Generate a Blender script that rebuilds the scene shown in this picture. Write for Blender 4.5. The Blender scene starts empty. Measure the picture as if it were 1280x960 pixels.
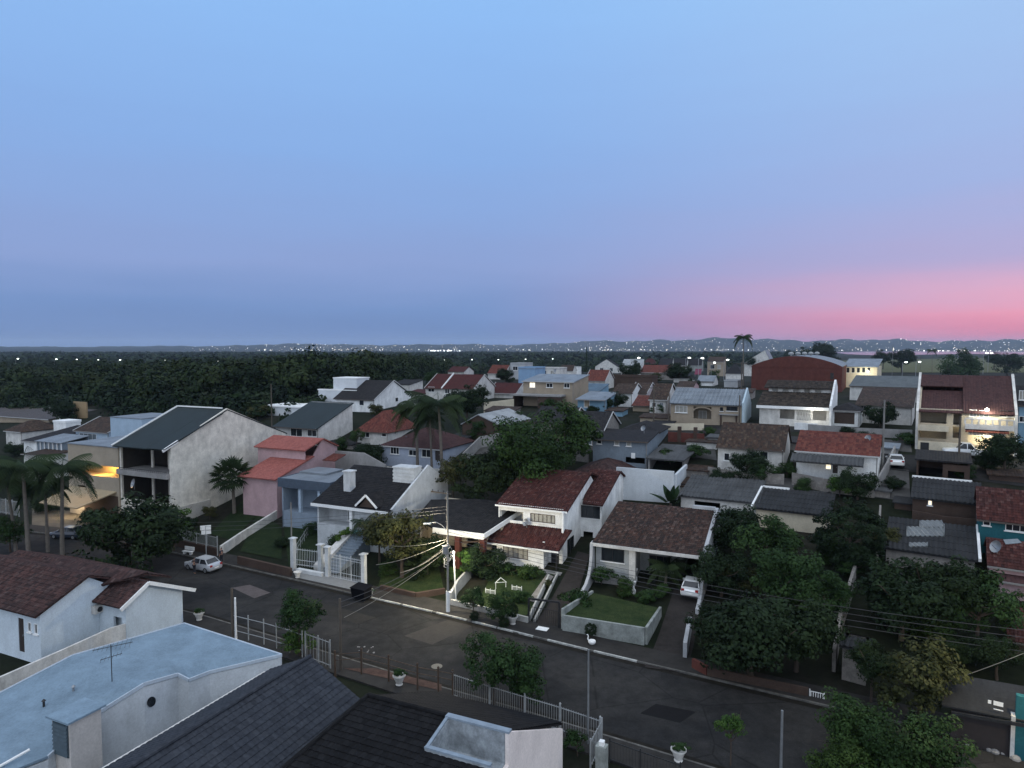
import bpy, math, random
import numpy as np
from mathutils import Vector, Matrix
SC = bpy.context.scene
COL = SC.collection
R = math.radians
# ------------------------------------------------------------------ camera
FP, CX, CY, HZN, CH = 830.0, 640.0, 480.0, 435.0, 24.0     # focal length in photo pixels, centre, horizon row, eye height
PITCH = math.atan((CY - HZN) / FP)
cam = bpy.data.objects.new('camera', bpy.data.cameras.new('camera')); COL.objects.link(cam)
cam.location = (0, 0, CH); cam.rotation_euler = (math.pi / 2 - PITCH, 0, 0)
cam.data.sensor_width = 36; cam.data.lens = 36 * FP / 1280; cam.data.clip_start = 0.5; cam.data.clip_end = 40000
SC.camera = cam
# ------------------------------------------------------------------ dusk sky
def lin(c):
    return tuple(((x / 255) / 12.92 if x / 255 <= .04045 else ((x / 255 + .055) / 1.055) ** 2.4) for x in c)
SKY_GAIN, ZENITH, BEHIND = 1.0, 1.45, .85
W = bpy.data.worlds.new('World'); SC.world = W; W.use_nodes = True
wt = W.node_tree; wt.nodes.clear()
def wn(t, **k):
    n = wt.nodes.new(t)
    for a, b in k.items(): setattr(n, a, b)
    return n
def ramp_set(n, stops):
    cr = n.color_ramp
    while len(cr.elements) > 1: cr.elements.remove(cr.elements[-1])
    cr.elements[0].position = stops[0][0]; cr.elements[0].color = (*lin(stops[0][1]), 1)
    for p, c in stops[1:]:
        e = cr.elements.new(p); e.color = (*lin(c), 1)
tc = wn('ShaderNodeTexCoord'); sx = wn('ShaderNodeSeparateXYZ'); wt.links.new(tc.outputs['Generated'], sx.inputs[0])
# slow uneven bands of thin cloud: the elevation is shifted a little by a stretched noise
mp = wn('ShaderNodeMapping'); mp.inputs['Scale'].default_value = (1.5, 1.5, 14); wt.links.new(tc.outputs['Generated'], mp.inputs[0])
nz = wn('ShaderNodeTexNoise'); nz.inputs['Scale'].default_value = 2.2; nz.inputs['Detail'].default_value = 4; wt.links.new(mp.outputs[0], nz.inputs['Vector'])
ma = wn('ShaderNodeMath', operation='MULTIPLY_ADD'); wt.links.new(nz.outputs[0], ma.inputs[0]); ma.inputs[1].default_value = .055
sb = wn('ShaderNodeMath', operation='SUBTRACT'); wt.links.new(sx.outputs['Z'], sb.inputs[0]); sb.inputs[1].default_value = .0275
wt.links.new(sb.outputs[0], ma.inputs[2])
blue = wn('ShaderNodeValToRGB'); pink = wn('ShaderNodeValToRGB')
ramp_set(blue, [(0, (104, 132, 180)), (.02, (108, 136, 187)), (.06, (117, 147, 199)), (.12, (141, 163, 213)), (.27, (138, 176, 231)), (.46, (145, 191, 246)), (.7, (206, 216, 232)), (1, (214, 220, 230))])
ramp_set(pink, [(0, (214, 112, 142)), (.02, (246, 126, 148)), (.042, (255, 158, 178)), (.07, (236, 176, 202)), (.12, (186, 174, 214)), (.2, (166, 182, 228)), (.3, (163, 191, 236)), (.46, (165, 204, 247)), (.7, (206, 216, 232)), (1, (214, 220, 230))])
for n in (blue, pink): wt.links.new(ma.outputs[0], n.inputs[0])
# azimuth: how far the direction leans towards the afterglow
GLOW = R(52)
gx = wn('ShaderNodeVectorMath', operation='DOT_PRODUCT'); gx.inputs[1].default_value = (math.sin(GLOW), math.cos(GLOW), 0)
hv = wn('ShaderNodeVectorMath', operation='MULTIPLY'); hv.inputs[1].default_value = (1, 1, 0); wt.links.new(tc.outputs['Generated'], hv.inputs[0])
nv = wn('ShaderNodeVectorMath', operation='NORMALIZE'); wt.links.new(hv.outputs[0], nv.inputs[0]); wt.links.new(nv.outputs[0], gx.inputs[0])
mr = wn('ShaderNodeMapRange'); mr.inputs[1].default_value = .56; mr.inputs[2].default_value = .985
wt.links.new(gx.outputs['Value'], mr.inputs[0])
mx = wn('ShaderNodeMix', data_type='RGBA'); pw = wn('ShaderNodeMath', operation='POWER'); pw.inputs[1].default_value = 1.7; wt.links.new(mr.outputs[0], pw.inputs[0]); wt.links.new(pw.outputs[0], mx.inputs[0])
wt.links.new(blue.outputs[0], mx.inputs[6]); wt.links.new(pink.outputs[0], mx.inputs[7])
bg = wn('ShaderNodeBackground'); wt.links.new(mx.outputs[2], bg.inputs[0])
# unseen sky overhead and behind the viewer, brightened and paled to light the walls
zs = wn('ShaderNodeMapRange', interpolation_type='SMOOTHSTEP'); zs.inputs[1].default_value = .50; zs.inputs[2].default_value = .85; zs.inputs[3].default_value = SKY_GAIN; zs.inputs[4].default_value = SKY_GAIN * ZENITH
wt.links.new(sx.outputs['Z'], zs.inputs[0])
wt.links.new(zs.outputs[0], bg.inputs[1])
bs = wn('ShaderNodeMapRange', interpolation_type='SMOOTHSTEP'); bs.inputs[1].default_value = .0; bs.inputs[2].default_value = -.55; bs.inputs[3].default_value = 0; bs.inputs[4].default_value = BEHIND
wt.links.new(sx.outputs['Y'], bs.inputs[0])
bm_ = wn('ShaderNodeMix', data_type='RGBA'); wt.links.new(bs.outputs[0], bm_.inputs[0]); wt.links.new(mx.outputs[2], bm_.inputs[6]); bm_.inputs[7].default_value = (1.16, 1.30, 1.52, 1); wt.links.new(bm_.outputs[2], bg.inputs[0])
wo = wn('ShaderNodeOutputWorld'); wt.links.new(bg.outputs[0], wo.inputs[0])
# the last of the sun: a very weak, wide, rosy glow from the bright end of the horizon
sun = bpy.data.objects.new('sun', bpy.data.lights.new('sun', 'SUN')); COL.objects.link(sun)
sun.data.energy = .10; sun.data.angle = R(25); sun.data.color = (1, .62, .66)
sun.rotation_euler = (R(82), 0, math.pi - GLOW)
SC.view_settings.view_transform = 'Standard'; SC.view_settings.look = 'None'
SC.view_settings.exposure = 0; SC.view_settings.gamma = 1; SC.view_settings.use_curve_mapping = False
SC.cycles.use_denoising = True
SC.cycles.max_bounces = 6; SC.cycles.diffuse_bounces = 3; SC.cycles.glossy_bounces = 2; SC.cycles.volume_bounces = 1
SC.cycles.sample_clamp_indirect = 4
# ------------------------------------------------------------------ projection and terrain
cp, sp = math.cos(PITCH), math.sin(PITCH)
def ray(px, py):
    a, b = (px - CX) / FP, (py - CY) / FP
    return Vector((a, cp - b * sp, -sp - b * cp))
def proj(p):
    x, y, z = p[0], p[1], p[2] - CH
    d = y * cp - z * sp
    return CX + FP * x / d, CY - FP * (y * sp + z * cp) / d
def G0(px, py, z=0.0):
    r = ray(px, py); t = (z - CH) / r.z
    return Vector((r.x * t, r.y * t, z))
K0, K1 = G0(480, 750), G0(794, 827)
KU = (K1 - K0).normalized(); KN = Vector((-KU.y, KU.x, 0))
if KN.y < 0: KN = -KN
_sx = [-1e5, 3.5, 6, 10, 15, 20, 30, 45, 60, 80, 200, 250, 330, 500, 1200, 1e5]
_sz = [0, 0, .25, .9, 1.8, 2.9, 5.4, 9.1, 11.2, 12, 12, 8.5, 4, .5, 0, 0]
_hx = [-400, 0, 250, 330, 420, 520, 660, 740, 830, 900, 960, 1040, 1120, 1280, 1700]
_hh = [26, 30, 40, 60, 64, 58, 66, 92, 120, 124, 116, 106, 100, 94, 90]
def zter(x, y):
    x = np.asarray(x, float); y = np.asarray(y, float)
    s = (x - K0.x) * KN.x + (y - K0.y) * KN.y
    z = np.interp(s, _sx, _sz) * np.interp(x, [-190, -62], [.42, 1])
    d = np.hypot(x, y)
    az = 640 + 830 * x / np.maximum(y, 1)
    hh = np.interp(az, _hx, _hh)
    w = 10 * np.sin(az * .035 + 1) + 7 * np.sin(az * .083 + d * .0011) + 7 * np.sin(az * .19 + 2)
    t = np.clip((d - 5600) / 2600, 0, 1); t = t * t * (3 - 2 * t)
    far = np.where(y > 2000, t * np.maximum(hh + w * hh / 110, 8), 0)
    return z + far
def zt(x, y): return float(zter(x, y))
def G(px, py):
    """where the line of sight through a photo pixel meets the terrain"""
    r = ray(px, py); o = Vector((0, 0, CH)); lo = 20.0; t = lo
    while t < 9000:
        p = o + r * t
        if p.z <= zt(p.x, p.y): break
        lo = t; t *= 1.01
    hi = t
    for _ in range(30):
        m = (lo + hi) / 2; p = o + r * m
        if p.z <= zt(p.x, p.y): hi = m
        else: lo = m
    p = o + r * hi; return Vector((p.x, p.y, zt(p.x, p.y)))
def at_depth(px, py, y):
    r = ray(px, py); t = y / r.y; return Vector((r.x * t, y, CH + r.z * t))
# ------------------------------------------------------------------ mesh collector
def _uv(pts):
    n = Vector((0, 0, 0))
    for i in range(len(pts)):
        a, b = pts[i], pts[(i + 1) % len(pts)]
        n += Vector(((a[1] - b[1]) * (a[2] + b[2]), (a[2] - b[2]) * (a[0] + b[0]), (a[0] - b[0]) * (a[1] + b[1])))
    if n.length < 1e-12: return [(0, 0)] * len(pts)
    n.normalize()
    if abs(n.z) > .995: return [(p[0], p[1]) for p in pts]
    t = Vector((0, 0, 1)).cross(n).normalized(); w = n.cross(t)
    return [(Vector(p).dot(t), Vector(p).dot(w)) for p in pts]
class MB:
    def __init__(s): s.v = []; s.f = []; s.uv = []
    def q(s, *pts, uv=None):
        if len(pts) == 1: pts = pts[0]
        i = len(s.v); s.v += [tuple(p) for p in pts]; s.f.append(tuple(range(i, i + len(pts)))); s.uv += uv or _uv(pts)
        return s
    def box(s, x0, x1, y0, y1, z0, z1):
        P = [(x0, y0, z0), (x1, y0, z0), (x1, y1, z0), (x0, y1, z0), (x0, y0, z1), (x1, y0, z1), (x1, y1, z1), (x0, y1, z1)]
        for f in ((0, 3, 2, 1), (4, 5, 6, 7), (0, 1, 5, 4), (1, 2, 6, 5), (2, 3, 7, 6), (3, 0, 4, 7)): s.q([P[k] for k in f])
        return s
    def slab(s, pts, t, down=None):
        pts = [Vector(p) for p in pts]
        n = (pts[1] - pts[0]).cross(pts[-1] - pts[0]).normalized()
        if n.z < -1e-6: pts = pts[::-1]; n = -n
        d = Vector(down) * t if down else -n * t
        b = [p + d for p in pts]
        s.q(pts); s.q(b[::-1])
        for i in range(len(pts)):
            j = (i + 1) % len(pts); s.q([pts[i], b[i], b[j], pts[j]])
        return s
    def prism(s, pts, d):
        d = Vector(d); pts = [Vector(p) for p in pts]; b = [p + d for p in pts]
        s.q(pts); s.q(b[::-1])
        for i in range(len(pts)):
            j = (i + 1) % len(pts); s.q([pts[i], b[i], b[j], pts[j]])
        return s
    def bar(s, p, q, w, h=None):
        p, q = Vector(p), Vector(q); h = h or w; d = (q - p).normalized()
        a = d.cross(Vector((0, 0, 1)))
        a = Vector((1, 0, 0)) if a.length < .05 else a.normalized()
        b = a.cross(d).normalized(); a = a * w / 2; b = b * h / 2
        A = [p + a + b, p - a + b, p - a - b, p + a - b]; B = [x + (q - p) for x in A]
        s.q(A[::-1]); s.q(B)
        for i in range(4):
            j = (i + 1) % 4; s.q([A[i], A[j], B[j], B[i]])
        return s
    def tube(s, pts, r, n=6, cap=True):
        pts = [Vector(p) for p in pts]; rs = r if isinstance(r, (list, tuple)) else [r] * len(pts); rings = []
        for i, p in enumerate(pts):
            d = (pts[min(i + 1, len(pts) - 1)] - pts[max(i - 1, 0)]).normalized()
            a = d.cross(Vector((0, 1, 0))); a = d.cross(Vector((1, 0, 0))).normalized() if a.length < .2 else a.normalized()
            b = d.cross(a)
            rings.append([p + (a * math.cos(2 * math.pi * k / n) + b * math.sin(2 * math.pi * k / n)) * rs[i] for k in range(n)])
        for A, B in zip(rings, rings[1:]):
            for k in range(n): s.q([A[k], A[(k + 1) % n], B[(k + 1) % n], B[k]])
        if cap: s.q(rings[0][::-1]); s.q(rings[-1])
        return s
    def lathe(s, prof, c=(0, 0, 0), n=12):
        c = Vector(c)
        rings = [[c + Vector((r * math.cos(2 * math.pi * k / n), r * math.sin(2 * math.pi * k / n), z)) for k in range(n)] for r, z in prof]
        for A, B in zip(rings, rings[1:]):
            for k in range(n): s.q([A[k], A[(k + 1) % n], B[(k + 1) % n], B[k]])
        s.q(rings[0][::-1]); s.q(rings[-1]); return s
    def tiles(s, p0, p1, p2, p3, pitch=.24, course=.38, amp=.035, lift=.03, t=.12, n=4, square=False):
        """a roof plane p0-p1 (eave) p3-p2 (top) covered with barrel tiles or corrugated sheets"""
        p0, p1, p2, p3 = map(Vector, (p0, p1, p2, p3))
        nr = (p1 - p0).cross(p3 - p0)
        if nr.length < 1e-6: nr = (p1 - p0).cross(p2 - p0)
        nr.normalize()
        if nr.z < 0: nr = -nr
        e = (p1 - p0).normalized(); L = max((p1 - p0).length, (p2 - p0).dot(e), 0); lo = min(0, (p3 - p0).dot(e)); L = max(L, (p2 - p0).dot(e))
        S = max(((p3 - p0) - e * (p3 - p0).dot(e)).length, ((p2 - p0) - e * (p2 - p0).dot(e)).length)
        nc = max(1, round(S / course)); m = max(1, round((L - lo) / pitch)); pit = (L - lo) / m
        cols = [lo + pit * k / n for k in range(m * n + 1)]
        def pro(k):
            f = (k % n) / n
            return amp * abs(math.cos(math.pi * f)) if not square else amp * (.5 + .5 * math.cos(2 * math.pi * f))
        rows = []
        for k in range(nc): rows += [(k / nc, lift, k * course), ((k + 1) / nc, 0, (k + .97) * course)]
        if lift == 0: rows = [(k / nc, 0, k * course) for k in range(nc + 1)]
        base = len(s.v); M = len(cols); uvs = []
        for tt, lf, vv in rows:
            a = p0.lerp(p3, tt); b = p1.lerp(p2, tt); ea = (a - p0).dot(e); eb = (b - p0).dot(e)
            for k, c in enumerate(cols):
                cc = min(max(c, ea), eb); P = a + e * (cc - ea) + nr * (lf + pro(k))
                s.v.append(tuple(P)); uvs.append((cc, vv))
        for r_ in range(len(rows) - 1):
            for k in range(M - 1):
                i = base + r_ * M + k; f = (i, i + 1, i + 1 + M, i + M)
                s.f.append(f); s.uv += [uvs[j - base] for j in f]
        pts = [p0, p1] + ([p2] if (p2 - p3).length < 1e-6 else [p2, p3])
        s.slab([p - nr * .005 for p in pts], t)
        return s
    def build(s, name, mat, parent=None, smooth=False):
        me = bpy.data.meshes.new(name); me.from_pydata(s.v, [], s.f)
        ul = me.uv_layers.new(name='UVMap'); ul.data.foreach_set('uv', [c for u in s.uv for c in u])
        if mat: me.materials.append(mat)
        if smooth: me.polygons.foreach_set('use_smooth', [True] * len(me.polygons))
        me.update(); o = bpy.data.objects.new(name, me); COL.objects.link(o)
        if parent: o.parent = parent
        return o
def raw(name, verts, faces, mat, parent=None, rnd=None):
    """big quad soups from numpy arrays"""
    me = bpy.data.meshes.new(name); nv, nf = len(verts), len(faces)
    me.vertices.add(nv); me.vertices.foreach_set('co', np.asarray(verts, np.float32).ravel())
    k = faces.shape[1]; me.loops.add(nf * k); me.loops.foreach_set('vertex_index', faces.astype(np.int32).ravel())
    me.polygons.add(nf); me.polygons.foreach_set('loop_start', np.arange(0, nf * k, k, dtype=np.int32))
    me.update(calc_edges=True)
    if rnd is not None:
        at = me.attributes.new('rnd', 'FLOAT', 'POINT'); at.data.foreach_set('value', np.asarray(rnd, np.float32))
    me.materials.append(mat); o = bpy.data.objects.new(name, me); COL.objects.link(o)
    if parent: o.parent = parent
    return o
def tag(o, label=None, cat=None, group=None, kind=None):
    if label: o['label'] = label
    if cat: o['category'] = cat
    if group: o['group'] = group
    if kind: o['kind'] = kind
    return o
def empty(name, loc, rz=0, label=None, cat=None, group=None, sc=1):
    o = bpy.data.objects.new(name, None); COL.objects.link(o); o.location = loc; o.rotation_euler = (0, 0, rz)
    o.empty_display_size = .3
    if sc != 1: o.scale = (sc, sc, sc) if not isinstance(sc, tuple) else sc
    return tag(o, label, cat, group)
def copy_tree(o, parent=None):
    c = o.copy(); COL.objects.link(c); c.parent = parent
    for ch in list(o.children): copy_tree(ch, c)
    return c
# ------------------------------------------------------------------ materials
def nt(name):
    m = bpy.data.materials.new(name); m.use_nodes = True; t = m.node_tree
    return m, t, t.nodes['Principled BSDF']
def N(t, ty, ins=(), **k):
    n = t.nodes.new(ty)
    for a, b in k.items(): setattr(n, a, b)
    for a, b in dict(ins).items():
        if hasattr(b, 'is_linked') or isinstance(b, bpy.types.NodeSocket): t.links.new(b, n.inputs[a])
        else: n.inputs[a].default_value = b
    return n
def ramp(t, fac, stops):
    n = t.nodes.new('ShaderNodeValToRGB'); cr = n.color_ramp
    while len(cr.elements) > 1: cr.elements.remove(cr.elements[-1])
    cr.elements[0].position = stops[0][0]; cr.elements[0].color = (*stops[0][1], 1)
    for p, c in stops[1:]:
        e = cr.elements.new(p); e.color = (*c, 1)
    t.links.new(fac, n.inputs[0]); return n.outputs[0]
def g3(v): return (v, v, v)
def mulc(t, a, b):
    n = t.nodes.new('ShaderNodeMix'); n.data_type = 'RGBA'; n.blend_type = 'MULTIPLY'; n.inputs[0].default_value = 1
    for s, x in ((6, a), (7, b)):
        if isinstance(x, bpy.types.NodeSocket): t.links.new(x, n.inputs[s])
        else: n.inputs[s].default_value = (*x, 1)
    return n.outputs[2]
def mixc(t, f, a, b):
    n = t.nodes.new('ShaderNodeMix'); n.data_type = 'RGBA'
    if isinstance(f, bpy.types.NodeSocket): t.links.new(f, n.inputs[0])
    else: n.inputs[0].default_value = f
    for s, x in ((6, a), (7, b)):
        if isinstance(x, bpy.types.NodeSocket): t.links.new(x, n.inputs[s])
        else: n.inputs[s].default_value = (*x, 1)
    return n.outputs[2]
_pc = {}
def plaster(col, var=.12, streak=.25, rough=.9, spec=.1, scale=.5, metal=0, name='plaster'):
    """painted or bare wall: blotches, rain streaks and a fine grain"""
    key = (tuple(col), var, streak, rough, scale, metal)
    if key in _pc: return _pc[key]
    m, t, b = nt(name)
    g = N(t, 'ShaderNodeNewGeometry'); pos = g.outputs['Position']
    n1 = N(t, 'ShaderNodeTexNoise', {'Vector': pos, 'Scale': scale, 'Detail': 8, 'Roughness': .72})
    c = ramp(t, n1.outputs[0], [(.3, g3(1 - var * 1.2)), (.7, g3(1 + var * .6))])
    c = mulc(t, c, col)
    if streak:
        mp_ = N(t, 'ShaderNodeMapping', {'Vector': pos, 'Scale': (.9, .9, .4)})
        n2 = N(t, 'ShaderNodeTexNoise', {'Vector': mp_.outputs[0], 'Scale': 1, 'Detail': 4, 'Roughness': .7})
        c = mulc(t, c, ramp(t, n2.outputs[0], [(.32, g3(1 - streak * .45)), (.6, g3(1))]))
    n3 = N(t, 'ShaderNodeTexNoise', {'Vector': pos, 'Scale': 9, 'Detail': 3})
    c = mulc(t, c, ramp(t, n3.outputs[0], [(.3, g3(.9)), (.7, g3(1.06))]))
    t.links.new(c, b.inputs['Base Color']); b.inputs['Roughness'].default_value = rough
    b.inputs['Specular IOR Level'].default_value = spec; b.inputs['Metallic'].default_value = metal
    _pc[key] = m; return m
def plain(name, col, rough=.6, metal=0, spec=.4):
    m, t, b = nt(name)
    g = N(t, 'ShaderNodeNewGeometry'); n = N(t, 'ShaderNodeTexNoise', {'Vector': g.outputs['Position'], 'Scale': 3, 'Detail': 4})
    t.links.new(mulc(t, ramp(t, n.outputs[0], [(.3, g3(.82)), (.7, g3(1.1))]), col), b.inputs['Base Color'])
    b.inputs['Roughness'].default_value = rough; b.inputs['Metallic'].default_value = metal; b.inputs['Specular IOR Level'].default_value = spec
    return m
def emit(name, col, s):
    m, t, b = nt(name); b.inputs['Base Color'].default_value = (.1, .1, .1, 1)
    b.inputs['Emission Color'].default_value = (*col, 1); b.inputs['Emission Strength'].default_value = s
    return m
def tilemat(name, cols, pitch=.24, course=.38, grime=.45, grimecol=(.05, .045, .045), bump=.0, rough=.85, dim=.5):
    m, t, b = nt(name)
    uv = N(t, 'ShaderNodeUVMap'); sx_ = N(t, 'ShaderNodeSeparateXYZ', {0: uv.outputs[0]})
    def cell(s, k):
        d = N(t, 'ShaderNodeMath', {0: s, 1: k}, operation='DIVIDE'); return N(t, 'ShaderNodeMath', {0: d.outputs[0]}, operation='FLOOR').outputs[0]
    cb = N(t, 'ShaderNodeCombineXYZ', {0: cell(sx_.outputs[0], pitch), 1: cell(sx_.outputs[1], course)})
    wh = N(t, 'ShaderNodeTexWhiteNoise', {'Vector': cb.outputs[0]}, noise_dimensions='3D')
    c = ramp(t, wh.outputs['Value'], [(i / max(1, len(cols) - 1), x) for i, x in enumerate(cols)])
    g = N(t, 'ShaderNodeNewGeometry'); pos = g.outputs['Position']
    n1 = N(t, 'ShaderNodeTexNoise', {'Vector': pos, 'Scale': .55, 'Detail': 6, 'Roughness': .7})
    f = ramp(t, n1.outputs[0], [(.38, g3(0)), (.68, g3(grime))])
    c = mixc(t, f, c, grimecol)
    n2 = N(t, 'ShaderNodeTexNoise', {'Vector': pos, 'Scale': 6, 'Detail': 3})
    c = mulc(t, c, ramp(t, n2.outputs[0], [(.3, g3(.75)), (.7, g3(1.15))]))
    c = mulc(t, c, g3(dim))
    t.links.new(c, b.inputs['Base Color']); b.inputs['Roughness'].default_value = rough; b.inputs['Specular IOR Level'].default_value = .12
    if bump:
        w1 = N(t, 'ShaderNodeMath', {0: sx_.outputs[0], 1: math.pi / pitch}, operation='MULTIPLY'); w2 = N(t, 'ShaderNodeMath', {0: w1.outputs[0]}, operation='SINE')
        w3 = N(t, 'ShaderNodeMath', {0: w2.outputs[0]}, operation='ABSOLUTE')
        v1 = N(t, 'ShaderNodeMath', {0: sx_.outputs[1], 1: course}, operation='DIVIDE'); v2 = N(t, 'ShaderNodeMath', {0: v1.outputs[0]}, operation='FRACT')
        h = N(t, 'ShaderNodeMath', {0: w3.outputs[0], 1: v2.outputs[0]}, operation='SUBTRACT')
        bp = N(t, 'ShaderNodeBump', {'Height': h.outputs[0], 'Strength': .8, 'Distance': bump}); t.links.new(bp.outputs[0], b.inputs['Normal'])
    return m
def sheetmat(name, col, pitch=.18, grime=.4, grimecol=(.06, .06, .06), rough=.6, metal=0, bump=.03, panel=1.1, dim=.5):
    """corrugated or ribbed sheeting, each sheet a little different, dirt running down the slope"""
    m, t, b = nt(name)
    uv = N(t, 'ShaderNodeUVMap'); sx_ = N(t, 'ShaderNodeSeparateXYZ', {0: uv.outputs[0]})
    d1 = N(t, 'ShaderNodeMath', {0: sx_.outputs[0], 1: panel}, operation='DIVIDE'); f1 = N(t, 'ShaderNodeMath', {0: d1.outputs[0]}, operation='FLOOR')
    d2 = N(t, 'ShaderNodeMath', {0: sx_.outputs[1], 1: 2.0}, operation='DIVIDE'); f2 = N(t, 'ShaderNodeMath', {0: d2.outputs[0]}, operation='FLOOR')
    cb = N(t, 'ShaderNodeCombineXYZ', {0: f1.outputs[0], 1: f2.outputs[0]})
    wh = N(t, 'ShaderNodeTexWhiteNoise', {'Vector': cb.outputs[0]}, noise_dimensions='3D')
    c = mulc(t, ramp(t, wh.outputs['Value'], [(0, g3(.8)), (1, g3(1.15))]), col)
    mp_ = N(t, 'ShaderNodeMapping', {'Vector': uv.outputs[0], 'Scale': (2.2, .35, 1)})
    n1 = N(t, 'ShaderNodeTexNoise', {'Vector': mp_.outputs[0], 'Scale': 1, 'Detail': 6, 'Roughness': .7})
    c = mixc(t, ramp(t, n1.outputs[0], [(.4, g3(0)), (.7, g3(grime))]), c, grimecol)
    n2 = N(t, 'ShaderNodeTexNoise', {'Vector': uv.outputs[0], 'Scale': 5, 'Detail': 4})
    c = mulc(t, c, ramp(t, n2.outputs[0], [(.3, g3(.8)), (.7, g3(1.12))]))
    c = mulc(t, c, g3(dim)); t.links.new(c, b.inputs['Base Color']); b.inputs['Roughness'].default_value = rough; b.inputs['Metallic'].default_value = metal
    b.inputs['Specular IOR Level'].default_value = .25
    if bump:
        w1 = N(t, 'ShaderNodeMath', {0: sx_.outputs[0], 1: 2 * math.pi / pitch}, operation='MULTIPLY'); w2 = N(t, 'ShaderNodeMath', {0: w1.outputs[0]}, operation='SINE')
        bp = N(t, 'ShaderNodeBump', {'Height': w2.outputs[0], 'Strength': .7, 'Distance': bump}); t.links.new(bp.outputs[0], b.inputs['Normal'])
    return m
def leafmat(name, cols, trans=.25):
    m, t, b = nt(name)
    a = N(t, 'ShaderNodeAttribute', attribute_name='rnd'); oi = N(t, 'ShaderNodeObjectInfo')
    c = ramp(t, a.outputs['Fac'], [(i / max(1, len(cols) - 1), x) for i, x in enumerate(cols)])
    c = mulc(t, c, ramp(t, oi.outputs['Random'], [(0, (.8, .85, .8)), (.5, (1, 1, 1)), (1, (1.2, 1.1, .9))]))
    t.links.new(c, b.inputs['Base Color']); b.inputs['Roughness'].default_value = .75; b.inputs['Specular IOR Level'].default_value = .12
    return m
# ------------------------------------------------------------------ palette
WHITE = (.83, .83, .81); OFFW = (.66, .64, .60); CREAM = (.60, .53, .40); GREYW = (.42, .43, .44); PALEB = (.42, .52, .62)
m_white = plaster(WHITE, .16, .5, scale=.8); m_offw = plaster(OFFW, .2, .6, scale=.8); m_c4 = plaster((.56, .58, .59), .16, .4, scale=.8); m_gwall = plaster((.42, .42, .40), .25, .5, scale=1.2); m_cream = plaster(CREAM, .14, .3); m_grey = plaster(GREYW, .16, .3)
m_paleblue = plaster(PALEB, .12, .25); m_pink = plaster((.48, .33, .34), .14, .3); m_tan = plaster((.34, .28, .21), .14, .3)
m_beige = plaster((.46, .40, .31), .12, .25); m_teal = plaster((.025, .115, .135), .14, .25); m_slate = plaster((.20, .24, .28), .16, .35)
m_stone = plaster((.26, .24, .22), .35, .4, scale=2.2); m_conc = plaster((.30, .29, .28), .22, .45); m_wallgreen = plaster((.30, .32, .30), .4, .6, scale=1.2)
m_cyan = plaster((.20, .33, .43), .14, .25); m_sky = plaster((.22, .34, .49), .12, .2); m_brown = plaster((.075, .052, .042), .2, .3)
m_brick = plaster((.115, .042, .034), .2, .35, scale=1.2)
m_trim = plaster((.80, .80, .78), .06, .12, rough=.6, name='white_paint'); m_fasc = [plaster((.46, .46, .45), .1, .2), plaster((.26, .25, .24), .1, .2), plaster((.10, .085, .075), .1, .2)]; m_wood = plain('dark_wood', (.055, .035, .025), .6); m_door = plain('brown_door', (.035, .025, .022), .55)
m_metal = plain('grey_metal', (.30, .31, .32), .45, .6); m_dkmetal = plain('dark_metal', (.03, .03, .032), .5, .3); m_rust = plain('rusty_iron', (.07, .045, .03), .8)
m_wmetal = plain('white_metal', (.30, .31, .31), .45, 0); m_pole = plaster((.20, .195, .185), .15, .3, name='pole_concrete'); m_polewood = plain('pole_wood', (.085, .07, .055), .9)
m_glass = plain('window_glass', (.018, .022, .027), .08, 0, .6); m_curtain = plain('curtained_glass', (.30, .29, .26), .3); m_shutter = plain('brown_shutter', (.085, .06, .045), .6)
m_greyglass = plain('pale_glass', (.16, .19, .21), .15)
m_litwin = emit('lit_window', (1, .86, .6), 1.6); m_litwarm = emit('lit_window_warm', (1, .9, .7), 1.0)
m_lamp = emit('lamp_glow', (1, .93, .78), 14); m_lampw = emit('lamp_glow_white', (.95, 1, .93), 9)
t_maroon = tilemat('maroon_tiles', [(.06, .020, .020), (.12, .040, .034), (.16, .055, .045), (.09, .030, .028), (.14, .05, .042), (.23, .115, .10)], grime=.35)
t_brown = tilemat('brown_tiles', [(.06, .036, .030), (.12, .066, .05), (.17, .092, .07), (.05, .038, .034), (.11, .07, .055), (.26, .175, .145)], grime=.55)
t_old = tilemat('old_dark_tiles', [(.07, .038, .036), (.12, .062, .056), (.17, .09, .08), (.055, .034, .034), (.20, .13, .12)], grime=.5)
t_slate = tilemat('slate_tiles', [(.060, .068, .085), (.075, .085, .105), (.09, .10, .12)], .30, .36, grime=.2)
t_black = tilemat('black_tiles', [(.012, .012, .013), (.018, .018, .02), (.026, .026, .028)], .30, .36, grime=.15)
t_shingle = tilemat('dark_shingles', [(.022, .022, .026), (.034, .034, .038), (.05, .048, .05)], .35, .3, grime=.3, grimecol=(.06, .06, .06))
t_orange = tilemat('orange_tiles', [(.38, .125, .105), (.43, .15, .125), (.33, .105, .09)], .22, .4, grime=.15, bump=.03, dim=.8)
f_red = tilemat('red_tiles_far', [(.19, .05, .04), (.26, .075, .055), (.32, .11, .08), (.14, .045, .038)], .3, .4, grime=.3, bump=.05)
f_maroon = tilemat('maroon_tiles_far', [(.12, .035, .034), (.15, .045, .042), (.10, .032, .032)], .3, .4, grime=.25, bump=.05)
f_brown = tilemat('brown_tiles_far', [(.09, .055, .04), (.14, .085, .06), (.06, .045, .038), (.2, .14, .1)], .3, .4, grime=.5, bump=.05)
f_mott = tilemat('mottled_tiles', [(.05, .042, .034), (.09, .07, .055), (.17, .13, .10), (.06, .05, .045)], .45, .45, grime=.45, bump=.06)
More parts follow.
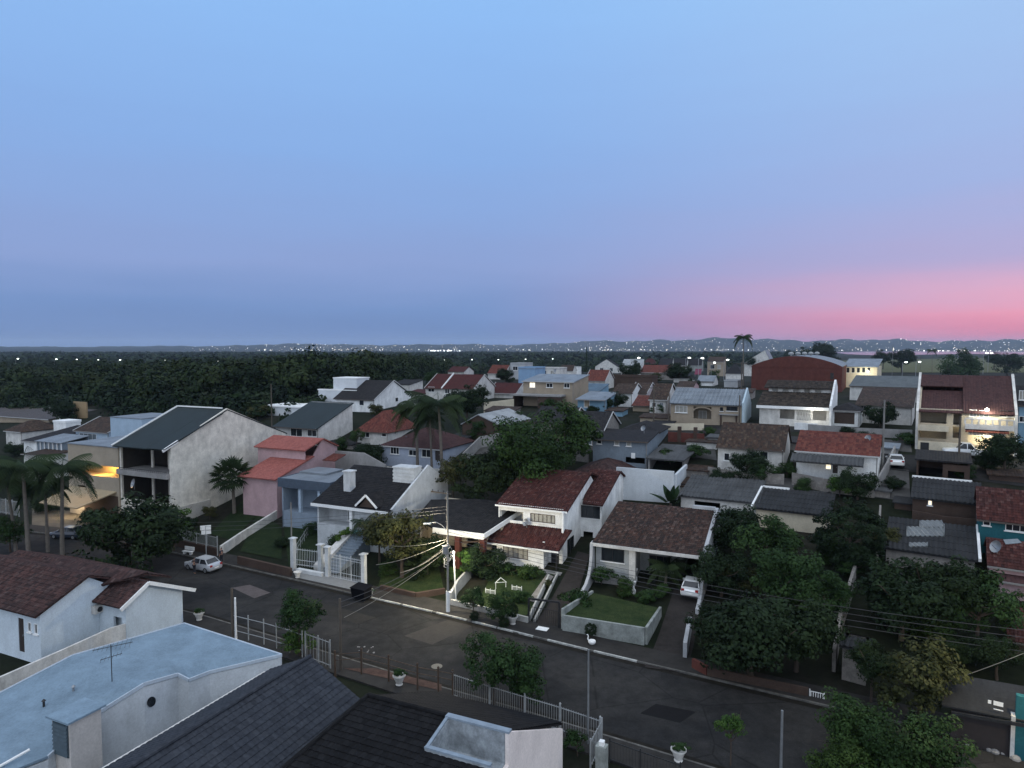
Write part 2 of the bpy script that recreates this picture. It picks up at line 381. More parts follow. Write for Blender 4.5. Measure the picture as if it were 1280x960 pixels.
f_dark = tilemat('dark_tiles_far', [(.03, .03, .034), (.045, .043, .046), (.06, .055, .055)], .3, .4, grime=.25, bump=.05)
f_green = sheetmat('dark_green_sheet', (.018, .036, .038), .3, .3, (.03, .04, .04), bump=.03)
f_plum = tilemat('plum_tiles', [(.12, .06, .06), (.15, .075, .072), (.10, .05, .052)], .3, .4, grime=.25, bump=.04)
s_blue = plaster((.20, .275, .34), .22, .3, scale=.5, name='blue_membrane')
s_metal = sheetmat('metal_sheet', (.38, .43, .48), .25, .3, (.2, .22, .24), rough=.5, bump=.03)
s_white = sheetmat('white_sheet', (.62, .65, .66), .25, .2, (.3, .3, .3), rough=.6, bump=.03)
s_fibre = sheetmat('fibre_cement', (.15, .155, .16), .18, .55, (.04, .04, .04), rough=.9, bump=0)
s_fibredk = sheetmat('old_fibre_cement', (.060, .062, .066), .18, .6, (.018, .018, .02), rough=.95, bump=0)
s_clear = sheetmat('translucent_sheet', (.34, .36, .36), .18, .35, (.12, .12, .11), rough=.5, bump=0)
m_asph = None
def asphalt():
    m, t, b = nt('worn_asphalt')
    pos = N(t, 'ShaderNodeNewGeometry').outputs['Position']
    n1 = N(t, 'ShaderNodeTexNoise', {'Vector': pos, 'Scale': .12, 'Detail': 5, 'Roughness': .6})
    n2 = N(t, 'ShaderNodeTexNoise', {'Vector': pos, 'Scale': 14, 'Detail': 3})
    n3 = N(t, 'ShaderNodeTexNoise', {'Vector': pos, 'Scale': .9, 'Detail': 5, 'Roughness': .75})
    c = ramp(t, n1.outputs[0], [(.38, (.014, .0145, .0155)), (.62, (.031, .030, .029))])
    c = mulc(t, c, ramp(t, n3.outputs[0], [(.3, g3(.62)), (.7, g3(1.35))])); c = mulc(t, c, ramp(t, n2.outputs[0], [(.3, g3(.8)), (.7, g3(1.2))]))
    v = N(t, 'ShaderNodeTexVoronoi', {'Vector': pos, 'Scale': .16}, feature='DISTANCE_TO_EDGE')
    c = mulc(t, c, ramp(t, v.outputs['Distance'], [(0, g3(.55)), (.012, g3(1))]))
    t.links.new(c, b.inputs['Base Color']); b.inputs['Roughness'].default_value = .9; b.inputs['Specular IOR Level'].default_value = .12; return m
def groundmat():
    m, t, b = nt('earth_and_scrub')
    pos = N(t, 'ShaderNodeNewGeometry').outputs['Position']
    n1 = N(t, 'ShaderNodeTexNoise', {'Vector': pos, 'Scale': .07, 'Detail': 6, 'Roughness': .7})
    n2 = N(t, 'ShaderNodeTexNoise', {'Vector': pos, 'Scale': 1.3, 'Detail': 5, 'Roughness': .7})
    c = ramp(t, n1.outputs[0], [(.36, (.008, .012, .006)), (.5, (.012, .015, .008)), (.64, (.022, .020, .016)), (.75, (.018, .016, .014))])
    c = mulc(t, c, ramp(t, n2.outputs[0], [(.3, g3(.6)), (.7, g3(1.3))]))
    t.links.new(c, b.inputs['Base Color']); b.inputs['Roughness'].default_value = .95; b.inputs['Specular IOR Level'].default_value = .1; return m
def grassmat(name, a, c2):
    m, t, b = nt(name)
    pos = N(t, 'ShaderNodeNewGeometry').outputs['Position']
    n1 = N(t, 'ShaderNodeTexNoise', {'Vector': pos, 'Scale': .8, 'Detail': 6, 'Roughness': .7}); n2 = N(t, 'ShaderNodeTexNoise', {'Vector': pos, 'Scale': 11, 'Detail': 4})
    c = ramp(t, n1.outputs[0], [(.35, a), (.65, c2)]); c = mulc(t, c, ramp(t, n2.outputs[0], [(.3, g3(.6)), (.7, g3(1.3))]))
    t.links.new(c, b.inputs['Base Color']); b.inputs['Roughness'].default_value = .95; b.inputs['Specular IOR Level'].default_value = .1
    bp = N(t, 'ShaderNodeBump', {'Height': n2.outputs[0], 'Strength': .6, 'Distance': .06}); t.links.new(bp.outputs[0], b.inputs['Normal']); return m
m_asph = asphalt(); m_ground = groundmat(); m_lawn = grassmat('lawn', (.016, .030, .010), (.036, .050, .018)); m_lawndk = grassmat('dark_lawn', (.010, .020, .008), (.020, .032, .012)); m_field = grassmat('field_grass', (.07, .078, .035), (.11, .11, .05))  # the second lawn grass is a darker green, used on the sloping lawns
m_pave = plaster((.036, .034, .032), .3, 0, scale=.9, name='pavement'); m_tilepave = plaster((.22, .225, .225), .12, 0, scale=1.4, name='pale_paving'); m_drive = plaster((.034, .030, .028), .3, 0, scale=1.5, name='drive_paving')
m_kerb = plaster((.13, .125, .115), .5, 0, scale=1.6, name='worn_kerb'); m_soil = plaster((.04, .033, .027), .3, 0, scale=2, name='soil')
L_dark = leafmat('dark_leaves', [(0.0062, 0.0136, 0.0062), (0.0112, 0.0223, 0.0087), (0.0174, 0.0322, 0.0124)])
L_mid = leafmat('green_leaves', [(00.0120, 00.0285, 00.0090), (00.0210, 00.0450, 00.0135), (00.0338, 00.0638, 00.0187)])
L_light = leafmat('fresh_leaves', [(00.0225, 00.0525, 00.0120), (00.0375, 00.0788, 00.0165), (00.0600, 00.1050, 00.0225)])
L_olive = leafmat('olive_leaves', [(00.0198, 00.0251, 00.0092), (00.0364, 00.0409, 00.0132), (00.0594, 00.0594, 00.0232)])
L_palm = leafmat('palm_leaves', [(0.0128, 0.0256, 0.0112), (0.0240, 0.0416, 0.0176), (0.0400, 0.0600, 0.0240)])
L_forest = leafmat('forest_leaves', [(.004, .010, .006), (.007, .016, .008), (.012, .025, .010), (.020, .034, .012), (.013, .018, .009)])
L_soft = leafmat('soft_leaves', [(.012, .026, .008), (.022, .046, .012), (.038, .068, .018)])
m_bark = plain('bark', (.07, .055, .045), .95, 0, .1); m_palmbark = plain('palm_bark', (.15, .13, .11), .95, 0, .1)
# ------------------------------------------------------------------ local frames and houses
ANG = R(-24)
_pane = [m_glass, m_glass, m_greyglass, m_glass, m_curtain]
def auto_ang(px): return R(float(np.interp(px, [800, 1050], [-24, -33])))
class Fr:
    def __init__(s, O, ang=ANG):
        s.O = Vector(O); s.ang = ang; s.u = Vector((math.cos(ang), math.sin(ang), 0)); s.v = Vector((-math.sin(ang), math.cos(ang), 0))
    def w(s, a, b, h=0): return s.O + s.u * a + s.v * b + Vector((0, 0, h))
    def loc(s, p):
        d = Vector(p) - s.O; return d.dot(s.u), d.dot(s.v), d.z
    def _hit(s, px, py, n, c):
        r = ray(px, py); o = Vector((0, 0, CH)) - s.O; return o + r * ((c - o.dot(n)) / r.dot(n))
    def F(s, px, py, b=0): d = s._hit(px, py, s.v, b); return d.dot(s.u), d.z
    def S(s, px, py, a): d = s._hit(px, py, s.u, a); return d.dot(s.v), d.z
    def T(s, px, py, h): d = s._hit(px, py, Vector((0, 0, 1)), h); return d.dot(s.u), d.dot(s.v)
def panel(mb, k, c, x0, x1, h0, h1, t, holes=()):
    hs = [(max(a, x0), min(b, x1), max(lo, h0), min(hi, h1)) for a, b, lo, hi in holes]; hs = [h for h in hs if h[1] - h[0] > .02 and h[3] - h[2] > .02]
    xs = sorted({x0, x1, *[h[0] for h in hs], *[h[1] for h in hs]}); zs = sorted({h0, h1, *[h[2] for h in hs], *[h[3] for h in hs]})
    def inside(x, z): return any(h[0] < x < h[1] and h[2] < z < h[3] for h in hs)
    for z0, z1 in zip(zs, zs[1:]):
        run = None
        for xa, xb in list(zip(xs, xs[1:])) + [(None, None)]:
            free = xa is not None and not inside((xa + xb) / 2, (z0 + z1) / 2)
            if free: run = [run[0] if run else xa, xb]
            elif run:
                a, b = run; run = None
                if k == 'F': mb.box(a, b, c, c + t, z0, z1)
                elif k == 'B': mb.box(a, b, c - t, c, z0, z1)
                elif k == 'R': mb.box(c - t, c, a, b, z0, z1)
                else: mb.box(c, c + t, a, b, z0, z1)
class House(Fr):
    def __init__(s, name, label, cat, px, py, z=None, ang=None, group=None, O=None):
        ang = auto_ang(px) if ang is None else ang
        if O is None: O = G(px, py) if z is None else G0(px, py, z)
        super().__init__(O, ang); s.e = empty(name, s.O, ang, label, cat, group); s.holes = {}
    def W(s, px): return s.F(px, proj(s.O)[1])[0]
    def place(s, k, c, x, d, h): return {'F': (x, c + d, h), 'B': (x, c - d, h), 'R': (c - d, x, h), 'L': (c + d, x, h)}[k]
    def kbox(s, mb, k, c, x0, x1, d0, d1, h0, h1):
        a, b = s.place(k, c, x0, d0, h0), s.place(k, c, x1, d1, h1)
        mb.box(min(a[0], b[0]), max(a[0], b[0]), min(a[1], b[1]), max(a[1], b[1]), h0, h1)
    def rect(s, k, c, p):
        f = s.F if k in 'FB' else s.S
        (a, h1), (b, h0) = f(p[0], p[1], c), f(p[2], p[3], c)
        return min(a, b), max(a, b), min(h0, h1), max(h0, h1)
    def window(s, k, c, p, nx=2, ny=1, fm=None, gm=None, px=True, name='window', hole=True, sill=True, key=None, wf=.06, lab=None):
        """p: pixel corners on that wall plane; becomes metres. frame mesh > pane child"""
        x0, x1, h0, h1 = s.rect(k, c, p) if px else p
        if hole: s.holes.setdefault(key or (k, round(c, 2)), []).append((x0, x1, h0, h1))
        d0, d1 = (-.03, .10) if hole else (-.06, -.0)
        f = MB(); g = MB()
        s.kbox(f, k, c, x0, x1, d0, d1, h0, h0 + wf); s.kbox(f, k, c, x0, x1, d0, d1, h1 - wf, h1)
        s.kbox(f, k, c, x0, x0 + wf, d0, d1, h0 + wf, h1 - wf); s.kbox(f, k, c, x1 - wf, x1, d0, d1, h0 + wf, h1 - wf)
        mw = wf * .7
        for i in range(1, nx):
            x = x0 + (x1 - x0) * i / nx; s.kbox(f, k, c, x - mw / 2, x + mw / 2, d0 + .012, d1 - .01, h0 + wf, h1 - wf)
        for i in range(1, ny):
            h = h0 + (h1 - h0) * i / ny; s.kbox(f, k, c, x0 + wf, x1 - wf, d0 + .02, d1 - .02, h - mw / 2, h + mw / 2)
        s.kbox(g, k, c, x0 + .02, x1 - .02, d1 - .05 if hole else -.03, d1 - .02 if hole else -.004, h0 + .02, h1 - .02)
        if gm is None and name == 'window': gm = _pane[int(abs(x0 * 7.3 + h0 * 3.1 + s.O.x)) % len(_pane)]
        fo = f.build(name, fm or m_trim, s.e); g.build('pane' if name == 'window' else 'panel', gm or m_glass, fo)
        if sill and hole and k in 'FR':
            q = MB(); s.kbox(q, k, c, x0 - .1, x1 + .1, -.12, .0, h0 - .09, h0 - .01); q.build('sill', m_trim, fo)
        if lab: fo['label'] = lab
        return fo
    def door(s, k, c, p, mat=None, px=True, name='door', hole=True):
        x0, x1, h0, h1 = s.rect(k, c, p) if px else p
        if hole: s.holes.setdefault((k, round(c, 2)), []).append((x0, x1, h0, h1))
        f = MB(); d = (.04, .09) if hole else (-.05, -.002)
        s.kbox(f, k, c, x0 + .003, x1 - .003, *d, h0 + .003, h1 - .003)
        if name == 'garage_door':
            n = 5
            for i in range(n): s.kbox(f, k, c, x0 + .08, x1 - .08, d[0] - .02, d[0] - .001, h0 + (h1 - h0) * (i + .12) / n, h0 + (h1 - h0) * (i + .88) / n)
        o = f.build(name, mat or m_door, s.e)
        if name == 'door':
            q = MB(); xx = x1 - .14; s.kbox(q, k, c, xx - .03, xx + .03, d[0] - .06, d[0] - .001, h0 + (h1 - h0) * .48, h0 + (h1 - h0) * .53); q.build('handle', m_metal, o)
        return o
    def opening(s, k, c, p, px=True):
        r = s.rect(k, c, p) if px else p; s.holes.setdefault((k, round(c, 2)), []).append(r); return r
    def box_walls(s, mb, a0, a1, b0, b1, h0, h1, t=.2, sides='FBLR'):
        H = lambda k, c: s.holes.get((k, round(c, 2)), [])
        if 'F' in sides: panel(mb, 'F', b0, a0, a1, h0, h1, t, H('F', b0))
        if 'B' in sides: panel(mb, 'B', b1, a0, a1, h0, h1, t, H('B', b1))
        y0 = b0 + (t if 'F' in sides else 0); y1 = b1 - (t if 'B' in sides else 0)
        if 'L' in sides: panel(mb, 'L', a0, y0, y1, h0, h1, t, H('L', a0))
        if 'R' in sides: panel(mb, 'R', a1, y0, y1, h0, h1, t, H('R', a1))
    def part(s, name, mb, mat, parent=None, label=None):
        o = mb.build(name, mat, parent or s.e)
        if label: o['label'] = label
        return o
    def roof_plane(s, mb, P, style):
        if style is None: mb.slab(P, .14)
        else:
            P = list(P)
            if len(P) == 3: P = P + [P[2]]
            mb.tiles(*P, **style)
    def roof(s, form, a0, a1, b0, b1, hE, hR, ov=.45, rp=.5, style=None, vo=.25):
        """-> mesh collector of all roof planes"""
        mb = MB()
        if form == 'u':
            bm = b0 + (b1 - b0) * rp; k = (hR - hE) / (bm - b0); k2 = (hR - hE) / (b1 - bm)
            s.roof_plane(mb, [(a0 - vo, b0 - ov, hE - ov * k), (a1 + vo, b0 - ov, hE - ov * k), (a1 + vo, bm, hR), (a0 - vo, bm, hR)], style)
            s.roof_plane(mb, [(a1 + vo, b1 + ov, hE - ov * k2), (a0 - vo, b1 + ov, hE - ov * k2), (a0 - vo, bm, hR), (a1 + vo, bm, hR)], style)
        elif form == 'v':
            am = a0 + (a1 - a0) * rp; k = (hR - hE) / (am - a0); k2 = (hR - hE) / (a1 - am)
            s.roof_plane(mb, [(a1 + ov, b0 - vo, hE - ov * k2), (a1 + ov, b1 + vo, hE - ov * k2), (am, b1 + vo, hR), (am, b0 - vo, hR)], style)
            s.roof_plane(mb, [(a0 - ov, b1 + vo, hE - ov * k), (a0 - ov, b0 - vo, hE - ov * k), (am, b0 - vo, hR), (am, b1 + vo, hR)], style)
        elif form == 'hip':
            A0, A1, B0, B1 = a0 - ov, a1 + ov, b0 - ov, b1 + ov; d = min(B1 - B0, A1 - A0) / 2; h = hE - ov * (hR - hE) / max(d - ov, .3); bm = (B0 + B1) / 2
            r0, r1 = (A0 + d, bm, hR), (A1 - d, bm, hR)
            if A1 - A0 < B1 - B0:
                am = (A0 + A1) / 2; r0, r1 = (am, B0 + d, hR), (am, B1 - d, hR)
                s.roof_plane(mb, [(A0, B0, h), (A1, B0, h), r0], style); s.roof_plane(mb, [(A1, B1, h), (A0, B1, h), r1], style)
                s.roof_plane(mb, [(A1, B0, h), (A1, B1, h), r1, r0], style); s.roof_plane(mb, [(A0, B1, h), (A0, B0, h), r0, r1], style)
            else:
                s.roof_plane(mb, [(A0, B0, h), (A1, B0, h), r1, r0], style); s.roof_plane(mb, [(A1, B1, h), (A0, B1, h), r0, r1], style)
                s.roof_plane(mb, [(A1, B0, h), (A1, B1, h), r1], style); s.roof_plane(mb, [(A0, B1, h), (A0, B0, h), r0], style)
        elif form == 'sf':      # single pitch rising away from the street
            k = (hR - hE) / (b1 - b0)
            s.roof_plane(mb, [(a0 - vo, b0 - ov, hE - ov * k), (a1 + vo, b0 - ov, hE - ov * k), (a1 + vo, b1 + vo, hR + vo * k), (a0 - vo, b1 + vo, hR + vo * k)], style)
        elif form == 'sb':
            k = (hR - hE) / (b1 - b0)
            s.roof_plane(mb, [(a1 + vo, b1 + ov, hE - ov * k), (a0 - vo, b1 + ov, hE - ov * k), (a0 - vo, b0 - vo, hR + vo * k), (a1 + vo, b0 - vo, hR + vo * k)], style)
        elif form == 'flat':
            mb.box(a0 - ov, a1 + ov, b0 - ov, b1 + ov, hE, hR)
        return mb
    def gables(s, mb, form, a0, a1, b0, b1, hE, hR, rp=.5, t=.2, eps=.02):
        if form == 'u':
            bm = b0 + (b1 - b0) * rp
            for a, d in ((a0, t), (a1, -t)): mb.prism([(a, b0, hE), (a, b1, hE), (a, bm, hR - eps)], (d, 0, 0))
        elif form == 'v':
            am = a0 + (a1 - a0) * rp
            for b, d in ((b0, t), (b1, -t)): mb.prism([(a0, b, hE), (a1, b, hE), (am, b, hR - eps)], (0, d, 0))
        elif form == 'sf':
            for a, d in ((a0, t), (a1, -t)): mb.prism([(a, b0, hE), (a, b1, hE), (a, b1, hR - eps)], (d, 0, 0))
            mb.box(a0 + t, a1 - t, b1 - t, b1, hE, hR - eps)
        elif form == 'sb':
            for a, d in ((a0, t), (a1, -t)): mb.prism([(a, b0, hE), (a, b1, hE), (a, b0, hR - eps)], (d, 0, 0))
            mb.box(a0 + t, a1 - t, b0, b0 + t, hE, hR - eps)
    def chimney(s, roofob, a, b, h0, h1, w=.9, mat=None):
        mb = MB(); mb.box(a - w / 2, a + w / 2, b - w / 2, b + w / 2, h0, h1); mb.box(a - w * .62, a + w * .62, b - w * .62, b + w * .62, h1 + .002, h1 + .14)
        return s.part('chimney', mb, mat or m_offw, roofob)
def gen(name, label, x0, y0, x1, eave, ridge, D, form, wall, rmat, wins=(), doors=(), z=None, cat='house', style=None, ov=.4, rp=.5, base=None, group=None, verge=False, sidewin=(), pits=(), fascia=True, vo=.2, ang=None):
    """a house from what the photograph shows of its front: base corner, width, eave and ridge rows, depth in metres"""
    h = House(name, label, cat, x0, y0, z, ang, group)
    w = h.W(x1); hE = h.F(x0, eave)[1]
    bm = {'u': D * rp, 'hip': D / 2, 'sf': D, 'v': 0, 'sb': 0, 'flat': 0}[form]
    hR = h.F((x0 + x1) / 2, ridge, bm)[1] if form != 'flat' else hE + .35
    if form in ('u', 'sf', 'hip'): hR = h.F(x0, ridge, bm)[1]
    h.w_, h.hE, h.hR, h.D = w, hE, hR, D
    for q in wins: h.window('F', 0, q[:4], *(q[4:6] if len(q) > 5 else (2, 1)), gm=q[6] if len(q) > 6 else None, fm=q[7] if len(q) > 7 else None)
    for q in doors: h.door('F', 0, q[:4], mat=q[4] if len(q) > 4 else None, name=q[5] if len(q) > 5 else 'door')
    for q in pits: h.opening('F', 0, q)
    for q in sidewin: h.window('R', w, q[:4], *(q[4:6] if len(q) > 5 else (2, 1)), gm=q[6] if len(q) > 6 else None)
    mb = MB(); h.box_walls(mb, 0, w, 0, D, -3 if z is None else -4, hE); h.gables(mb, form, 0, w, 0, D, hE, hR, rp)
    if form == 'flat': mb.box(.2, w - .2, .2, D - .2, hE - .25, hE - .05)
    if pits: mb.box(.25, w - .25, D * .5, D * .5 + .15, -1, hE - .05)
    h.wallob = h.part('wall', mb, wall)
    if form == 'flat':
        q = MB(); q.box(-.08, w + .08, -.08, D + .08, hE + .003, hE + .12); h.roofob = h.part('roof', q, rmat)
        for a in (0,):
            p = MB(); panel(p, 'F', -.03, -.03, w + .03, hE + .124, hE + .5, .15); panel(p, 'B', D + .03, -.03, w + .03, hE + .124, hE + .5, .15); panel(p, 'L', -.03, .12, D - .12, hE + .124, hE + .5, .15); panel(p, 'R', w + .03, .12, D - .12, hE + .124, hE + .5, .15); h.part('parapet', p, wall)
    else:
        h.roofob = h.part('roof', h.roof(form, 0, w, 0, D, hE + .02, hR + .02, ov, rp, style, vo), rmat)
        if fascia and form in ('u', 'sf', 'hip'):
            k = (hR - hE) / max(bm, .5); f = MB(); o_ = ov + .012
            if form == 'hip': k = (hR - hE) / max(min(D, w) / 2, .5)
            f.box(-vo, w + vo, -o_ - .04, -o_, hE - ov * k - .15, hE - ov * k + .01); h.part('fascia', f, m_fasc[len(label) % 3])
        if verge:
            for a in ((w + vo + .03,) if verge == 'R' else (-vo - .03, w + vo + .03)):
                f = MB()
                if form == 'u':
                    f.bar((a, -ov, hE - ov * (hR - hE) / (D * rp) + .03), (a, D * rp, hR + .05), .09, .18); f.bar((a, D * rp, hR + .05), (a, D + ov, hE - .1), .09, .18)
                else: f.bar((a, -ov, hE - .05), (a, D, hR + .05), .09, .18)
                h.part('verge_board', f, m_fasc[0])
    if form in ('u', 'hip', 'sf') and D > 6:
        f = MB(); f.tube([(w - .12, -.08, -.2), (w - .12, -.08, hE - .3), (w - .12, -ov * .8, hE - .12)], .05, 6); h.part('downpipe', f, m_fasc[1])
    return h
# ------------------------------------------------------------------ vegetation
def crown_data(seed, clumps, per, cr, leaf, flat=1.0, shell=(.45, 1.0), up=.5, lower=-1.0, lobes=10):
    rg = np.random.default_rng(seed)
    d = rg.normal(size=(clumps, 3)); d /= np.linalg.norm(d, axis=1)[:, None]
    if lobes:       # several uneven boughs instead of one ball
        ld = rg.normal(size=(lobes, 3)); ld[:, 2] = ld[:, 2] * .75 + .08; ld /= np.linalg.norm(ld, axis=1)[:, None]
        lc = ld * rg.uniform(.38, .72, (lobes, 1)); lr = rg.uniform(.30, .58, (lobes, 1)); k = rg.integers(0, lobes, clumps)
        c = lc[k] + d * lr[k] * rg.uniform(.6, 1, (clumps, 1)); c *= np.where(rg.uniform(size=(clumps, 1)) < .06, 1.18, 1)
        return _leafy(rg, c, d, clumps, per, cr, leaf, flat, up)
    d[:, 2] = np.maximum(d[:, 2], lower)
    r = rg.uniform(*shell, size=(clumps, 1)) ** .6
    c = d * r; c += rg.normal(size=c.shape) * .07
    return _leafy(rg, c, d, clumps, per, cr, leaf, flat, up)
def _leafy(rg, c, d, clumps, per, cr, leaf, flat, up):
    e = rg.normal(size=(clumps, per, 3)); e /= np.linalg.norm(e, axis=2)[:, :, None]
    sz = cr * rg.uniform(.6, 1.35, size=(clumps, 1, 1))
    p = c[:, None, :] + e * sz * rg.uniform(.35, 1, size=(clumps, per, 1)) ** .5 * np.array([1, 1, .8])
    n = e * .7 + d[:, None, :] * .5 + np.array([0, 0, up]) + rg.normal(size=e.shape) * .45
    rnd = np.clip(rg.uniform(0, .75, size=(clumps, 1)) + rg.uniform(-.12, .3, size=(clumps, per)), 0, 1)
    return leaves(p.reshape(-1, 3) * np.array([1, 1, flat]), n.reshape(-1, 3), leaf, rnd.ravel(), rg)
def leaves(p, n, leaf, rnd, rg):
    n = n / np.linalg.norm(n, axis=1)[:, None]
    a = np.cross(n, rg.normal(size=n.shape)); a /= np.linalg.norm(a, axis=1)[:, None]; b = np.cross(n, a)
    s = leaf * rg.uniform(.6, 1.3, size=(len(p), 1)); a = a * s; b = b * s * .62
    v = np.stack([p - a, p - b, p + a, p + b], 1).reshape(-1, 3)
    f = np.arange(len(p) * 4).reshape(-1, 4)
    return v, f, np.repeat(rnd, 4)
class Kind: pass
def tree_kind(name, mat, seed, clumps=70, per=70, cr=.24, leaf=.055, flat=.85, bark=None, trunk_h=1.0, shell=(.45, 1), lower=-.7, up=.5, lobes=10):
    k = Kind(); k.name = name; k.lobed = lobes > 0
    v, f, rn = crown_data(seed, clumps, per, cr, leaf, flat, shell, up, lower, lobes)
    k.crown = raw('crown', v, f, mat, None, rn); k.crown.hide_render = False
    rg = random.Random(seed); mb = MB()
    mb.tube([(0, 0, -1.0 - trunk_h), (rg.uniform(-.05, .05), rg.uniform(-.05, .05), -.9 - trunk_h * .4), (0, 0, -.45), (.02, 0, .1)], [.085, .06, .05, .02], 7)
    for i in range(6):
        a = 2 * math.pi * i / 6 + rg.uniform(-.3, .3); z0 = rg.uniform(-.7, -.3)
        mb.tube([(0, 0, z0), (.35 * math.cos(a), .35 * math.sin(a), z0 + .3), (.7 * math.cos(a), .7 * math.sin(a), z0 + rg.uniform(.45, .8)), (.92 * math.cos(a + .2), .92 * math.sin(a + .2), z0 + rg.uniform(.75, 1.05))], [.04, .028, .016, .006], 5)
    k.trunk = mb.build('trunk', bark or m_bark); k.trunk_h = trunk_h; k.first = True
    return k
_rt = random.Random(5)
def plant(k, name, label, cat, px, py, cx, cy, r, group=None, squash=1.0, d=None, rz=None):
    """a tree whose crown shows at (cx, cy) with radius r pixels and whose foot stands at pixel (px, py)"""
    p = G(px, py); y = p.y
    if k.lobed: r *= 1.17
    c = at_depth(cx, cy, y); m = r * y / FP * 1.0
    e = empty(name, p, 0, label, cat, group)
    crown, trunk = (k.crown, k.trunk) if k.first else (k.crown.copy(), k.trunk.copy())
    if not k.first: COL.objects.link(crown); COL.objects.link(trunk)
    k.first = False
    crown.parent = e; trunk.parent = e
    off = c - p; crown.location = off; crown.rotation_euler = (0, 0, _rt.uniform(0, 6.28) if rz is None else rz); crown.scale = (m, m, m * squash)
    th = (off.z + .1 * m) / (1.1 + k.trunk_h)
    trunk.location = (off.x * .85, off.y, off.z); w = max(m * .6, .4)
    trunk.scale = (m * .8, m * .8, max(off.z + .3, .5) / (1.0 + k.trunk_h))
    trunk.location = (off.x, off.y, off.z)
    return e
def frond(mb, L, droop, width, n=12, rise=.5, split=True, phase=0):
    """one feather leaf along +x, drooping: the midrib plus leaflets on both sides"""
    pts = []
    for i in range(n + 1):
        t = i / n; x = L * (t - .12 * t * t * droop); z = L * (rise * t - droop * .62 * t * t); pts.append(Vector((x, 0, z)))
    mb.tube(pts, [.022 * L * (1 - .9 * i / n) * .5 + .003 for i in range(n + 1)], 4, False)
    m = n * 4
    for i in range(2, m + 1):
        t = i / m; j = min(int(t * n), n - 1); p = pts[j].lerp(pts[j + 1], t * n - j)
        wl = width * L * math.sin(math.pi * min(1, .12 + t * .86)) ** .6
        for sgn in (-1, 1):
            tip = p + Vector((.30 * wl, sgn * wl * .85, -.75 * wl - .1 * wl * math.sin(i * 2.1 + phase)))
            ax = Vector((.0165 * L, 0, 0))
            mb.q([p - ax * .5, p + ax * .5, tip + ax * .35, tip - ax * .35])
    return mb
def palm_crown(seed, n=16, L=2.6, droop=1.0, width=.26, rise=.55):
    rg = random.Random(seed); V, Fc, rn = [], [], []
    for i in range(n):
        mb = MB(); lev = i / n
        frond(mb, L * rg.uniform(.85, 1.1), droop * (.55 + .9 * lev), width, 10, rise * (1.35 - 1.2 * lev), True, i)
        a = i * 2.399 + rg.uniform(-.2, .2); M = Matrix.Rotation(a, 3, 'Z'); b = len(V)
        V += [M @ Vector(v) for v in mb.v]; Fc += [tuple(b + j for j in f) for f in mb.f]; rn += [rg.random()] * len(mb.v)
    return V, Fc, rn
def fan_crown(seed, n=46, L=1.5):
    """palm with fan leaves: stalks all round, each with a fan of narrow blades"""
    rg = random.Random(seed); V, Fc, rn = [], [], []
    for i in range(n):
        a = i * 2.399; el = math.asin(min(1, max(-1, 1 - 1.62 * (i + .5) / n))); mb = MB(); dr = Vector((math.cos(el), 0, math.sin(el)))
        st = dr * L * .62; mb.tube([(0, 0, 0), dr * L * .35 + Vector((0, 0, .04)), st], .018, 4, False)
        side = Vector((0, 1, 0)); up_ = dr.cross(side)
        for k in range(13):
            t = (k / 12 - .5) * 3.6; d = dr * math.cos(t) + side * math.sin(t); tip = st + d * L * .52 * (1 - .16 * abs(t)) + Vector((0, 0, -.10 * L - .05 * L * abs(t))) + up_ * .02
            wv = d.cross(up_) * .033 * L
            mb.q([st - wv * .3, st + wv * .3, (st + tip) / 2 + wv + Vector((0, 0, .05 * L)), tip, (st + tip) / 2 - wv + Vector((0, 0, .05 * L))])
        M = Matrix.Rotation(a, 3, 'Z'); b = len(V)
        V += [M @ Vector(v) for v in mb.v]; Fc += [tuple(b + j for j in f) for f in mb.f]; rn += [rg.random()] * len(mb.v)
    return V, Fc, rn
def palm_mesh(data, mat):
    V, Fc, rn = data; me = bpy.data.meshes.new('crown'); me.from_pydata([tuple(v) for v in V], [], Fc); me.materials.append(mat)
    at = me.attributes.new('rnd', 'FLOAT', 'POINT'); at.data.foreach_set('value', rn); return me
def palm(mesh, label, px, py, cx, cy, scale=1.0, tr=.16, name='palm_tree', group=None, lean=0, bark=None, shaft=0):
    p = G(px, py); c = at_depth(cx, cy, p.y) - p; e = empty(name, p, 0, label, 'palm', group)
    mb = MB(); n = 8; pts = [Vector((c.x * (i / n) ** 1.4, 0, c.z * i / n)) for i in range(n + 1)]
    mb.tube(pts, [tr * (1.35 - .55 * i / n) for i in range(n + 1)], 8); t = mb.build('trunk', bark or m_palmbark, e)
    if shaft:
        q = MB(); q.tube([(c.x, 0, c.z - shaft), (c.x, 0, c.z - shaft * .5), (c.x, 0, c.z)], [tr * .9, tr * 1.1, tr * .5], 8); q.build('crown_shaft', L_palm, e)
    o = bpy.data.objects.new('crown', mesh); COL.objects.link(o); o.parent = e; o.location = (c.x, c.y, c.z); o.scale = (scale,) * 3; o.rotation_euler = (0, 0, _rt.uniform(0, 6))
    return e
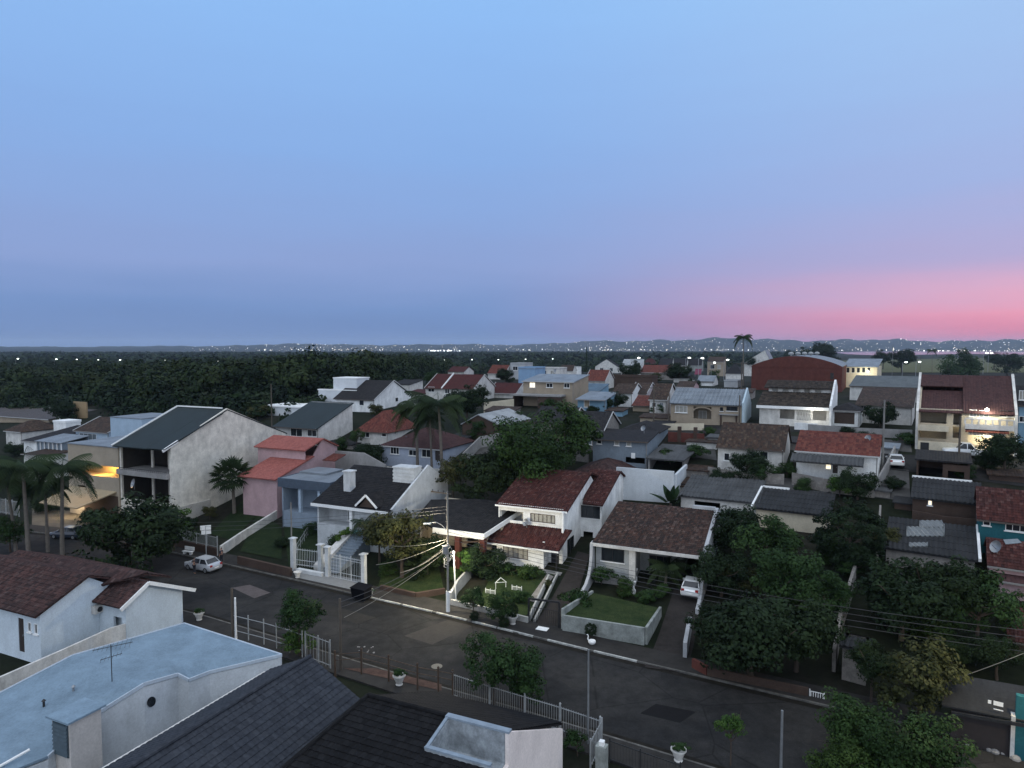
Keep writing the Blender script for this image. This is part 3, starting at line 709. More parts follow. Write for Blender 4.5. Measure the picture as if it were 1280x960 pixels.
# ================================================================== SETTING
def zbase(x, y):
    s = (np.asarray(x, float) - K0.x) * KN.x + (np.asarray(y, float) - K0.y) * KN.y
    return np.interp(s, _sx, _sz) * np.interp(x, [-190, -62], [.42, 1])
def grid_axis(lo, hi, dlo, dhi, step, g):
    a = list(np.arange(dlo, dhi + .01, step)); s = step; x = a[-1]
    while x < hi: s *= g; x += s; a.append(x)
    s = step; x = a[0]
    while x > lo: s *= g; x -= s; a.insert(0, x)
    return np.array(a)
gxs = grid_axis(-13000, 13000, -150, 150, 2.5, 1.12); gys = grid_axis(-200, 12500, -20, 240, 2.5, 1.1)
GX, GY = np.meshgrid(gxs, gys); GZ = zbase(GX, GY)
nx_, ny_ = len(gxs), len(gys); idx = np.arange(nx_ * ny_).reshape(ny_, nx_)
fc = np.stack([idx[:-1, :-1], idx[:-1, 1:], idx[1:, 1:], idx[1:, :-1]], -1).reshape(-1, 4)
tag(raw('ground', np.stack([GX, GY, GZ], -1).reshape(-1, 3), fc, m_ground), kind='structure')
# far hills as their own land form, standing behind the plain
def hillmat():
    m, t, b = nt('far_hills'); pos = N(t, 'ShaderNodeNewGeometry').outputs['Position']
    n1 = N(t, 'ShaderNodeTexNoise', {'Vector': pos, 'Scale': .004, 'Detail': 6, 'Roughness': .7})
    c = ramp(t, n1.outputs[0], [(.4, (.014, .022, .016)), (.55, (.03, .036, .034)), (.68, (.09, .085, .088))])
    t.links.new(c, b.inputs['Base Color']); b.inputs['Roughness'].default_value = 1; b.inputs['Specular IOR Level'].default_value = 0; return m
hp = np.arange(-700, 2000, 5.0); hd = np.concatenate([np.linspace(5500, 8200, 34), [9000, 10500]])
HP, HD = np.meshgrid(hp, hd); th = np.arctan((HP - 640) / 830); HX, HY = HD * np.sin(th), HD * np.cos(th)
rgh = np.random.default_rng(3)
HZ = zter(HX, HY) + rgh.uniform(-1, 7, HX.shape) * (HD > 5600) - 1.5 * (HD < 5600); HZ[-1] = -40
ih = np.arange(HP.size).reshape(HP.shape)
tag(raw('hills', np.stack([HX, HY, HZ], -1).reshape(-1, 3), np.stack([ih[:-1, :-1], ih[:-1, 1:], ih[1:, 1:], ih[1:, :-1]], -1).reshape(-1, 4), hillmat()), kind='structure')
m_water = plain('still_water', (.10, .12, .14), .12, 0, .9)
def water(name, pts):
    mb = MB(); mb.q([(640 and (px - 640) / 830 * y, y, .9) for px, y in pts]); return tag(mb.build(name, m_water), kind='structure')
water('river', [(1058, 2500), (1090, 2150), (1150, 2300), (1200, 2600), (1260, 2400), (1500, 2200), (2300, 2200), (2300, 5200), (1500, 5300), (1250, 5100), (1150, 4700), (1080, 4300), (1040, 3600)])
water('lake', [(366, 1010), (390, 985), (414, 1000), (419, 1060), (405, 1130), (372, 1120)])
# air between here and the hills
hz = MB().box(-15500, 15500, -600, 14500, -45, 205)
hm = bpy.data.materials.new('air'); hm.use_nodes = True; t_ = hm.node_tree; t_.nodes.remove(t_.nodes['Principled BSDF'])
pv = t_.nodes.new('ShaderNodeVolumePrincipled'); pv.inputs['Color'].default_value = (.66, .80, 1, 1); pv.inputs['Density'].default_value = 6e-5; pv.inputs['Anisotropy'].default_value = .1
t_.links.new(pv.outputs[0], t_.nodes['Material Output'].inputs['Volume'])
tag(hz.build('haze', hm), kind='stuff')
# ------------------------------------------------------------------ forest on the low ground behind the town
def forest(name, seed, n, ymin, ymax, quads, leaf, rad, hgt, ok):
    rg = np.random.default_rng(seed); P = []
    while len(P) < n:
        y = math.sqrt(rg.uniform(ymin ** 2, ymax ** 2)); px = rg.uniform(-260, 1560)
        if ok(px, y): P.append(((px - 640) / 830 * y, y))
    P = np.array(P); z = zbase(P[:, 0], P[:, 1]); r = rg.uniform(*rad, n); h = rg.uniform(*hgt, n); tall = rg.uniform(size=n) < .10; h = np.where(tall, h * 1.45, h); r = np.where(tall, r * 1.2, r)
    h = np.minimum(h, 11.5) * (1 + .12 * np.sin(P[:, 0] * .031) * np.sin(P[:, 1] * .023 + 1))
    e = rg.normal(size=(n, quads, 3)); e /= np.linalg.norm(e, axis=2)[:, :, None]; e[:, :, 2] = np.abs(e[:, :, 2]) * 1.15 - .3
    lump = 1 + .35 * np.sin(e[:, :, :1] * 5 + rg.uniform(0, 6, (n, 1, 1))) * np.sin(e[:, :, 1:2] * 5 + rg.uniform(0, 6, (n, 1, 1)))
    c = np.stack([P[:, 0], P[:, 1], z + h - r * .8], -1)[:, None, :]
    p = c + e * r[:, None, None] * lump * rg.uniform(.7, 1, (n, quads, 1)) * np.array([1, 1, .85])
    nn = e + rg.normal(size=e.shape) * .4 + np.array([0, 0, .35])
    rnd = np.clip(rg.uniform(0, .8, (n, 1)) + rg.uniform(-.1, .3, (n, quads)), 0, 1)
    v, f, rr = leaves(p.reshape(-1, 3), nn.reshape(-1, 3), leaf, rnd.ravel(), rg)
    return tag(raw(name, v, f, L_forest, None, rr), kind='stuff')
def edge(px): return float(np.interp(px, [-300, 0, 115, 155, 320, 400, 450, 520, 620, 720, 860, 1000, 1150, 1500], [165, 196, 200, 170, 150, 158, 185, 270, 480, 640, 760, 900, 1000, 1000]))
forest('forest', 1, 3300, 120, 430, 230, .55, (2.8, 5.2), (5, 9.5), lambda px, y: px < 560 and y > edge(px))
forest('forest', 5, 900, 110, 340, 110, .5, (1.6, 3.2), (1.6, 4.2), lambda px, y: px < 545 and edge(px) - 14 < y < edge(px) + 22)
forest('forest', 2, 4600, 330, 1000, 48, 1.5, (3.6, 6.0), (4.5, 7.5), lambda px, y: y > max(edge(px), 400) and not (352 < px < 432 and y > 560) and not (px > 1040 and y > 900))
forest('forest', 3, 7000, 950, 2400, 12, 5.0, (6, 10), (8, 12), lambda px, y: not (352 < px < 432 and y < 1200) and not px > 1040)
# ------------------------------------------------------------------ street, kerbs, pavements
far_k = [(-60, 655), (60, 668), (200, 688), (280, 706), (360, 724), (440, 743), (540, 766), (645, 792), (735, 814), (794, 828), (880, 848), (960, 867), (1040, 886), (1150, 911), (1290, 944)]
near_k = [(-60, 742), (60, 742), (200, 757), (260, 772), (330, 793), (400, 814), (470, 835), (545, 858), (640, 885), (762, 922), (880, 958), (1010, 998), (1120, 1032), (1260, 1075), (1420, 1125)]
FK = [G0(*p) for p in far_k]; NK = [G0(*p) for p in near_k]
def ribbon(name, A, B, z, mat, th=0):
    mb = MB()
    for i in range(len(A) - 1):
        P = [(A[i].x, A[i].y, z), (A[i + 1].x, A[i + 1].y, z), (B[i + 1].x, B[i + 1].y, z), (B[i].x, B[i].y, z)]
        if th: mb.slab(P, th)
        else: mb.q(P)
    return tag(mb.build(name, mat), kind='structure')
def offs(L, d):
    out = []
    for i, p in enumerate(L):
        a = L[max(i - 1, 0)]; b = L[min(i + 1, len(L) - 1)]; t = (b - a).normalized(); out.append(p + Vector((-t.y, t.x, 0)) * d)
    return out
ribbon('road', NK, FK, .012, m_asph)
ribbon('pavement', offs(FK, .14), offs(FK, 2.6), .13, m_pave, .3); ribbon('pavement', offs(NK, -2.3), offs(NK, -.14), .13, m_pave, .3)
def kerb(L, d0, d1, name):
    A, B = offs(L, d0), offs(L, d1); return ribbon(name, A, B, .14, m_kerb, .3)
kerb(FK, 0, .137, 'kerb'); kerb(NK, -.137, 0, 'kerb')
mb = MB(); rk = random.Random(8)                                    # white paint left on stretches of the kerb edge
for px0, px1 in ((462, 500), (503, 540), (545, 583), (590, 620), (622, 666), (684, 734), (742, 796)):
    def kp(px): return G0(px, float(np.interp(px, [p[0] for p in far_k], [p[1] for p in far_k])))
    a, b = kp(px0), kp(px1); n = Vector((-(b - a).y, (b - a).x, 0)).normalized()
    A, B = a - n * .004, b - n * .004
    mb.box(0, 0, 0, 0, 0, 0) if False else mb.q([(A.x, A.y, .02), (B.x, B.y, .02), (B.x, B.y, .145), (A.x, A.y, .145)])
    a2, b2 = a + n * .16, b + n * .16; mb.q([(A.x, A.y, .145), (B.x, B.y, .145), (b2.x, b2.y, .145), (a2.x, a2.y, .145)])
tag(mb.build('kerb_paint', plaster((.46, .46, .43), .5, .3, scale=3, name='worn_white_paint')), kind='structure')
def sheet(name, P, mat, lift=.05, n=10, kind='structure', label=None, cat=None):
    """ground covering that follows the terrain between four photo corners"""
    Q = [G(*p) for p in P]; mb = MB()
    def pt(i, j):
        a, b = i / n, j / n; p = Q[0].lerp(Q[1], a).lerp(Q[3].lerp(Q[2], a), b); return (p.x, p.y, zt(p.x, p.y) + lift)
    for i in range(n):
        for j in range(n): mb.q(pt(i, j), pt(i + 1, j), pt(i + 1, j + 1), pt(i, j + 1))
    return tag(mb.build(name, mat), label, cat, None, kind)
for L_, d0, d1 in ((FK, -.55, -.002), (NK, .002, .5)):
    ribbon('gutter', offs(L_, d0), offs(L_, d1), .02, plaster((.018, .016, .013), .5, 0, scale=1.3, name='gutter_dirt'))
# repairs in the road surface
for P, c in (([(700, 850), (742, 846), (760, 856), (716, 862)], (.07, .068, .065)), ([(380, 760), (402, 754), (470, 772), (446, 780)], (.055, .053, .05)), ([(820, 880), (870, 890), (850, 904), (800, 892)], (.02, .02, .022)), ([(290, 735), (312, 731), (338, 741), (318, 748)], (.20, .17, .165)), ([(505, 795), (560, 775), (590, 783), (540, 806)], (.085, .08, .075)), ([(600, 830), (650, 812), (690, 822), (640, 842)], (.055, .055, .055))):
    mb = MB(); mb.q([(q.x, q.y, .017) for q in (G0(*p) for p in P)]); tag(mb.build('road', plaster(tuple(x * .5 for x in c), .2, 0, scale=1.5, name='road_patch')), kind='structure')
mb = MB()
for P in ([(414, 822), (520, 771), (521.5, 771), (416.5, 822)], [(488, 838), (620, 786), (621.5, 786), (490.5, 838)]): mb.q([(q.x, q.y, .016) for q in (G0(*p) for p in P)])
tag(mb.build('road', plaster((.025, .025, .025), .2, 0, name='tar_joint')), kind='structure')
sheet('field', [(930, 466), (1400, 466), (1300, 446), (1000, 452)], m_field, .3)
sheet('path', [(40, 664), (150, 678), (150, 640), (40, 636)], plaster((.13, .11, .085), .2, 0, name='forecourt'), .06)
sheet('road', [(1085, 584), (1290, 610), (1290, 578), (1085, 566)], m_asph, .05)
sheet('road', [(775, 545), (1000, 540), (1000, 532), (790, 533)], m_asph, .05)
# ------------------------------------------------------------------ lights of the far town
def lights(name, seed, n, px_w, dist, size, mat, zoff=4):
    rg = np.random.default_rng(seed); V, F_ = [], []
    for i in range(n):
        a = rg.choice(len(px_w), p=np.array([w[2] for w in px_w]) / sum(w[2] for w in px_w)); px = rg.uniform(px_w[a][0], px_w[a][1])
        d = dist[0] + (dist[1] - dist[0]) * rg.random() ** 1.3; th = math.atan((px - 640) / 830); x, y = d * math.sin(th), d * math.cos(th); r = size[0] + (size[1] - size[0]) * rg.random() ** 3
        z = float(zter(x, y)) + zoff + r; b = len(V)
        V += [(x - r, y, z), (x + r, y, z), (x, y - r, z), (x, y + r, z), (x, y, z - r), (x, y, z + r)]
        F_ += [(b + 0, b + 2, b + 5), (b + 2, b + 1, b + 5), (b + 1, b + 3, b + 5), (b + 3, b + 0, b + 5), (b + 2, b + 0, b + 4), (b + 1, b + 2, b + 4), (b + 3, b + 1, b + 4), (b + 0, b + 3, b + 4)]
    return tag(raw(name, np.array(V), np.array(F_), mat), kind='stuff')
cw = [(230, 330, 1), (330, 480, 3.5), (480, 700, 4), (700, 930, 7), (930, 1290, 8)]
lights('town_lights', 11, 850, cw, (5550, 8100), (.9, 3.4), emit('town_glow_warm', (1, .88, .70), 4.5))
lights('town_lights', 12, 420, cw, (5550, 7900), (1.0, 3.8), emit('town_glow_white', (1, .97, .92), 5))
lights('town_lights', 13, 30, [(533, 552, 4), (552, 575, 2)], (4300, 4700), (1.6, 4), emit('yard_glow', (.95, .98, 1), 7), 3)
lights('town_lights', 14, 45, [(1150, 1300, 1)], (5400, 5600), (1.4, 4), emit('shore_glow', (1, .95, .88), 5), 3)
# ================================================================== HOUSES ALONG THE FAR SIDE OF THE STREET
TILE = dict(pitch=.24, course=.38, amp=.04, lift=.03)
SLATE = dict(pitch=.32, course=.36, amp=.03, lift=.035)
CORR = dict(pitch=.20, course=1.6, amp=.035, lift=.02, square=True, n=4)
# ---- the white two-storey house with maroon tiles beside the lamp
h = House('house', 'white two storey house with stepped maroon tile roofs above a lit front lawn', 'house', 621, 704)
w1 = h.F(697, 716)[0]; aP = h.F(679.5, 712)[0]
bR = h.S(726, 691, w1)[0]; bU = 2.3
hE1 = h.F(650, 678)[1]; hT1 = h.F(660, 656, bU)[1]
bM, hM = h.S(740, 591, w1 + .3); bE, hE2 = h.S(709, 640, w1 + .3); hE2w = hE2 + (bU - bE) * (hM - hE2) / (bM - bE)
aU = h.F(619, 634, bE)[0]; pL = h.F(609, 670.5, -.55)[0]; pT = h.F(621, 651, bU)[0]
w2 = h.F(752, 640, bR)[0]; bG, hG = h.S(774, 589, w2); bH, hH = h.S(791, 607, w2); hE3 = h.F(752, 629, bR)[1]
h.window('F', 0, (629, 679, 660, 700), 5, 1, m_shutter, m_curtain)
h.window('F', bU, (663, 641, 694, 655), 6, 1, m_shutter, m_curtain)
h.opening('F', bU, (624, 637, 654, 652))
h.door('F', 1.5, (aP + .25, aP + 1.15, .15, 2.25), px=False, mat=m_dkmetal)
h.window('R', w1, (709, 675, 717, 695), 2, 1, m_dkmetal, m_glass)
h.window('F', bR, (725, 631, 750, 649), 3, 1, m_dkmetal, m_glass)
h.opening('F', bR, (729, 664, 741, 692))
mb = MB()
panel(mb, 'F', 0, 0, aP, -1, hE1, .2, h.holes.get(('F', 0)))
panel(mb, 'R', aP, .2, 1.5, -1, hE1 + .3, .2); panel(mb, 'F', 1.5, aP, w1, -1, hE1 + .4, .2, h.holes.get(('F', 1.5)))
panel(mb, 'R', w1, 1.7, bR, -1, hE2w - .1, .2, h.holes.get(('R', round(w1, 2)))); panel(mb, 'L', 0, .2, 14, -1, hE1, .2)
aW_ = min(aU + .3, .002); panel(mb, 'F', bU, aW_, w1 - .202, hE1 - .5, hE2w + .05, .2, h.holes.get(('F', round(bU, 2))))
panel(mb, 'L', aW_, bU + .2, 14, hE1 - .5, hE2w, .2); mb.box(.2, 3.0, bU + 2.4, bU + 2.6, hE1, hE2w); mb.box(2.8, 3.0, bU + .2, bU + 2.4, hE1, hE2w)
panel(mb, 'F', bR, w1, w2, -1, hE3 + .05, .2, h.holes.get(('F', round(bR, 2))))
panel(mb, 'R', w2, bR + .2, bH, -1, min(hE3, hH), .2); mb.prism([(w2, bR, min(hE3, hH)), (w2, bH, min(hE3, hH)), (w2, bH, hH), (w2, bG, hG - .05), (w2, bR, hE3)], (-.2, 0, 0))
panel(mb, 'B', bH, w1, w2 - .2, -1, min(hE3, hH), .2); panel(mb, 'B', 14.2, 0, w1, -1, 6, .2)
mb.prism([(w1 - .2, bE + .5, hE2w - .1), (w1 - .2, 14.2, hE2w - .1), (w1 - .2, bM, hM - .1)], (.19, 0, 0)); mb.prism([(aW_ + .19, bE + .5, hE2w - .1), (aW_ + .19, 14.2, hE2w - .1), (aW_ + .19, bM, hM - .1)], (-.19, 0, 0))
mb.box(.3, w1 - .3, bU + .2, 14, hE1 - .3, hE1 - .1)
h.part('wall', mb, m_white)
mb = MB(); kM = (hM - hE2) / (bM - bE)
mb.tiles((aU, bE, hE2), (w1 + .3, bE, hE2), (w1 + .3, bM, hM), (aU, bM, hM), **TILE)
mb.tiles((w1 + .3, 15.2, hM - (15.2 - bM) * kM), (aU, 15.2, hM - (15.2 - bM) * kM), (aU, bM, hM), (w1 + .3, bM, hM), **TILE)
h.part('roof', mb, t_maroon)
mb = MB(); e3 = .5; k3 = (hG - hE3) / (bG - bR)
mb.tiles((w1 + .32, bR - e3, hE3 - e3 * k3 + .02), (w2 + .25, bR - e3, hE3 - e3 * k3 + .02), (w2 + .25, bG, hG + .02), (w1 - 1.2, bG, hG + .02), **TILE)
mb.tiles((w2 + .25, bH + .3, hH - .1), (w1 - 1.2, bH + .3, hH - .1), (w1 - 1.2, bG, hG + .02), (w2 + .25, bG, hG + .02), **TILE)
r3 = h.part('roof', mb, t_maroon)
mb = MB(); k1 = (hT1 - hE1) / bU
mb.tiles((pL, -.55, hE1 - .55 * k1 + .08), (w1 + .3, -.55, hE1 - .55 * k1 + .08), (w1 + .75, bU - .02, hT1), (pT, bU - .02, hT1), **TILE); h.part('porch_roof', mb, t_maroon)
mb = MB(); mb.box(pL, w1 + .3, -.62, -.56, hE1 - .55 * k1 - .12, hE1 - .55 * k1 + .05); h.part('fascia', mb, m_trim)
mb = MB(); mb.box(aU, w1 + .3, bE - .06, bE - .005, hE2 - .16, hE2 + .02); h.part('fascia', mb, m_trim)
mb = MB(); mb.tube([(w1 - .15, .1, -.8), (w1 - .15, .1, hE1 - .05)], .09, 8); h.part('column', mb, m_dkmetal)
mb = MB(); mb.box(aW_ + .02, aW_ + .14, bU - .1, bU - .003, hE1 - .1, hE2w); h.part('column', mb, m_trim)
mb = MB(); mb.box(aP, w1 + .6, -.9, 1.48, -.9, .1); h.part('step', mb, m_conc)
C1 = h
# things seen on it
def dish(fr, a, b, hh, r, label, tilt=.5, az=2.2):
    e = empty('satellite_dish', fr.w(a, b, hh), fr.ang + az, label, 'satellite dish'); mb = MB(); n = 14; ring = []
    for j in range(4):
        q = r * (j + .15) / 3.15; ring.append([Vector((q * math.cos(2 * math.pi * k / n), -.35 * (r - q * q / r), q * math.sin(2 * math.pi * k / n))) for k in range(n)])
    M = Matrix.Rotation(tilt, 3, 'X'); z0 = Vector((0, 0, .55 + r * .5))
    ring = [[M @ p + z0 for p in q] for q in ring]
    for A, B in zip(ring, ring[1:]):
        for k in range(n): mb.q([A[k], A[(k + 1) % n], B[(k + 1) % n], B[k]])
    mb.q(ring[0]); mb.build('reflector', m_metal, e); q = MB(); q.tube([(0, -.2, 0), (0, -.2, z0.z)], .035, 6); q.build('mast', m_metal, e)
    q = MB(); q.tube([(0, -.2, z0.z - r * .6), M @ Vector((0, r * .75, 0)) + z0], .02, 5); q.build('feed_arm', m_dkmetal, e); return e
a, hh = h.F(657, 650, bU - .5); dish(h, a, bU - .6, hE1 + (hT1 - hE1) * .7 + .05, .42, 'grey satellite dish on the porch roof of the white two storey house', .4, 2.6)
# ---- single-storey house with a carport
h = House('house', 'single storey house with brown tile roof and a dark carport holding a white car', 'house', 741, 725)
W2 = h.F(881, 738)[0]; hE = h.F(741, 676)[1]; bL, hL = h.S(774, 625, 0); bq, hq = h.S(897, 644, W2); bL = 9.3; hL = h.F(820, 631, bL)[1]
aw = h.F(791, 726)[0]; ac = h.F(843, 733)[0]
h.window('F', 0, (752, 684, 780, 704), 2, 1, m_dkmetal, m_glass)
h.window('F', 3.0, (aw + .9, aw + 3.0, 1.0, 2.3), 3, 1, m_shutter, m_glass, px=False); h.door('F', 3.0, (aw + 3.5, aw + 4.4, .1, 2.2), px=False)
mb = MB(); panel(mb, 'F', 0, .3, aw, -1.5, hE, .2, h.holes[('F', 0)]); panel(mb, 'R', aw, .2, 3, -1.5, hE, .2)
panel(mb, 'F', 3.0, aw - .2, ac + .3, -1.5, hE, .2, h.holes[('F', 3.0)]); panel(mb, 'R', ac + .3, 3.2, 7.5, -1.5, hE, .2); panel(mb, 'F', 7.5, ac + .3, W2 - .3, -1.5, hE + 1, .2)
panel(mb, 'L', .3, .2, 16, -1.5, hE, .2); panel(mb, 'B', 16.2, .3, W2 - .3, -1.5, hE, .2); panel(mb, 'R', W2 - .31, 7.7, 16, -1.5, hE, .2)
mb.prism([(.31, .3, hE - .05), (.31, 16, hE - .05), (.31, bL, hL - .1)], (.18, 0, 0))
h.part('wall', mb, plaster((.36, .37, .36), .2, .4))
mb = MB(); kk = (hL - hE) / bL
mb.tiles((.05, -.5, hE - .5 * kk + .05), (W2 - .32, -.5, hE - .5 * kk + .05), (W2 - .32, bL, hL), (.05, bL, hL), **TILE)
mb.tiles((W2 - .32, 17, hE - .6), (.05, 17, hE - .6), (.05, bL, hL), (W2 - .32, bL, hL), **TILE); C2roof = h.part('roof', mb, t_brown)
mb = MB(); mb.box(-.1, W2 - .33, -.60, -.51, hE - .5 * kk - .22, hE - .5 * kk + .08); mb.box(.2, W2 - .32, -.5, -.1, hE - .5 * kk - .25, hE - .5 * kk - .12); h.part('fascia', mb, m_offw)
# party walls carried above the tiles and sweeping down to the garden in a curve
prof = [(-.62, hE - .1), (-.72, 2.6), (-.95, 1.7), (-1.5, .9), (-2.4, .35), (-3.6, .1)]
for a in (-.12, W2 - .3):
    mb = MB(); P = [(a, b, z) for b, z in prof] + [(a, -3.6, -1.6), (a, .1, -1.6), (a, .1, hE)]
    mb.prism(P, (.28, 0, 0)); h.part('garden_wall', mb, m_grey)
mb = MB(); P = [(W2 - .3, .1, -1.5), (W2 - .3, 17, -1.5), (W2 - .3, 17, hE - .3), (W2 - .3, bL, hL + .3), (W2 - .3, -.6, hE - .1), (W2 - .3, .1, hE - .4)]
mb.prism(P, (.32, 0, 0)); mb.box(W2 - 2.6, W2 - .31, bL - .1, bL + .35, hL - .4, hL + .32); h.part('party_wall', mb, m_grey)
mb = MB(); mb.box(.3, aw, -.35, -.05, -.2, .55); h.part('planter', mb, m_conc)
mb = MB(); mb.box(aw - .35, aw + .25, -.12, .3, -.5, hE - .1); h.part('column', mb, m_offw)
C2 = h; C2W = W2
# ---- low dark roof with brick posts, left of the lamp house
h = House('house', 'low house under a broad dark roof with white fascia and brick carport posts', 'house', 547, 706)
w = h.F(606, 712)[0]; hE = h.F(547, 659)[1]; D = 8.5; hB = h.F(560, 620, D)[1]; aL = h.F(520, 641, 2.5)[0]
mb = MB(); P0 = [(-.3, -.4, hE), (w + .1, -.4, hE + .02), (w + 1.6, D, hB), (.2, D, hB)]
mb.tiles(*P0, pitch=.3, course=.5, amp=.02, lift=.02); mb.slab([(-.3, -.4, hE), (.2, D, hB), (aL - .6, D * .8, hB - .2), (aL, 2.2, hE)], .14)
rf = h.part('roof', mb, t_shingle)
mb = MB(); mb.box(-.3, w + .1, -.5, -.41, hE - .55, hE + .06); mb.bar((w + .14, -.45, hE - .2), (w + 1.66, D, hB - .1), .1, .5); h.part('fascia', mb, m_trim)
for px in (573, 604):
    a = h.F(px, 690)[0]; mb = MB(); mb.box(a - .28, a + .28, -.3, .25, -.6, hE - .3); h.part('brick_post', mb, m_brick)
a = h.F(591, 690)[0]; mb = MB(); mb.bar((h.F(577, 676)[0], 0, hE - 1.3), (w + .3, 0, hE - .75), .15); h.part('beam', mb, m_brown)
mb = MB(); panel(mb, 'F', 4.5, aL + .3, w + .5, -1, hE + .4, .2, [(1.2, 2.6, .9, 2.1), (w - 1.4, w - .5, 0, 2.2)]); panel(mb, 'R', w + .6, 3, D, -1, hE + .4, .2); panel(mb, 'L', aL + .2, 3, D, -1, hE, .2); panel(mb, 'B', D, aL + .4, w + .4, -1, hB - .2, .2); h.part('wall', mb, m_beige)
C3 = h
# ---- white house with the dark shingle roof and small front gable
h = House('house', 'white house with dark shingle roof, twin white chimneys and a small gabled dormer', 'house', 397, 652, z=3.4)
w = h.F(492, 664)[0]; hE = h.F(397, 626)[1]; bR_, hR_ = h.S(536, 581, w); b1, h1 = h.S(500, 626, w); bq, hq = h.S(560, 600, w)
D = bq; bm = bR_; hm = h.F(470, 583, bm)[1]
aw = h.F(440, 657)[0]; ap = h.F(397 + 31, 655)[0]
h.window('F', 1.8, (aw - 2.0, aw - .35, .05, 2.2), 3, 2, m_trim, m_greyglass, px=False)
h.window('F', 0, (452, 661, 458, 680), 2, 3, m_trim, m_glass)
mb = MB(); panel(mb, 'F', 0, aw, w, -3.6, hE, .2, h.holes[('F', 0)]); panel(mb, 'F', 1.8, 0, aw + .2, -3.6, hE, .2, h.holes[('F', 1.8)]); panel(mb, 'L', 0, 0, D, -3.6, hE, .2); panel(mb, 'L', aw, .2, 1.8, -3.6, hE, .2)
panel(mb, 'R', w, .2, D, -3.6, hE, .2); panel(mb, 'B', D, .2, w - .2, -3.6, hE, .2)
mb.prism([(w, 0, hE - .05), (w, D, hE - .05), (w, D, hq), (w, bR_, hR_), (w, b1, h1 + .1), (w, -.3, hE + .05)], (-.25, 0, 0)); mb.prism([(0, 0, hE), (0, D, hE), (0, bm, hm - .1)], (.2, 0, 0))
mb.box(0, aw, -.05, 1.79, -3.5, -.1)
h.part('wall', mb, m_c4)
mb = MB(); kk = (hm - hE) / bm
mb.tiles((-.4, -.55, hE - .55 * kk + .05), (w - .26, -.55, hE - .55 * kk + .05), (w - .26, bm, hm), (-.4, bm, hm), pitch=.36, course=.36, amp=.02, lift=.04)
mb.tiles((w - .26, D + .3, hE - .2), (-.4, D + .3, hE - .2), (-.4, bm, hm), (w - .26, bm, hm), pitch=.36, course=.36, amp=.02, lift=.04)
rf = h.part('roof', mb, t_shingle)
mb = MB(); mb.box(-.45, w - .3, -.66, -.56, hE - .55 * kk - .28, hE - .55 * kk + .06); h.part('fascia', mb, m_trim)
def on_roof(px, py):  # point of the front slope under a pixel
    best = None
    for i in range(200):
        b = -.5 + i * bm / 200; a, z = h.F(px, py, b)
        if abs(z - (hE + b * kk)) < .12: best = (a, b, z); break
    return best or (2, bm * .5, hE + bm * .5 * kk)
a, b, z = on_roof(437, 611); h.chimney(rf, a, b, z - .5, z + 2.1, 1.0, m_c4)
a, b, z = on_roof(509, 601); mb = MB(); mb.box(w - 3.3, w - .4, b - .3, b + 1.4, z - .6, z + 1.5)
for i in range(4): mb.box(w - 3.36, w - .38, b - .36, b - .301, z - .3 + i * .42, z - .05 + i * .42)
mb.box(w - 3.4, w - .37, b - .4, b + 1.5, z + 1.502, z + 1.68); h.part('chimney', mb, m_c4, rf)
a0, a1, am = h.F(445, 633, -.6)[0], h.F(472, 636, -.6)[0], h.F(458, 619, -.6)[0]; zz = h.F(458, 633.5, -.6)[1]; za = h.F(458, 619, -.6)[1]
mb = MB(); mb.slab([(a0, -.7, zz), (am, -.7, za), (am, 2.6, za), (a0, 2.6, zz)], .12); mb.slab([(am, -.7, za), (a1, -.7, zz), (a1, 2.6, zz), (am, 2.6, za)], .12); dm = h.part('dormer', mb, t_shingle)
mb = MB(); mb.bar((a0, -.76, zz), (am, -.76, za), .08, .22); mb.bar((am, -.76, za), (a1, -.76, zz), .08, .22); h.part('trim', mb, m_trim, dm)
mb = MB(); mb.prism([(a0 + .3, -.45, zz - .1), (a1 - .3, -.45, zz - .1), (am, -.45, za - .25)], (0, .1, 0)); h.part('gable_panel', mb, m_wood, dm)
for px in (441,):
    a = h.F(px, 655)[0]; mb = MB(); mb.box(a - .15, a + .2, -.45, -.1, -3, hE - .2); h.part('column', mb, m_trim)
mb = MB(); n = 10; a0 = h.F(465, 660)[0]; r = (w - a0) / 2
for i in range(n):
    t0, t1 = math.pi * i / n, math.pi * (i + 1) / n; mb.bar((a0 + r - r * math.cos(t0), -.3, -.7 + 2.0 * math.sin(t0)), (a0 + r - r * math.cos(t1), -.3, -.7 + 2.0 * math.sin(t1)), .6, .22)
h.part('arch', mb, m_trim)
mb = MB(); mb.slab([(h.F(444, 667)[0], -.6, -.55), (h.F(461, 668)[0], -.6, -.55), (h.F(461, 668)[0], -.02, -.3), (h.F(444, 667)[0], -.02, -.3)], .08); h.part('awning', mb, plain('green_awning', (.10, .22, .22), .5))
C4 = h
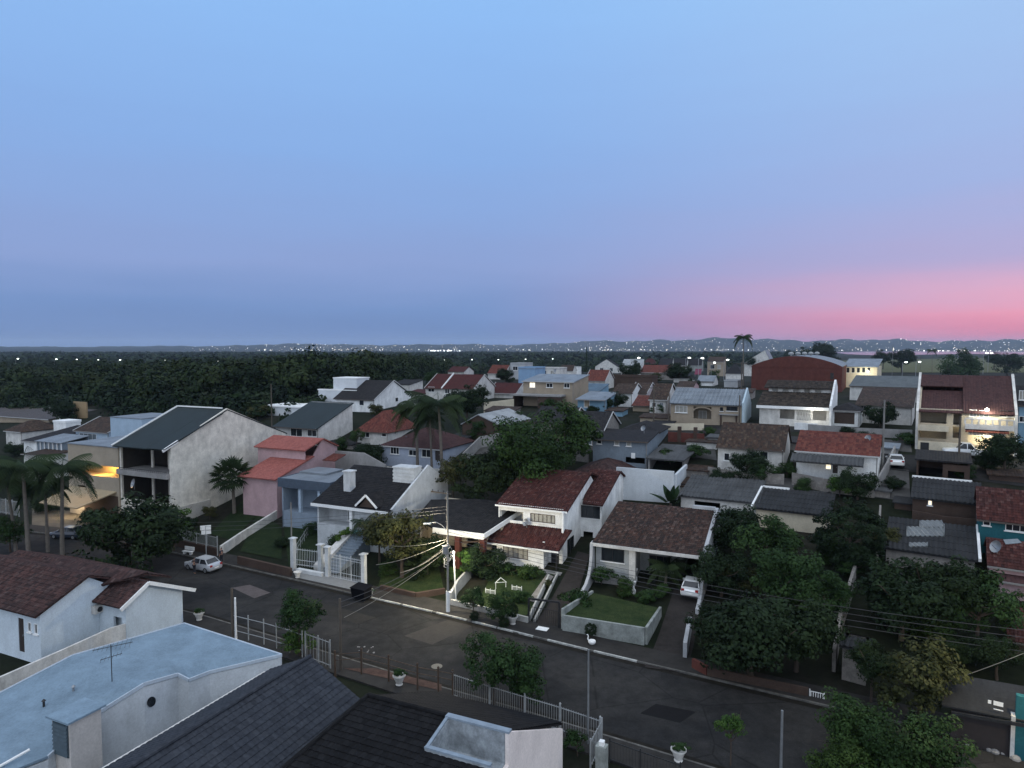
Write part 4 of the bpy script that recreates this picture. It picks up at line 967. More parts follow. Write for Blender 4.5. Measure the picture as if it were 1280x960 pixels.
# ---- grey flat-roofed house
h = House('house', 'grey house with a flat pale roof, deep blue grey fascia and an open porch', 'house', 355, 637, z=3.2)
w = h.F(414, 642)[0]; hT = h.F(355, 597)[1]; D = 7.0
mb = MB(); mb.box(-.4, w + .3, -.6, -.45, hT - 1.1, hT + .05); mb.box(w + .15, w + .3, -.45, D, hT - 1.1, hT + .05); mb.box(-.4, -.25, -.45, D, hT - 1.1, hT + .05); h.part('fascia', mb, plain('blue_grey_fascia', (.055, .075, .105), .6))
mb = MB(); mb.box(-.24, w + .14, -.44, D, hT - .15, hT); mb.box(-.24, w * .55, 3.2, D - .1, hT + .003, hT + .25); h.part('roof', mb, s_metal)
h.window('F', 2.2, (w * .55, w * .85, .6, 2.1), 3, 1, m_dkmetal, m_glass, px=False)
mb = MB(); panel(mb, 'F', 2.2, 0, w, -2.5, hT - .2, .2, h.holes[('F', 2.2)]); panel(mb, 'L', 0, -.3, D - .2, -2.5, hT - .2, .2); panel(mb, 'R', w, 2.4, D - .2, -2.5, hT - .2, .2); panel(mb, 'B', D - .1, .2, w - .2, -2.5, hT - .2, .2); mb.box(0, w, -.3, 2.2, -2.5, 0); h.part('wall', mb, plaster((.24, .29, .35), .15, .25))
for px in (377, 401):
    a = h.F(px, 637)[0]; mb = MB(); mb.box(a - .18, a + .18, -.35, .02, -.0, hT - .2); h.part('column', mb, m_paleblue)
C5 = h
# ---- pink house with two orange roofs
h = House('house', 'pink house with two bright orange tile roofs one stepped above the other', 'house', 312, 634, z=2.6)
w = h.F(342, 637)[0]; b0, hE = h.S(344, 600, w + .3); b1, h1 = h.S(393, 570, w + .3); b2, h2 = h.S(381, 563.5, w + .3); b3, h3 = h.S(405, 548, w + .3); b4, h4 = h.S(424, 557, w + .3)
aL = h.F(300, 600)[0] - .6; b1 = min(b1, b3 - .5)
mb = MB(); mb.tiles((aL, b0, hE), (w + .3, b0, hE), (w + .3, b1, h1), (aL, b1, h1), pitch=.22, course=.4, amp=.03, lift=.02); h.part('roof', mb, t_orange)
mb = MB(); a2 = h.F(317, 559, b2)[0]; mb.tiles((a2, b2, h2), (w + .3, b2, h2), (w + .3, b3, h3), (a2, b3, h3), pitch=.22, course=.4, amp=.03, lift=.02); mb.tiles((w + .3, b4, h4), (a2, b4, h4), (a2, b3, h3), (w + .3, b3, h3), pitch=.22, course=.4, amp=.03, lift=.02); h.part('roof', mb, t_orange)
mb = MB(); panel(mb, 'F', b0 + .6, aL + .4, w, -3, hE - .1, .2); panel(mb, 'R', w, b0 + .8, b4, -3, hE - .1, .2); mb.prism([(w, b0 + .7, hE - .1), (w, b4 - .1, hE - .1), (w, b4 - .1, h4 - .15), (w, b3, h3 - .15), (w, b1 + .1, h1 - .1), ], (-.2, 0, 0)); panel(mb, 'F', b2 + .5, a2 + .3, w - .2, hE, h2 + .1, .2); panel(mb, 'B', b4 - .1, a2 + .3, w - .2, -3, h4 - .2, .2); panel(mb, 'L', a2 + .3, b2 + .7, b4 - .3, -3, h2, .2); h.part('wall', mb, m_pink)
mb = MB(); mb.box(w + .0, w + 5.2, b4 - .6, b4 - .4, -3, h4 - .7); mb.prism([(w + 5.2, b4 - .6, h4 - .7), (w + 9, b4 - .6, h4 - 2.2), (w + 9, b4 - .6, -3), (w + 5.2, b4 - .6, -3)], (0, .2, 0)); h.part('yard_wall', mb, m_conc)
mb = MB(); mb.slab([(w + 1.2, b3 - 1.5, h1 - .6), (w + 3.4, b3 - 1.5, h1 - .6), (w + 3.4, b3 + 1, h1), (w + 1.2, b3 + 1, h1)], .1); h.part('lean_to_roof', mb, f_red)
C6 = h; dish(h, h.T(354, 577, hE + .6)[0] - 1.0, h.T(356, 578, hE + .5)[1] + .5, hE + .45, .5, 'white satellite dish on the lower orange roof', .5, 2.4)
# ---- the big white gable wall and its loggias
h = House('house', 'large house with a blank off white gable wall, dark green roof and shadowed loggias', 'house', 152, 650)
w = h.F(216, 657)[0]; bE, hE = h.S(206, 563, w + .2); bR_, hR_ = h.S(284, 511.5, w); bH, hH = h.S(357, 541, w); aL = h.F(140, 556, bE)[0]
kk = (hR_ - hE) / (bR_ - bE); hF = hE - bE * kk
u0, u1 = h.F(152, 586)[1], h.F(152, 592)[1]
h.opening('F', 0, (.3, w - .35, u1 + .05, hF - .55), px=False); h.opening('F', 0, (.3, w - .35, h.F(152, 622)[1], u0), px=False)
mb = MB(); panel(mb, 'F', 0, 0, w, -1, hF - .1, .25, h.holes[('F', 0)]); mb.prism([(w, .25, -1), (w, bH, -1), (w, bH, hH), (w, bR_, hR_ + .12), (w, .25, hF + .12)], (-.25, 0, 0))
panel(mb, 'L', 0, .25, bH, -1, hF - .1, .25); panel(mb, 'B', bH, .25, w - .25, -1, hH - .1, .25); mb.prism([(0, .1, hF - .1), (0, bH, hF - .1), (0, bH, hH - .2), (0, bR_, hR_ - .2)], (.25, 0, 0))
for a in (w * .33, w * .66): mb.box(a - .2, a + .2, 2.4, 2.6, -1, hF - .3)
h.part('wall', mb, plaster((.72, .68, .60), .24, .4, scale=.9))
mb = MB(); mb.box(.3, w - .3, 4.6, 4.8, -1, hF); mb.box(.26, .4, .3, 4.6, -1, hF - .2); mb.box(w - .42, w - .27, .3, 4.6, -1, hF - .2); mb.box(.4, w - .42, .3, 4.6, hF - .7, hF - .6); mb.box(.4, w - .42, 3.5, 4.6, u0, u1); h.part('loggia_wall', mb, plaster((.045, .04, .036), .3, .2))  # loggia interior coloured near black, its deep shade put into the paint
mb = MB(); mb.box(-.1, w - .3, -.5, 3.5, u0, u1); h.part('balcony', mb, m_conc)
mb = MB()
for i in range(26): a = .4 + (w - .9) * i / 25; mb.tube([(a, -.4, u1), (a, -.4, u1 + .95)], .018, 4)
mb.bar((.3, -.4, u1 + .97), (w - .4, -.4, u1 + .97), .06); h.part('balcony_rail', mb, m_dkmetal)
mb = MB(); mb.slab([(aL, bE, hE), (w + .02, bE, hE), (w + .02, bR_, hR_), (aL, bR_, hR_)], .16); ax = w * .72
mb.slab([(w + .02, bH + .4, hH - .1), (aL, bH + .4, hH - .1), (aL, bR_, hR_), (w + .02, bR_, hR_)], .16); mb.slab([(ax, bE - .25, hE - .12 + .24), (w + .3, bE - .25, hE + .12), (w + .3, bR_ - 1, hR_ - .7 + .24), (ax, bR_ - 1, hR_ - .46)], .1)
rf = h.part('roof', mb, f_green)
mb = MB(); mb.bar((aL - .08, bE, hE), (aL - .08, bR_, hR_ + .05), .14, .3); h.part('verge_board', mb, m_trim); mb = MB(); mb.bar((w + .16, bE - .3, hE - .1), (w + .16, 1.0, hF + .5), .16, .35); h.part('verge_board', mb, m_trim); mb = MB(); mb.bar((aL, bR_, hR_ + .12), (w - 1, bR_, hR_ + .12), .2, .16); h.part('ridge_cap', mb, m_trim)
mb = MB(); mb.box(w + .0, w + .25, -2.5, 6, -1, 2.6); h.part('yard_wall', mb, plaster((.48, .46, .42), .2, .4))
C7 = h; dish(h, h.F(166, 612, -1.2)[0], -1.2, h.F(166, 612, -1.2)[1], .62, 'white satellite dish in front of the shadowed loggias', .3, 2.8)
# ---- beige block with the lit recess
a89 = C7.F(89, 642)[0]; h = House('house', 'beige block with a glowing amber recess under its blank upper wall', 'house', 89, 655, O=C7.w(a89, -.15, -.3))
w = -a89 - .05; hT = h.F(89, 555)[1]; D = 9
rec = h.opening('F', 0, (99, 579, 148.5, 598)); o2 = h.opening('F', 0, (97, 606, 107, 622))
mb = MB(); panel(mb, 'F', 0, 0, w, -1, hT, .25, h.holes[('F', 0)]); panel(mb, 'L', 0, .25, D - .25, -1, hT, .25); panel(mb, 'R', w, .25, D - .25, -1, hT, .25); panel(mb, 'B', D, 0, w, -1, hT, .25); mb.box(.25, w - .25, 2.4, 2.6, -1, hT - .3); mb.box(.25, w - .25, .25, 2.4, rec[2] - .25, rec[2] - .02); mb.box(.25, w - .25, .25, 2.4, rec[3] + .05, rec[3] + .2); h.part('wall', mb, plaster((.34, .29, .225), .1, .2))
mb = MB(); mb.box(-.1, w + .05, -.1, D + .1, hT + .003, hT + .14); h.part('roof', mb, s_metal)
hA = h.F(120, 611)[1]; hB = h.F(100, 636, -4)[1]; mb = MB(); mb.slab([(-.4, -4, hB), (w * .72, -4, hB), (w * .95, -.02, hA), (.8, -.02, hA)], .15); h.part('awning', mb, plaster((.36, .29, .19), .12, .1))
mb = MB(); mb.box(w * .3, w - .3, -.012, -.001, h.F(120, 640)[1], h.F(120, 617)[1]); h.part('shutter', mb, m_brown)
C8 = h
def lamp(loc, power, col, size=.15, name='lamp_light'):
    l = bpy.data.lights.new(name, 'POINT'); l.energy = power; l.color = col; l.shadow_soft_size = size
    o = bpy.data.objects.new(name, l); COL.objects.link(o); o.location = loc; return o
lamp(h.w((rec[0] + rec[1]) / 2, .9, rec[3] - .3), 900, (1, .52, .10), .3)
lamp(h.w(w * .25, -1.8, hB - .5), 420, (1, .82, .55), .3)
# ================================================================== THE TOWN BEHIND
g_, s_, c_, k_ = m_glass, m_shutter, m_curtain, m_dkmetal
CT = dict(pitch=.40, course=1.6, amp=.10, lift=.03, square=True, n=4)
def vent_roof(h, mb, name, mat): return h.part(name, mb, mat)
# ---- row on the left, behind the palms
gen('house', 'pale blue house with a brown pitched roof and a tall gridded window', 96, 575, 137, 537, 519, 9, 'u', m_paleblue, f_brown, wins=[(99, 533 + 8, 121, 557, 4, 2, m_greyglass)], rp=.55, verge=True)
h = House('veranda', 'white glazed veranda with a ribbed pale roof beside the pale blue house', 'veranda', 47, 590); w = h.W(78); hE = h.F(47, 551)[1]; hB = h.F(58, 540, 5)[1]
mb = MB(); mb.slab([(-.2, -.3, hE), (w + .2, -.3, hE), (w + .2, 5, hB), (-.2, 5, hB)], .12); h.part('roof', mb, s_metal)
mb = MB()
for i in range(7): a = w * i / 6; mb.box(a - .07, a + .07, -.1, .05, hE - 2.4, hE - .1)
mb.box(0, w, -.1, .05, hE - 2.5, hE - 2.3); h.part('frame', mb, m_trim); mb = MB(); panel(mb, 'F', .12, 0, w, -1, hE - .12, .2); panel(mb, 'R', w, .32, 5, -1, hE - .1, .2); panel(mb, 'B', 5, 0, w, -1, hB - .2, .2); h.part('wall', mb, m_slate)
gen('house', 'small house with a faded brown hipped roof far beyond the palms', 8, 556, 28, 537, 523, 8, 'hip', m_offw, f_brown)
gen('house', 'white house with a long sloping white gable wall and a roof tank', 31, 585, 62, 550, 527, 10, 'sf', m_white, f_dark)
h = House('water_tank_block', 'white box of a roof tank standing over dark brown tiles', 'tank', 68, 560); w = h.W(83); mb = MB(); mb.box(0, w, 0, w * .8, -1, h.F(68, 528)[1]); h.part('block', mb, m_white); mb = MB(); mb.box(-.1, w + .1, -.1, w * .8 + .1, h.F(68, 528)[1] + .003, h.F(68, 526)[1] + .1); mb.tube([(w * .3, .6, 0), (w * .3, .6, h.F(68, 523)[1])], .05); h.part('lid', mb, m_trim)
gen('house', 'low house with a dark tiled lean-to roof under the veranda', 31, 600, 60, 567, 558, 4, 'sf', m_offw, f_brown)
gen('long_shed', 'long low tan shed with a brown sheet roof at the forest edge', -40, 528, 62, 517, 503, 12, 'sf', m_tan, sheetmat('brown_sheet', (.13, .10, .085), .3), cat='shed')
h = House('wall', 'short ochre end wall standing against the dark forest', 'wall', 92, 523); mb = MB(); mb.box(0, h.W(108), 0, .4, -2, h.F(92, 502)[1]); h.part('panel', mb, plaster((.36, .26, .15)))
h = House('house', 'light blue block with a flat roof beside the dark green roof', 'house', 140, 590); w = h.W(179); hT = h.F(140, 522)[1]; mb = MB(); h.box_walls(mb, 0, w, 0, 8, -2, hT); h.part('wall', mb, plaster((.36, .46, .56), .1, .2)); mb = MB(); mb.box(-.05, w + .05, -.05, 8.05, hT + .003, hT + .15); h.part('roof', mb, s_metal)
# ---- second row
h = gen('house', 'off white house with a single dark green pitch and a tall curved side wall', 345, 560, 398, 531, 500, 9.5, 'sf', m_offw, f_green, wins=[(363, 534, 378, 546, 2, 1, g_), (384, 537, 396, 546, 2, 1, g_)], ov=.7)
h = House('house', 'white modern house of stacked flat roofed cubes before the forest', 'house', 330, 519)
w = h.W(376); mb = MB(); z1 = h.F(330, 508)[1]; h.box_walls(mb, 0, w, 0, 8, -2, z1); a0, a1 = h.W(366), h.W(409); z2 = h.F(366, 488, 5)[1]; h.box_walls(mb, a0, a1 + 1, 8.1, 14, -2, z2); a2, a3 = h.W(379) + .6, h.W(409) + .6; z3 = h.F(380, 472, 9)[1]; mb.box(a2, a3, 9, 13.5, z2, z3); h.part('wall', mb, plaster((.62, .64, .66), .08, .15))
mb = MB(); mb.box(-.2, w + .2, -.2, 8.05, z1 + .003, z1 + .3); mb.box(a0 - .2, a1 + 1.2, 8.06, 8.9, z2 + .003, z2 + .25); mb.box(a2 - .1, a3 + .1, 8.95, 13.6, z3 + .003, z3 + .2); h.part('roof', mb, m_trim)
h = gen('house', 'white gabled house with a charcoal roof at the edge of the forest', 419, 514, 468, 497, 474, 14, 'u', m_white, f_dark, wins=[(449, 500, 455, 507, 1, 1, g_)], verge='R', sidewin=[(494, 497, 498, 502, 1, 1, g_)])
gen('house', 'white house with a weathered red tile roof behind the royal palms', 447, 555, 485, 536, 511, 9, 'hip', m_offw, f_red, wins=[(452, 538, 462, 547, 2, 1, g_), (477, 539, 483, 546, 1, 1, g_)])
gen('house', 'pale grey house with a wide plum coloured roof and four dark openings', 478, 582, 552, 555, 531, 10, 'hip', plaster((.38, .42, .50)), f_plum, wins=[(488, 557, 499, 568, 3, 1, g_), (511, 562, 521, 570, 2, 1, g_), (527, 561, 539, 572, 2, 1, g_)], doors=[(544, 561, 550, 576)])
h = gen('house', 'long house with twin maroon roofs divided by white parapets', 532, 500, 592, 484, 467, 11, 'u', m_offw, f_maroon, wins=[(535, 483.5, 543, 490, 2, 1, g_), (556, 485, 562, 492, 2, 1, g_)], verge=True, vo=.1)
a = h.W(553); kk = (h.hR - h.hE) / 5.5; mb = MB(); mb.bar((a, -.4, h.hE - .2), (a, 5.5, h.hR + .15), .2, .45); h.part('parapet', mb, m_trim)
h = gen('shed', 'shed with a white sheet roof behind the big leafy tree', 578, 550, 626, 529, 518, 12, 'v', m_brown, s_white, cat='shed', rp=.42, fascia=False, ov=.3)
h = gen('house', 'two storey tan house with a pale metal roof and a lit upper window', 654, 507, 717, 476, 467, 10, 'sf', m_tan, s_metal, wins=[(662, 478, 669, 484.5, 2, 1, m_litwin), (683, 479, 691, 484.5, 2, 1, g_), (705, 479, 712, 485, 2, 1, g_)])
h = House('carport', 'long flat porch slab over a dark carport below the lit upper window', 'carport', 641, 509); w = h.W(701); z = h.F(641, 493)[1]
mb = MB(); mb.box(-.2, w, -.2, 6, z - .25, z + .1); h.part('roof', mb, m_conc); mb = MB(); panel(mb, 'L', 0, .1, 6, -1, z - .26, .2); panel(mb, 'F', 0, h.W(672), w, -1, z - .26, .2); panel(mb, 'B', 6, .2, w, -1, z - .26, .2); h.part('wall', mb, m_brown)
gen('house', 'small house with a maroon roof close behind the pale blue tower block', 612, 497, 645, 490, 478, 8, 'u', m_offw, f_maroon, verge=True)
gen('house', 'house with a low red roof in front of a row of road lamps', 610, 474, 631, 466, 456, 9, 'u', m_offw, f_red, verge='R')
h = gen('tower_block', 'pale blue windowless block rising behind the tan house', 648, 494, 669, 461, 460, 7, 'flat', m_sky, s_metal, cat='building')
gen('house', 'low grey house of flat slabs between the red roof and the pale blue block', 638, 474, 656, 455, 452, 8, 'flat', m_grey, s_metal, wins=[(641, 458, 647, 463, 2, 1, g_)])
gen('house', 'flat white house behind the pale metal roof', 671, 478, 699, 461, 458, 8, 'flat', m_offw, s_metal, wins=[(676, 463, 683, 468), (688, 463, 694, 468)])
gen('house', 'small white house nearly hidden by trees beside the tall conifer', 716, 468, 724, 459, 456, 6, 'flat', m_white, s_metal)
h = gen('house', 'sky blue house with a scalloped pale porch roof and turquoise gable', 722, 516, 757, 498, 489, 8, 'sf', m_cyan, s_metal, wins=[(730, 500, 737, 509, 1, 1, m_tan)], ov=1.0)
gen('house', 'blue grey low house with a sheet roof behind the turquoise gable', 722, 498, 749, 488, 479, 8, 'sf', m_cyan, sheetmat('blue_sheet', (.15, .25, .34), .3))
gen('house', 'white house with a blue base and brown roof in the middle of town', 766, 508, 790, 490, 479, 9, 'u', m_white, f_brown, verge='R')
gen('house', 'house with a brown roof edged in white next to the tall utility pole', 789, 506, 808, 490, 478, 10, 'u', plaster((.42, .38, .38)), f_brown, wins=[(794, 494, 800, 499)], verge=True)
h = gen('house', 'white house lit under the eaves of its dark roof', 812, 520, 833, 498, 479, 10, 'u', m_offw, f_brown, verge='R', wins=[(815, 503, 820, 509), (824, 503, 829, 510)])
gen('house', 'salmon red lean-to roof beside the utility pole', 791, 514, 811, 506, 494, 5, 'sf', m_tan, f_red)
gen('house', 'house with a tall red hipped roof below the dark chalet gable', 732, 486, 756, 475, 462, 10, 'u', m_offw, f_red, verge=True)
gen('house', 'long low brown building with a flat rimmed roof', 756, 484, 815, 471, 469, 8, 'flat', m_brown, f_brown, cat='building')
gen('house', 'dark chalet with a wide low gable and white wall below', 744, 466, 772, 458, 449, 10, 'v', m_offw, f_dark, wins=[(750, 460, 754, 464), (762, 460, 766, 464)], ov=.6)
gen('house', 'house with a white lower slope and dark upper roof near the horizon', 776, 470, 801, 459, 449, 11, 'sf', m_offw, s_white)
gen('house', 'house with a broad terracotta roof near the horizon', 801, 474, 839, 465, 456, 12, 'u', m_stone, f_red)
gen('house', 'house under a deep crimson roof close to the horizon', 803, 460, 820, 455, 448, 10, 'hip', m_offw, f_maroon)
for i, (x0, x1, lab) in enumerate(((824, 840, 'dark roofed terrace house with a lamp at its corner'), (842, 858, 'dark roofed terrace house between two like it'), (860, 877, 'dark roofed terrace house with a mint green front'))):
    gen('house', lab, x0, 464, x1, 456, 448, 11, 'u', m_wallgreen if i == 2 else m_offw, f_dark, verge='R')
gen('house', 'tan house glowing under two street lamps near the horizon', 884, 470, 905, 452, 446, 9, 'sf', m_tan, f_brown, wins=[(888, 456, 893, 461), (897, 456, 901, 461)])
gen('house', 'dark hipped house just left of the tall lone palm', 907, 474, 927, 466, 454, 10, 'hip', m_offw, f_dark)
gen('house', 'grey roofed bungalow behind the long metal roof', 872, 482, 892, 476, 469, 8, 'u', m_white, s_metal)
gen('house', 'flat grey house over the end of the long metal roof', 905, 484, 922, 477, 474, 7, 'flat', m_grey, s_metal)
for i, (x0, y0, x1, e, r, f, w_, rm, lab) in enumerate((
    (700, 470, 716, 463, 456, 'u', m_offw, f_brown, 'small brown roofed house left of the tall conifer'),
    (846, 490, 866, 483, 476, 'u', m_pink, f_brown, 'brown roofed house behind the round dark tree'),
    (842, 478, 862, 472, 465, 'hip', m_offw, f_dark, 'dark hipped roof beside the magenta awning'),
    (560, 470, 580, 464, 458, 'u', m_offw, f_maroon, 'distant maroon roof beyond the twin parapets'))):
    gen('house', lab, x0, y0, x1, e, r, 9, f, w_, rm)
h = House('awning', 'small magenta awning among the distant roofs', 'awning', 868, 472); mb = MB(); w = h.W(876); z = h.F(868, 468)[1]; z2 = h.F(868, 461, 2)[1]; mb.slab([(0, 0, z), (w, 0, z), (w, 4, z2), (0, 4, z2)], .1); h.part('canopy', mb, plain('magenta_cloth', (.16, .03, .06), .8)); mb = MB()
for a in (.1, w - .1): mb.tube([(a, .2, -1), (a, .2, z)], .06, 5); mb.tube([(a, 3.8, -1), (a, 3.8, z2 - .1)], .06, 5)
h.part('post', mb, m_metal)
# ---- tan house with the long blue-grey metal roof
h = House('house', 'tan house with a long blue grey metal roof and an arched porch', 'house', 838, 529)
w = h.W(927); hE = h.F(838, 503)[1]; D = 12.0; hR = h.F(849, 485, D / 2)[1]
h.window('F', 0, (844, 507, 859, 516), 3, 1, m_trim, c_); h.window('F', 0, (900, 509, 904, 514), 1, 1, k_, g_); h.window('F', 0, (908, 508, 922, 514), 3, 1, k_, g_); ar = h.opening('F', 0, (867, 508, 889, 524))
mb = MB(); h.box_walls(mb, 0, w, 0, D, -2, hE); mb.box(.2, w - .2, 2.5, 2.7, -1, hE - .05); h.part('wall', mb, m_tan)
mb = MB(); mb.prism([(w + .02, 0, -2), (w + .02, D, -2), (w + .02, D, hE - .5), (w + .02, D / 2, hR + .35), (w + .02, -.3, hE + .3)], (.25, 0, 0)); h.part('gable_wall', mb, plaster((.45, .55, .60), .1, .15))
h.part('roof', h.roof('u', 0, w - .3, 0, D, hE + .02, hR, .4, .5, CT), s_metal)
n = 8; c = (ar[0] + ar[1]) / 2; rr = (ar[1] - ar[0]) / 2; mb = MB()
for i in range(n):
    t0, t1 = math.pi * i / n, math.pi * (i + 1) / n; mb.bar((c - rr * math.cos(t0), -.06, ar[3] - .7 + .6 * math.sin(t0)), (c - rr * math.cos(t1), -.06, ar[3] - .7 + .6 * math.sin(t1)), .1, .2)
h.part('arch', mb, m_tan); h.window('F', 2.5, (c - 1.0, c + .3, .2, 2.1), 2, 1, m_trim, c_, px=False, hole=False)
h = House('carport', 'small grey carport slab on dark posts before the tan house', 'carport', 900, 532); w = h.W(921); z = h.F(900, 517)[1]; mb = MB(); mb.box(-.2, w + .2, -.2, 3, z - .2, z); h.part('roof', mb, m_conc)
for a in (.1, w - .1): mb = MB(); mb.box(a - .12, a + .12, 0, .24, -1, z - .21); h.part('post', mb, m_brown)
# ---- white house under mottled two-tier roofs
h = House('house', 'white house with two tiers of lichen mottled roof tiles and a lit porch beam', 'house', 949, 531)
w = h.W(1037); hE = h.F(949, 505)[1]; D1 = 6; hM = h.F(955, 489, D1)[1]; hC = h.F(957, 484, D1)[1]; hR = h.F(960, 475, 10)[1]
h.opening('F', 0, (975, 511, 993, 524)); h.opening('F', 0, (996, 511, 1014, 526)); h.opening('F', 0, (1016, 511, 1033, 526))
mb = MB(); h.box_walls(mb, 0, w, 0, 14, -2, hE); mb.box(.2, w - .2, 3, 3.2, -1, hE); panel(mb, 'F', D1, .5, w - .3, hM - .5, hC, .2, [(w * (.1 + .16 * i), w * (.19 + .16 * i), hM + .05, hC - .08) for i in range(5)]); mb.box(.5, w - .3, D1 + .8, D1 + .9, hM - .5, hC); h.part('wall', mb, m_offw)
mb = MB(); k = (hM - hE) / D1; mb.tiles((-.4, -.5, hE - .5 * k), (w - .1, -.5, hE - .5 * k), (w - .1, D1, hM), (-.4, D1, hM), pitch=.45, course=.5, amp=.06, lift=.05); h.part('roof', mb, f_mott)
mb = MB(); mb.tiles((-.2, D1 - .5, hC), (w - .1, D1 - .5, hC), (w - .1, 10, hR), (-.2, 10, hR), pitch=.45, course=.5, amp=.06, lift=.05); mb.tiles((w - .1, 14.4, hC - .3), (-.2, 14.4, hC - .3), (-.2, 10, hR), (w - .1, 10, hR), pitch=.45, course=.5, amp=.06, lift=.05); h.part('roof', mb, f_mott)
mb = MB(); mb.prism([(w - .08, -.4, -2), (w - .08, 14, -2), (w - .08, 14, hC), (w - .08, 10, hR + .3), (w - .08, D1, hC + .1), (w - .08, -.4, hE + .2)], (.3, 0, 0)); h.part('party_wall', mb, m_white)
mb = MB(); mb.box(-.4, w - .1, -.62, -.52, hE - .5 * k - .45, hE - .5 * k); h.part('fascia', mb, m_trim)
n = 9; o = h.rect('F', 0, (996, 511, 1014, 526)); mb = MB()
for i in range(n):
    a = o[0] + (o[1] - o[0]) * i / n; b = o[0] + (o[1] - o[0]) * (i + 1) / n; mb.bar((a, .12, o[2]), (b, .12, o[3]), .04); mb.bar((b, .14, o[2]), (a, .14, o[3]), .04)
h.part('lattice', mb, m_trim)
mb = MB(); a, b = h.W(996), h.W(1024); mb.box(a, b, -3.2, -3.0, -1, 1.0); h.part('yard_wall', mb, m_white)
lamp(h.w(w * .8, -1.6, hE - 1.2), 180, (1, .97, .85), .2)
# ---- white garage house
h = gen('garage', 'white garage with a brown shutter door under a low grey hipped roof', 1039, 532, 1074, 511, 503, 7, 'hip', m_white, f_dark, doors=[(1043, 515, 1068, 530.5, m_wood, 'garage_door')], cat='garage')
gen('house', 'long white house with brown tile and grey sheet roofs behind the garage', 1070, 528, 1140, 505, 484, 12, 'sf', m_offw, f_brown, wins=[(1076, 507, 1083, 512, 2, 1, g_), (1112, 509, 1119, 514, 2, 1, g_)])
gen('house', 'grey sheet roofed hall behind the long white house', 1062, 500, 1146, 482, 469, 14, 'sf', m_offw, sheetmat('grey_green_sheet', (.17, .19, .18), .3), cat='building')
# ---- the maroon two-storey house with the flood lamp
h = House('house', 'two storey house with a broad plum roof, plant filled terrace and a glaring lamp', 'house', 1147, 560)
w = h.W(1268); hE = h.F(1147, 510)[1]; D = 12; hR = h.F(1150, 468, D * .62)[1]; ws = h.W(1202); f0 = h.F(1147, 533)[1]; f1 = h.F(1205, 532)[1]
h.window('F', 0, (1212, 512, 1221, 521, ), 2, 1, m_trim, m_greyglass); h.window('F', 0, (1224, 513, 1236, 522), 2, 1, m_trim, m_greyglass); h.window('F', 0, (1250, 513, 1258, 521), 1, 1, k_, g_); h.window('F', 0, (1259.5, 513, 1267, 521), 1, 1, k_, g_)
g1 = h.opening('F', 0, (1210, 537, 1256, 558)); h.opening('F', 0, (1150, 512, 1183, 530)); h.opening('F', 0, (1149, 538, 1183, 549)); h.opening('F', 0, (1192, 514, 1201, 548))
mb = MB(); h.box_walls(mb, 0, w, 0, D, -2, hE); mb.box(.2, w - .2, 3.4, 3.6, -1, hE); mb.box(.2, w - .2, .2, 3.4, f1 - .2, f1); h.gables(mb, 'u', 0, w, 0, D, hE, hR, .62); h.part('wall', mb, m_beige)
k = (hR - hE) / (D * .62); mb = MB(); S = [(ws, -.5, hE - .5 * k), (w - .1, -.5, hE - .5 * k), (w - .1, D * .62, hR), (ws, D * .62, hR)]; mb.slab(S, .14); b2 = D * .36
mb.slab([(0, b2, hE + b2 * k + .35), (ws, b2, hE + b2 * k + .35), (ws, D * .62, hR), (0, D * .62, hR)], .14); mb.slab([(0, -.5, hE - .5 * k - .1), (ws - .02, -.5, hE - .5 * k - .1), (ws - .02, b2 + .3, hE + b2 * k - .25), (0, b2 + .3, hE + b2 * k - .25)], .12); mb.slab([(w, D + .4, hE - .2), (0, D + .4, hE - .2), (0, D * .62, hR), (w, D * .62, hR)], .14); h.part('roof', mb, f_plum)
for a in (-.3, w - .1): mb = MB(); mb.prism([(a, -.6, -1), (a, D, -1), (a, D, hE), (a, D * .62, hR + .3), (a, -.6, hE - .3)], (.3, 0, 0)); h.part('party_wall', mb, m_offw)
mb = MB(); z0 = h.F(1205, 528)[1]; a0 = h.W(1205); mb.box(a0, w - .15, -1.0, -.02, f1 - .3, f1); mb.box(a0, w - .15, -1.0, -.85, f1, f1 + .35)
for i in range(8): a = a0 + (w - .2 - a0) * i / 7; mb.box(a - .1, a + .1, -1.0, -.87, f1 + .35, f1 + .95)
mb.box(a0, w - .15, -1.02, -.85, f1 + .95, f1 + 1.12); h.part('balcony', mb, m_offw)
mb = MB(); mb.box(-.0, h.W(1185), -1.6, -.02, f0 - .35, f0 + .1); mb.box(0.0, h.W(1185), -1.6, -1.45, f0 + .1, f0 + .4); h.part('terrace', mb, m_cream)
mb = MB(); z = g1[3]; mb.slab([(g1[0] - .3, -1.4, z - .1), (g1[1] + .3, -1.4, z - .1), (g1[1] + .3, -.02, z + .35), (g1[0] - .3, -.02, z + .35)], .08); h.part('awning', mb, f_red)
mb = MB(); mb.box(g1[0], g1[1], .9, 1.0, g1[2] - .5, g1[3] - .75)
h.part('garage_door', mb, m_cream)
mb = MB(); n = 14; zc = z - .12
for i in range(n): a = g1[0] + (g1[1] - g1[0]) * (i + .5) / n; mb.lathe([(.02, zc - .5), (.16, zc - .38), (.16, zc - .2), (.03, zc - .1)], (a, -.7, 0), 6)
h.part('trim', mb, m_offw)
p = Fr(h.O).F(1233, 511, -.5); lp = h.w(p[0], -.62, p[1])
e = empty('wall_lamp', lp, ANG, 'glaring round lamp under the plum roof eaves', 'lamp'); MB().lathe([(.06, -.17), (.16, -.1), (.19, 0), (.16, .1), (.06, .17)], (0, 0, 0), 10).build('globe', emit('glare', (1, .97, .82), 60), e); MB().tube([(0, .55, .1), (0, .1, .05)], .03).build('bracket', k_, e)
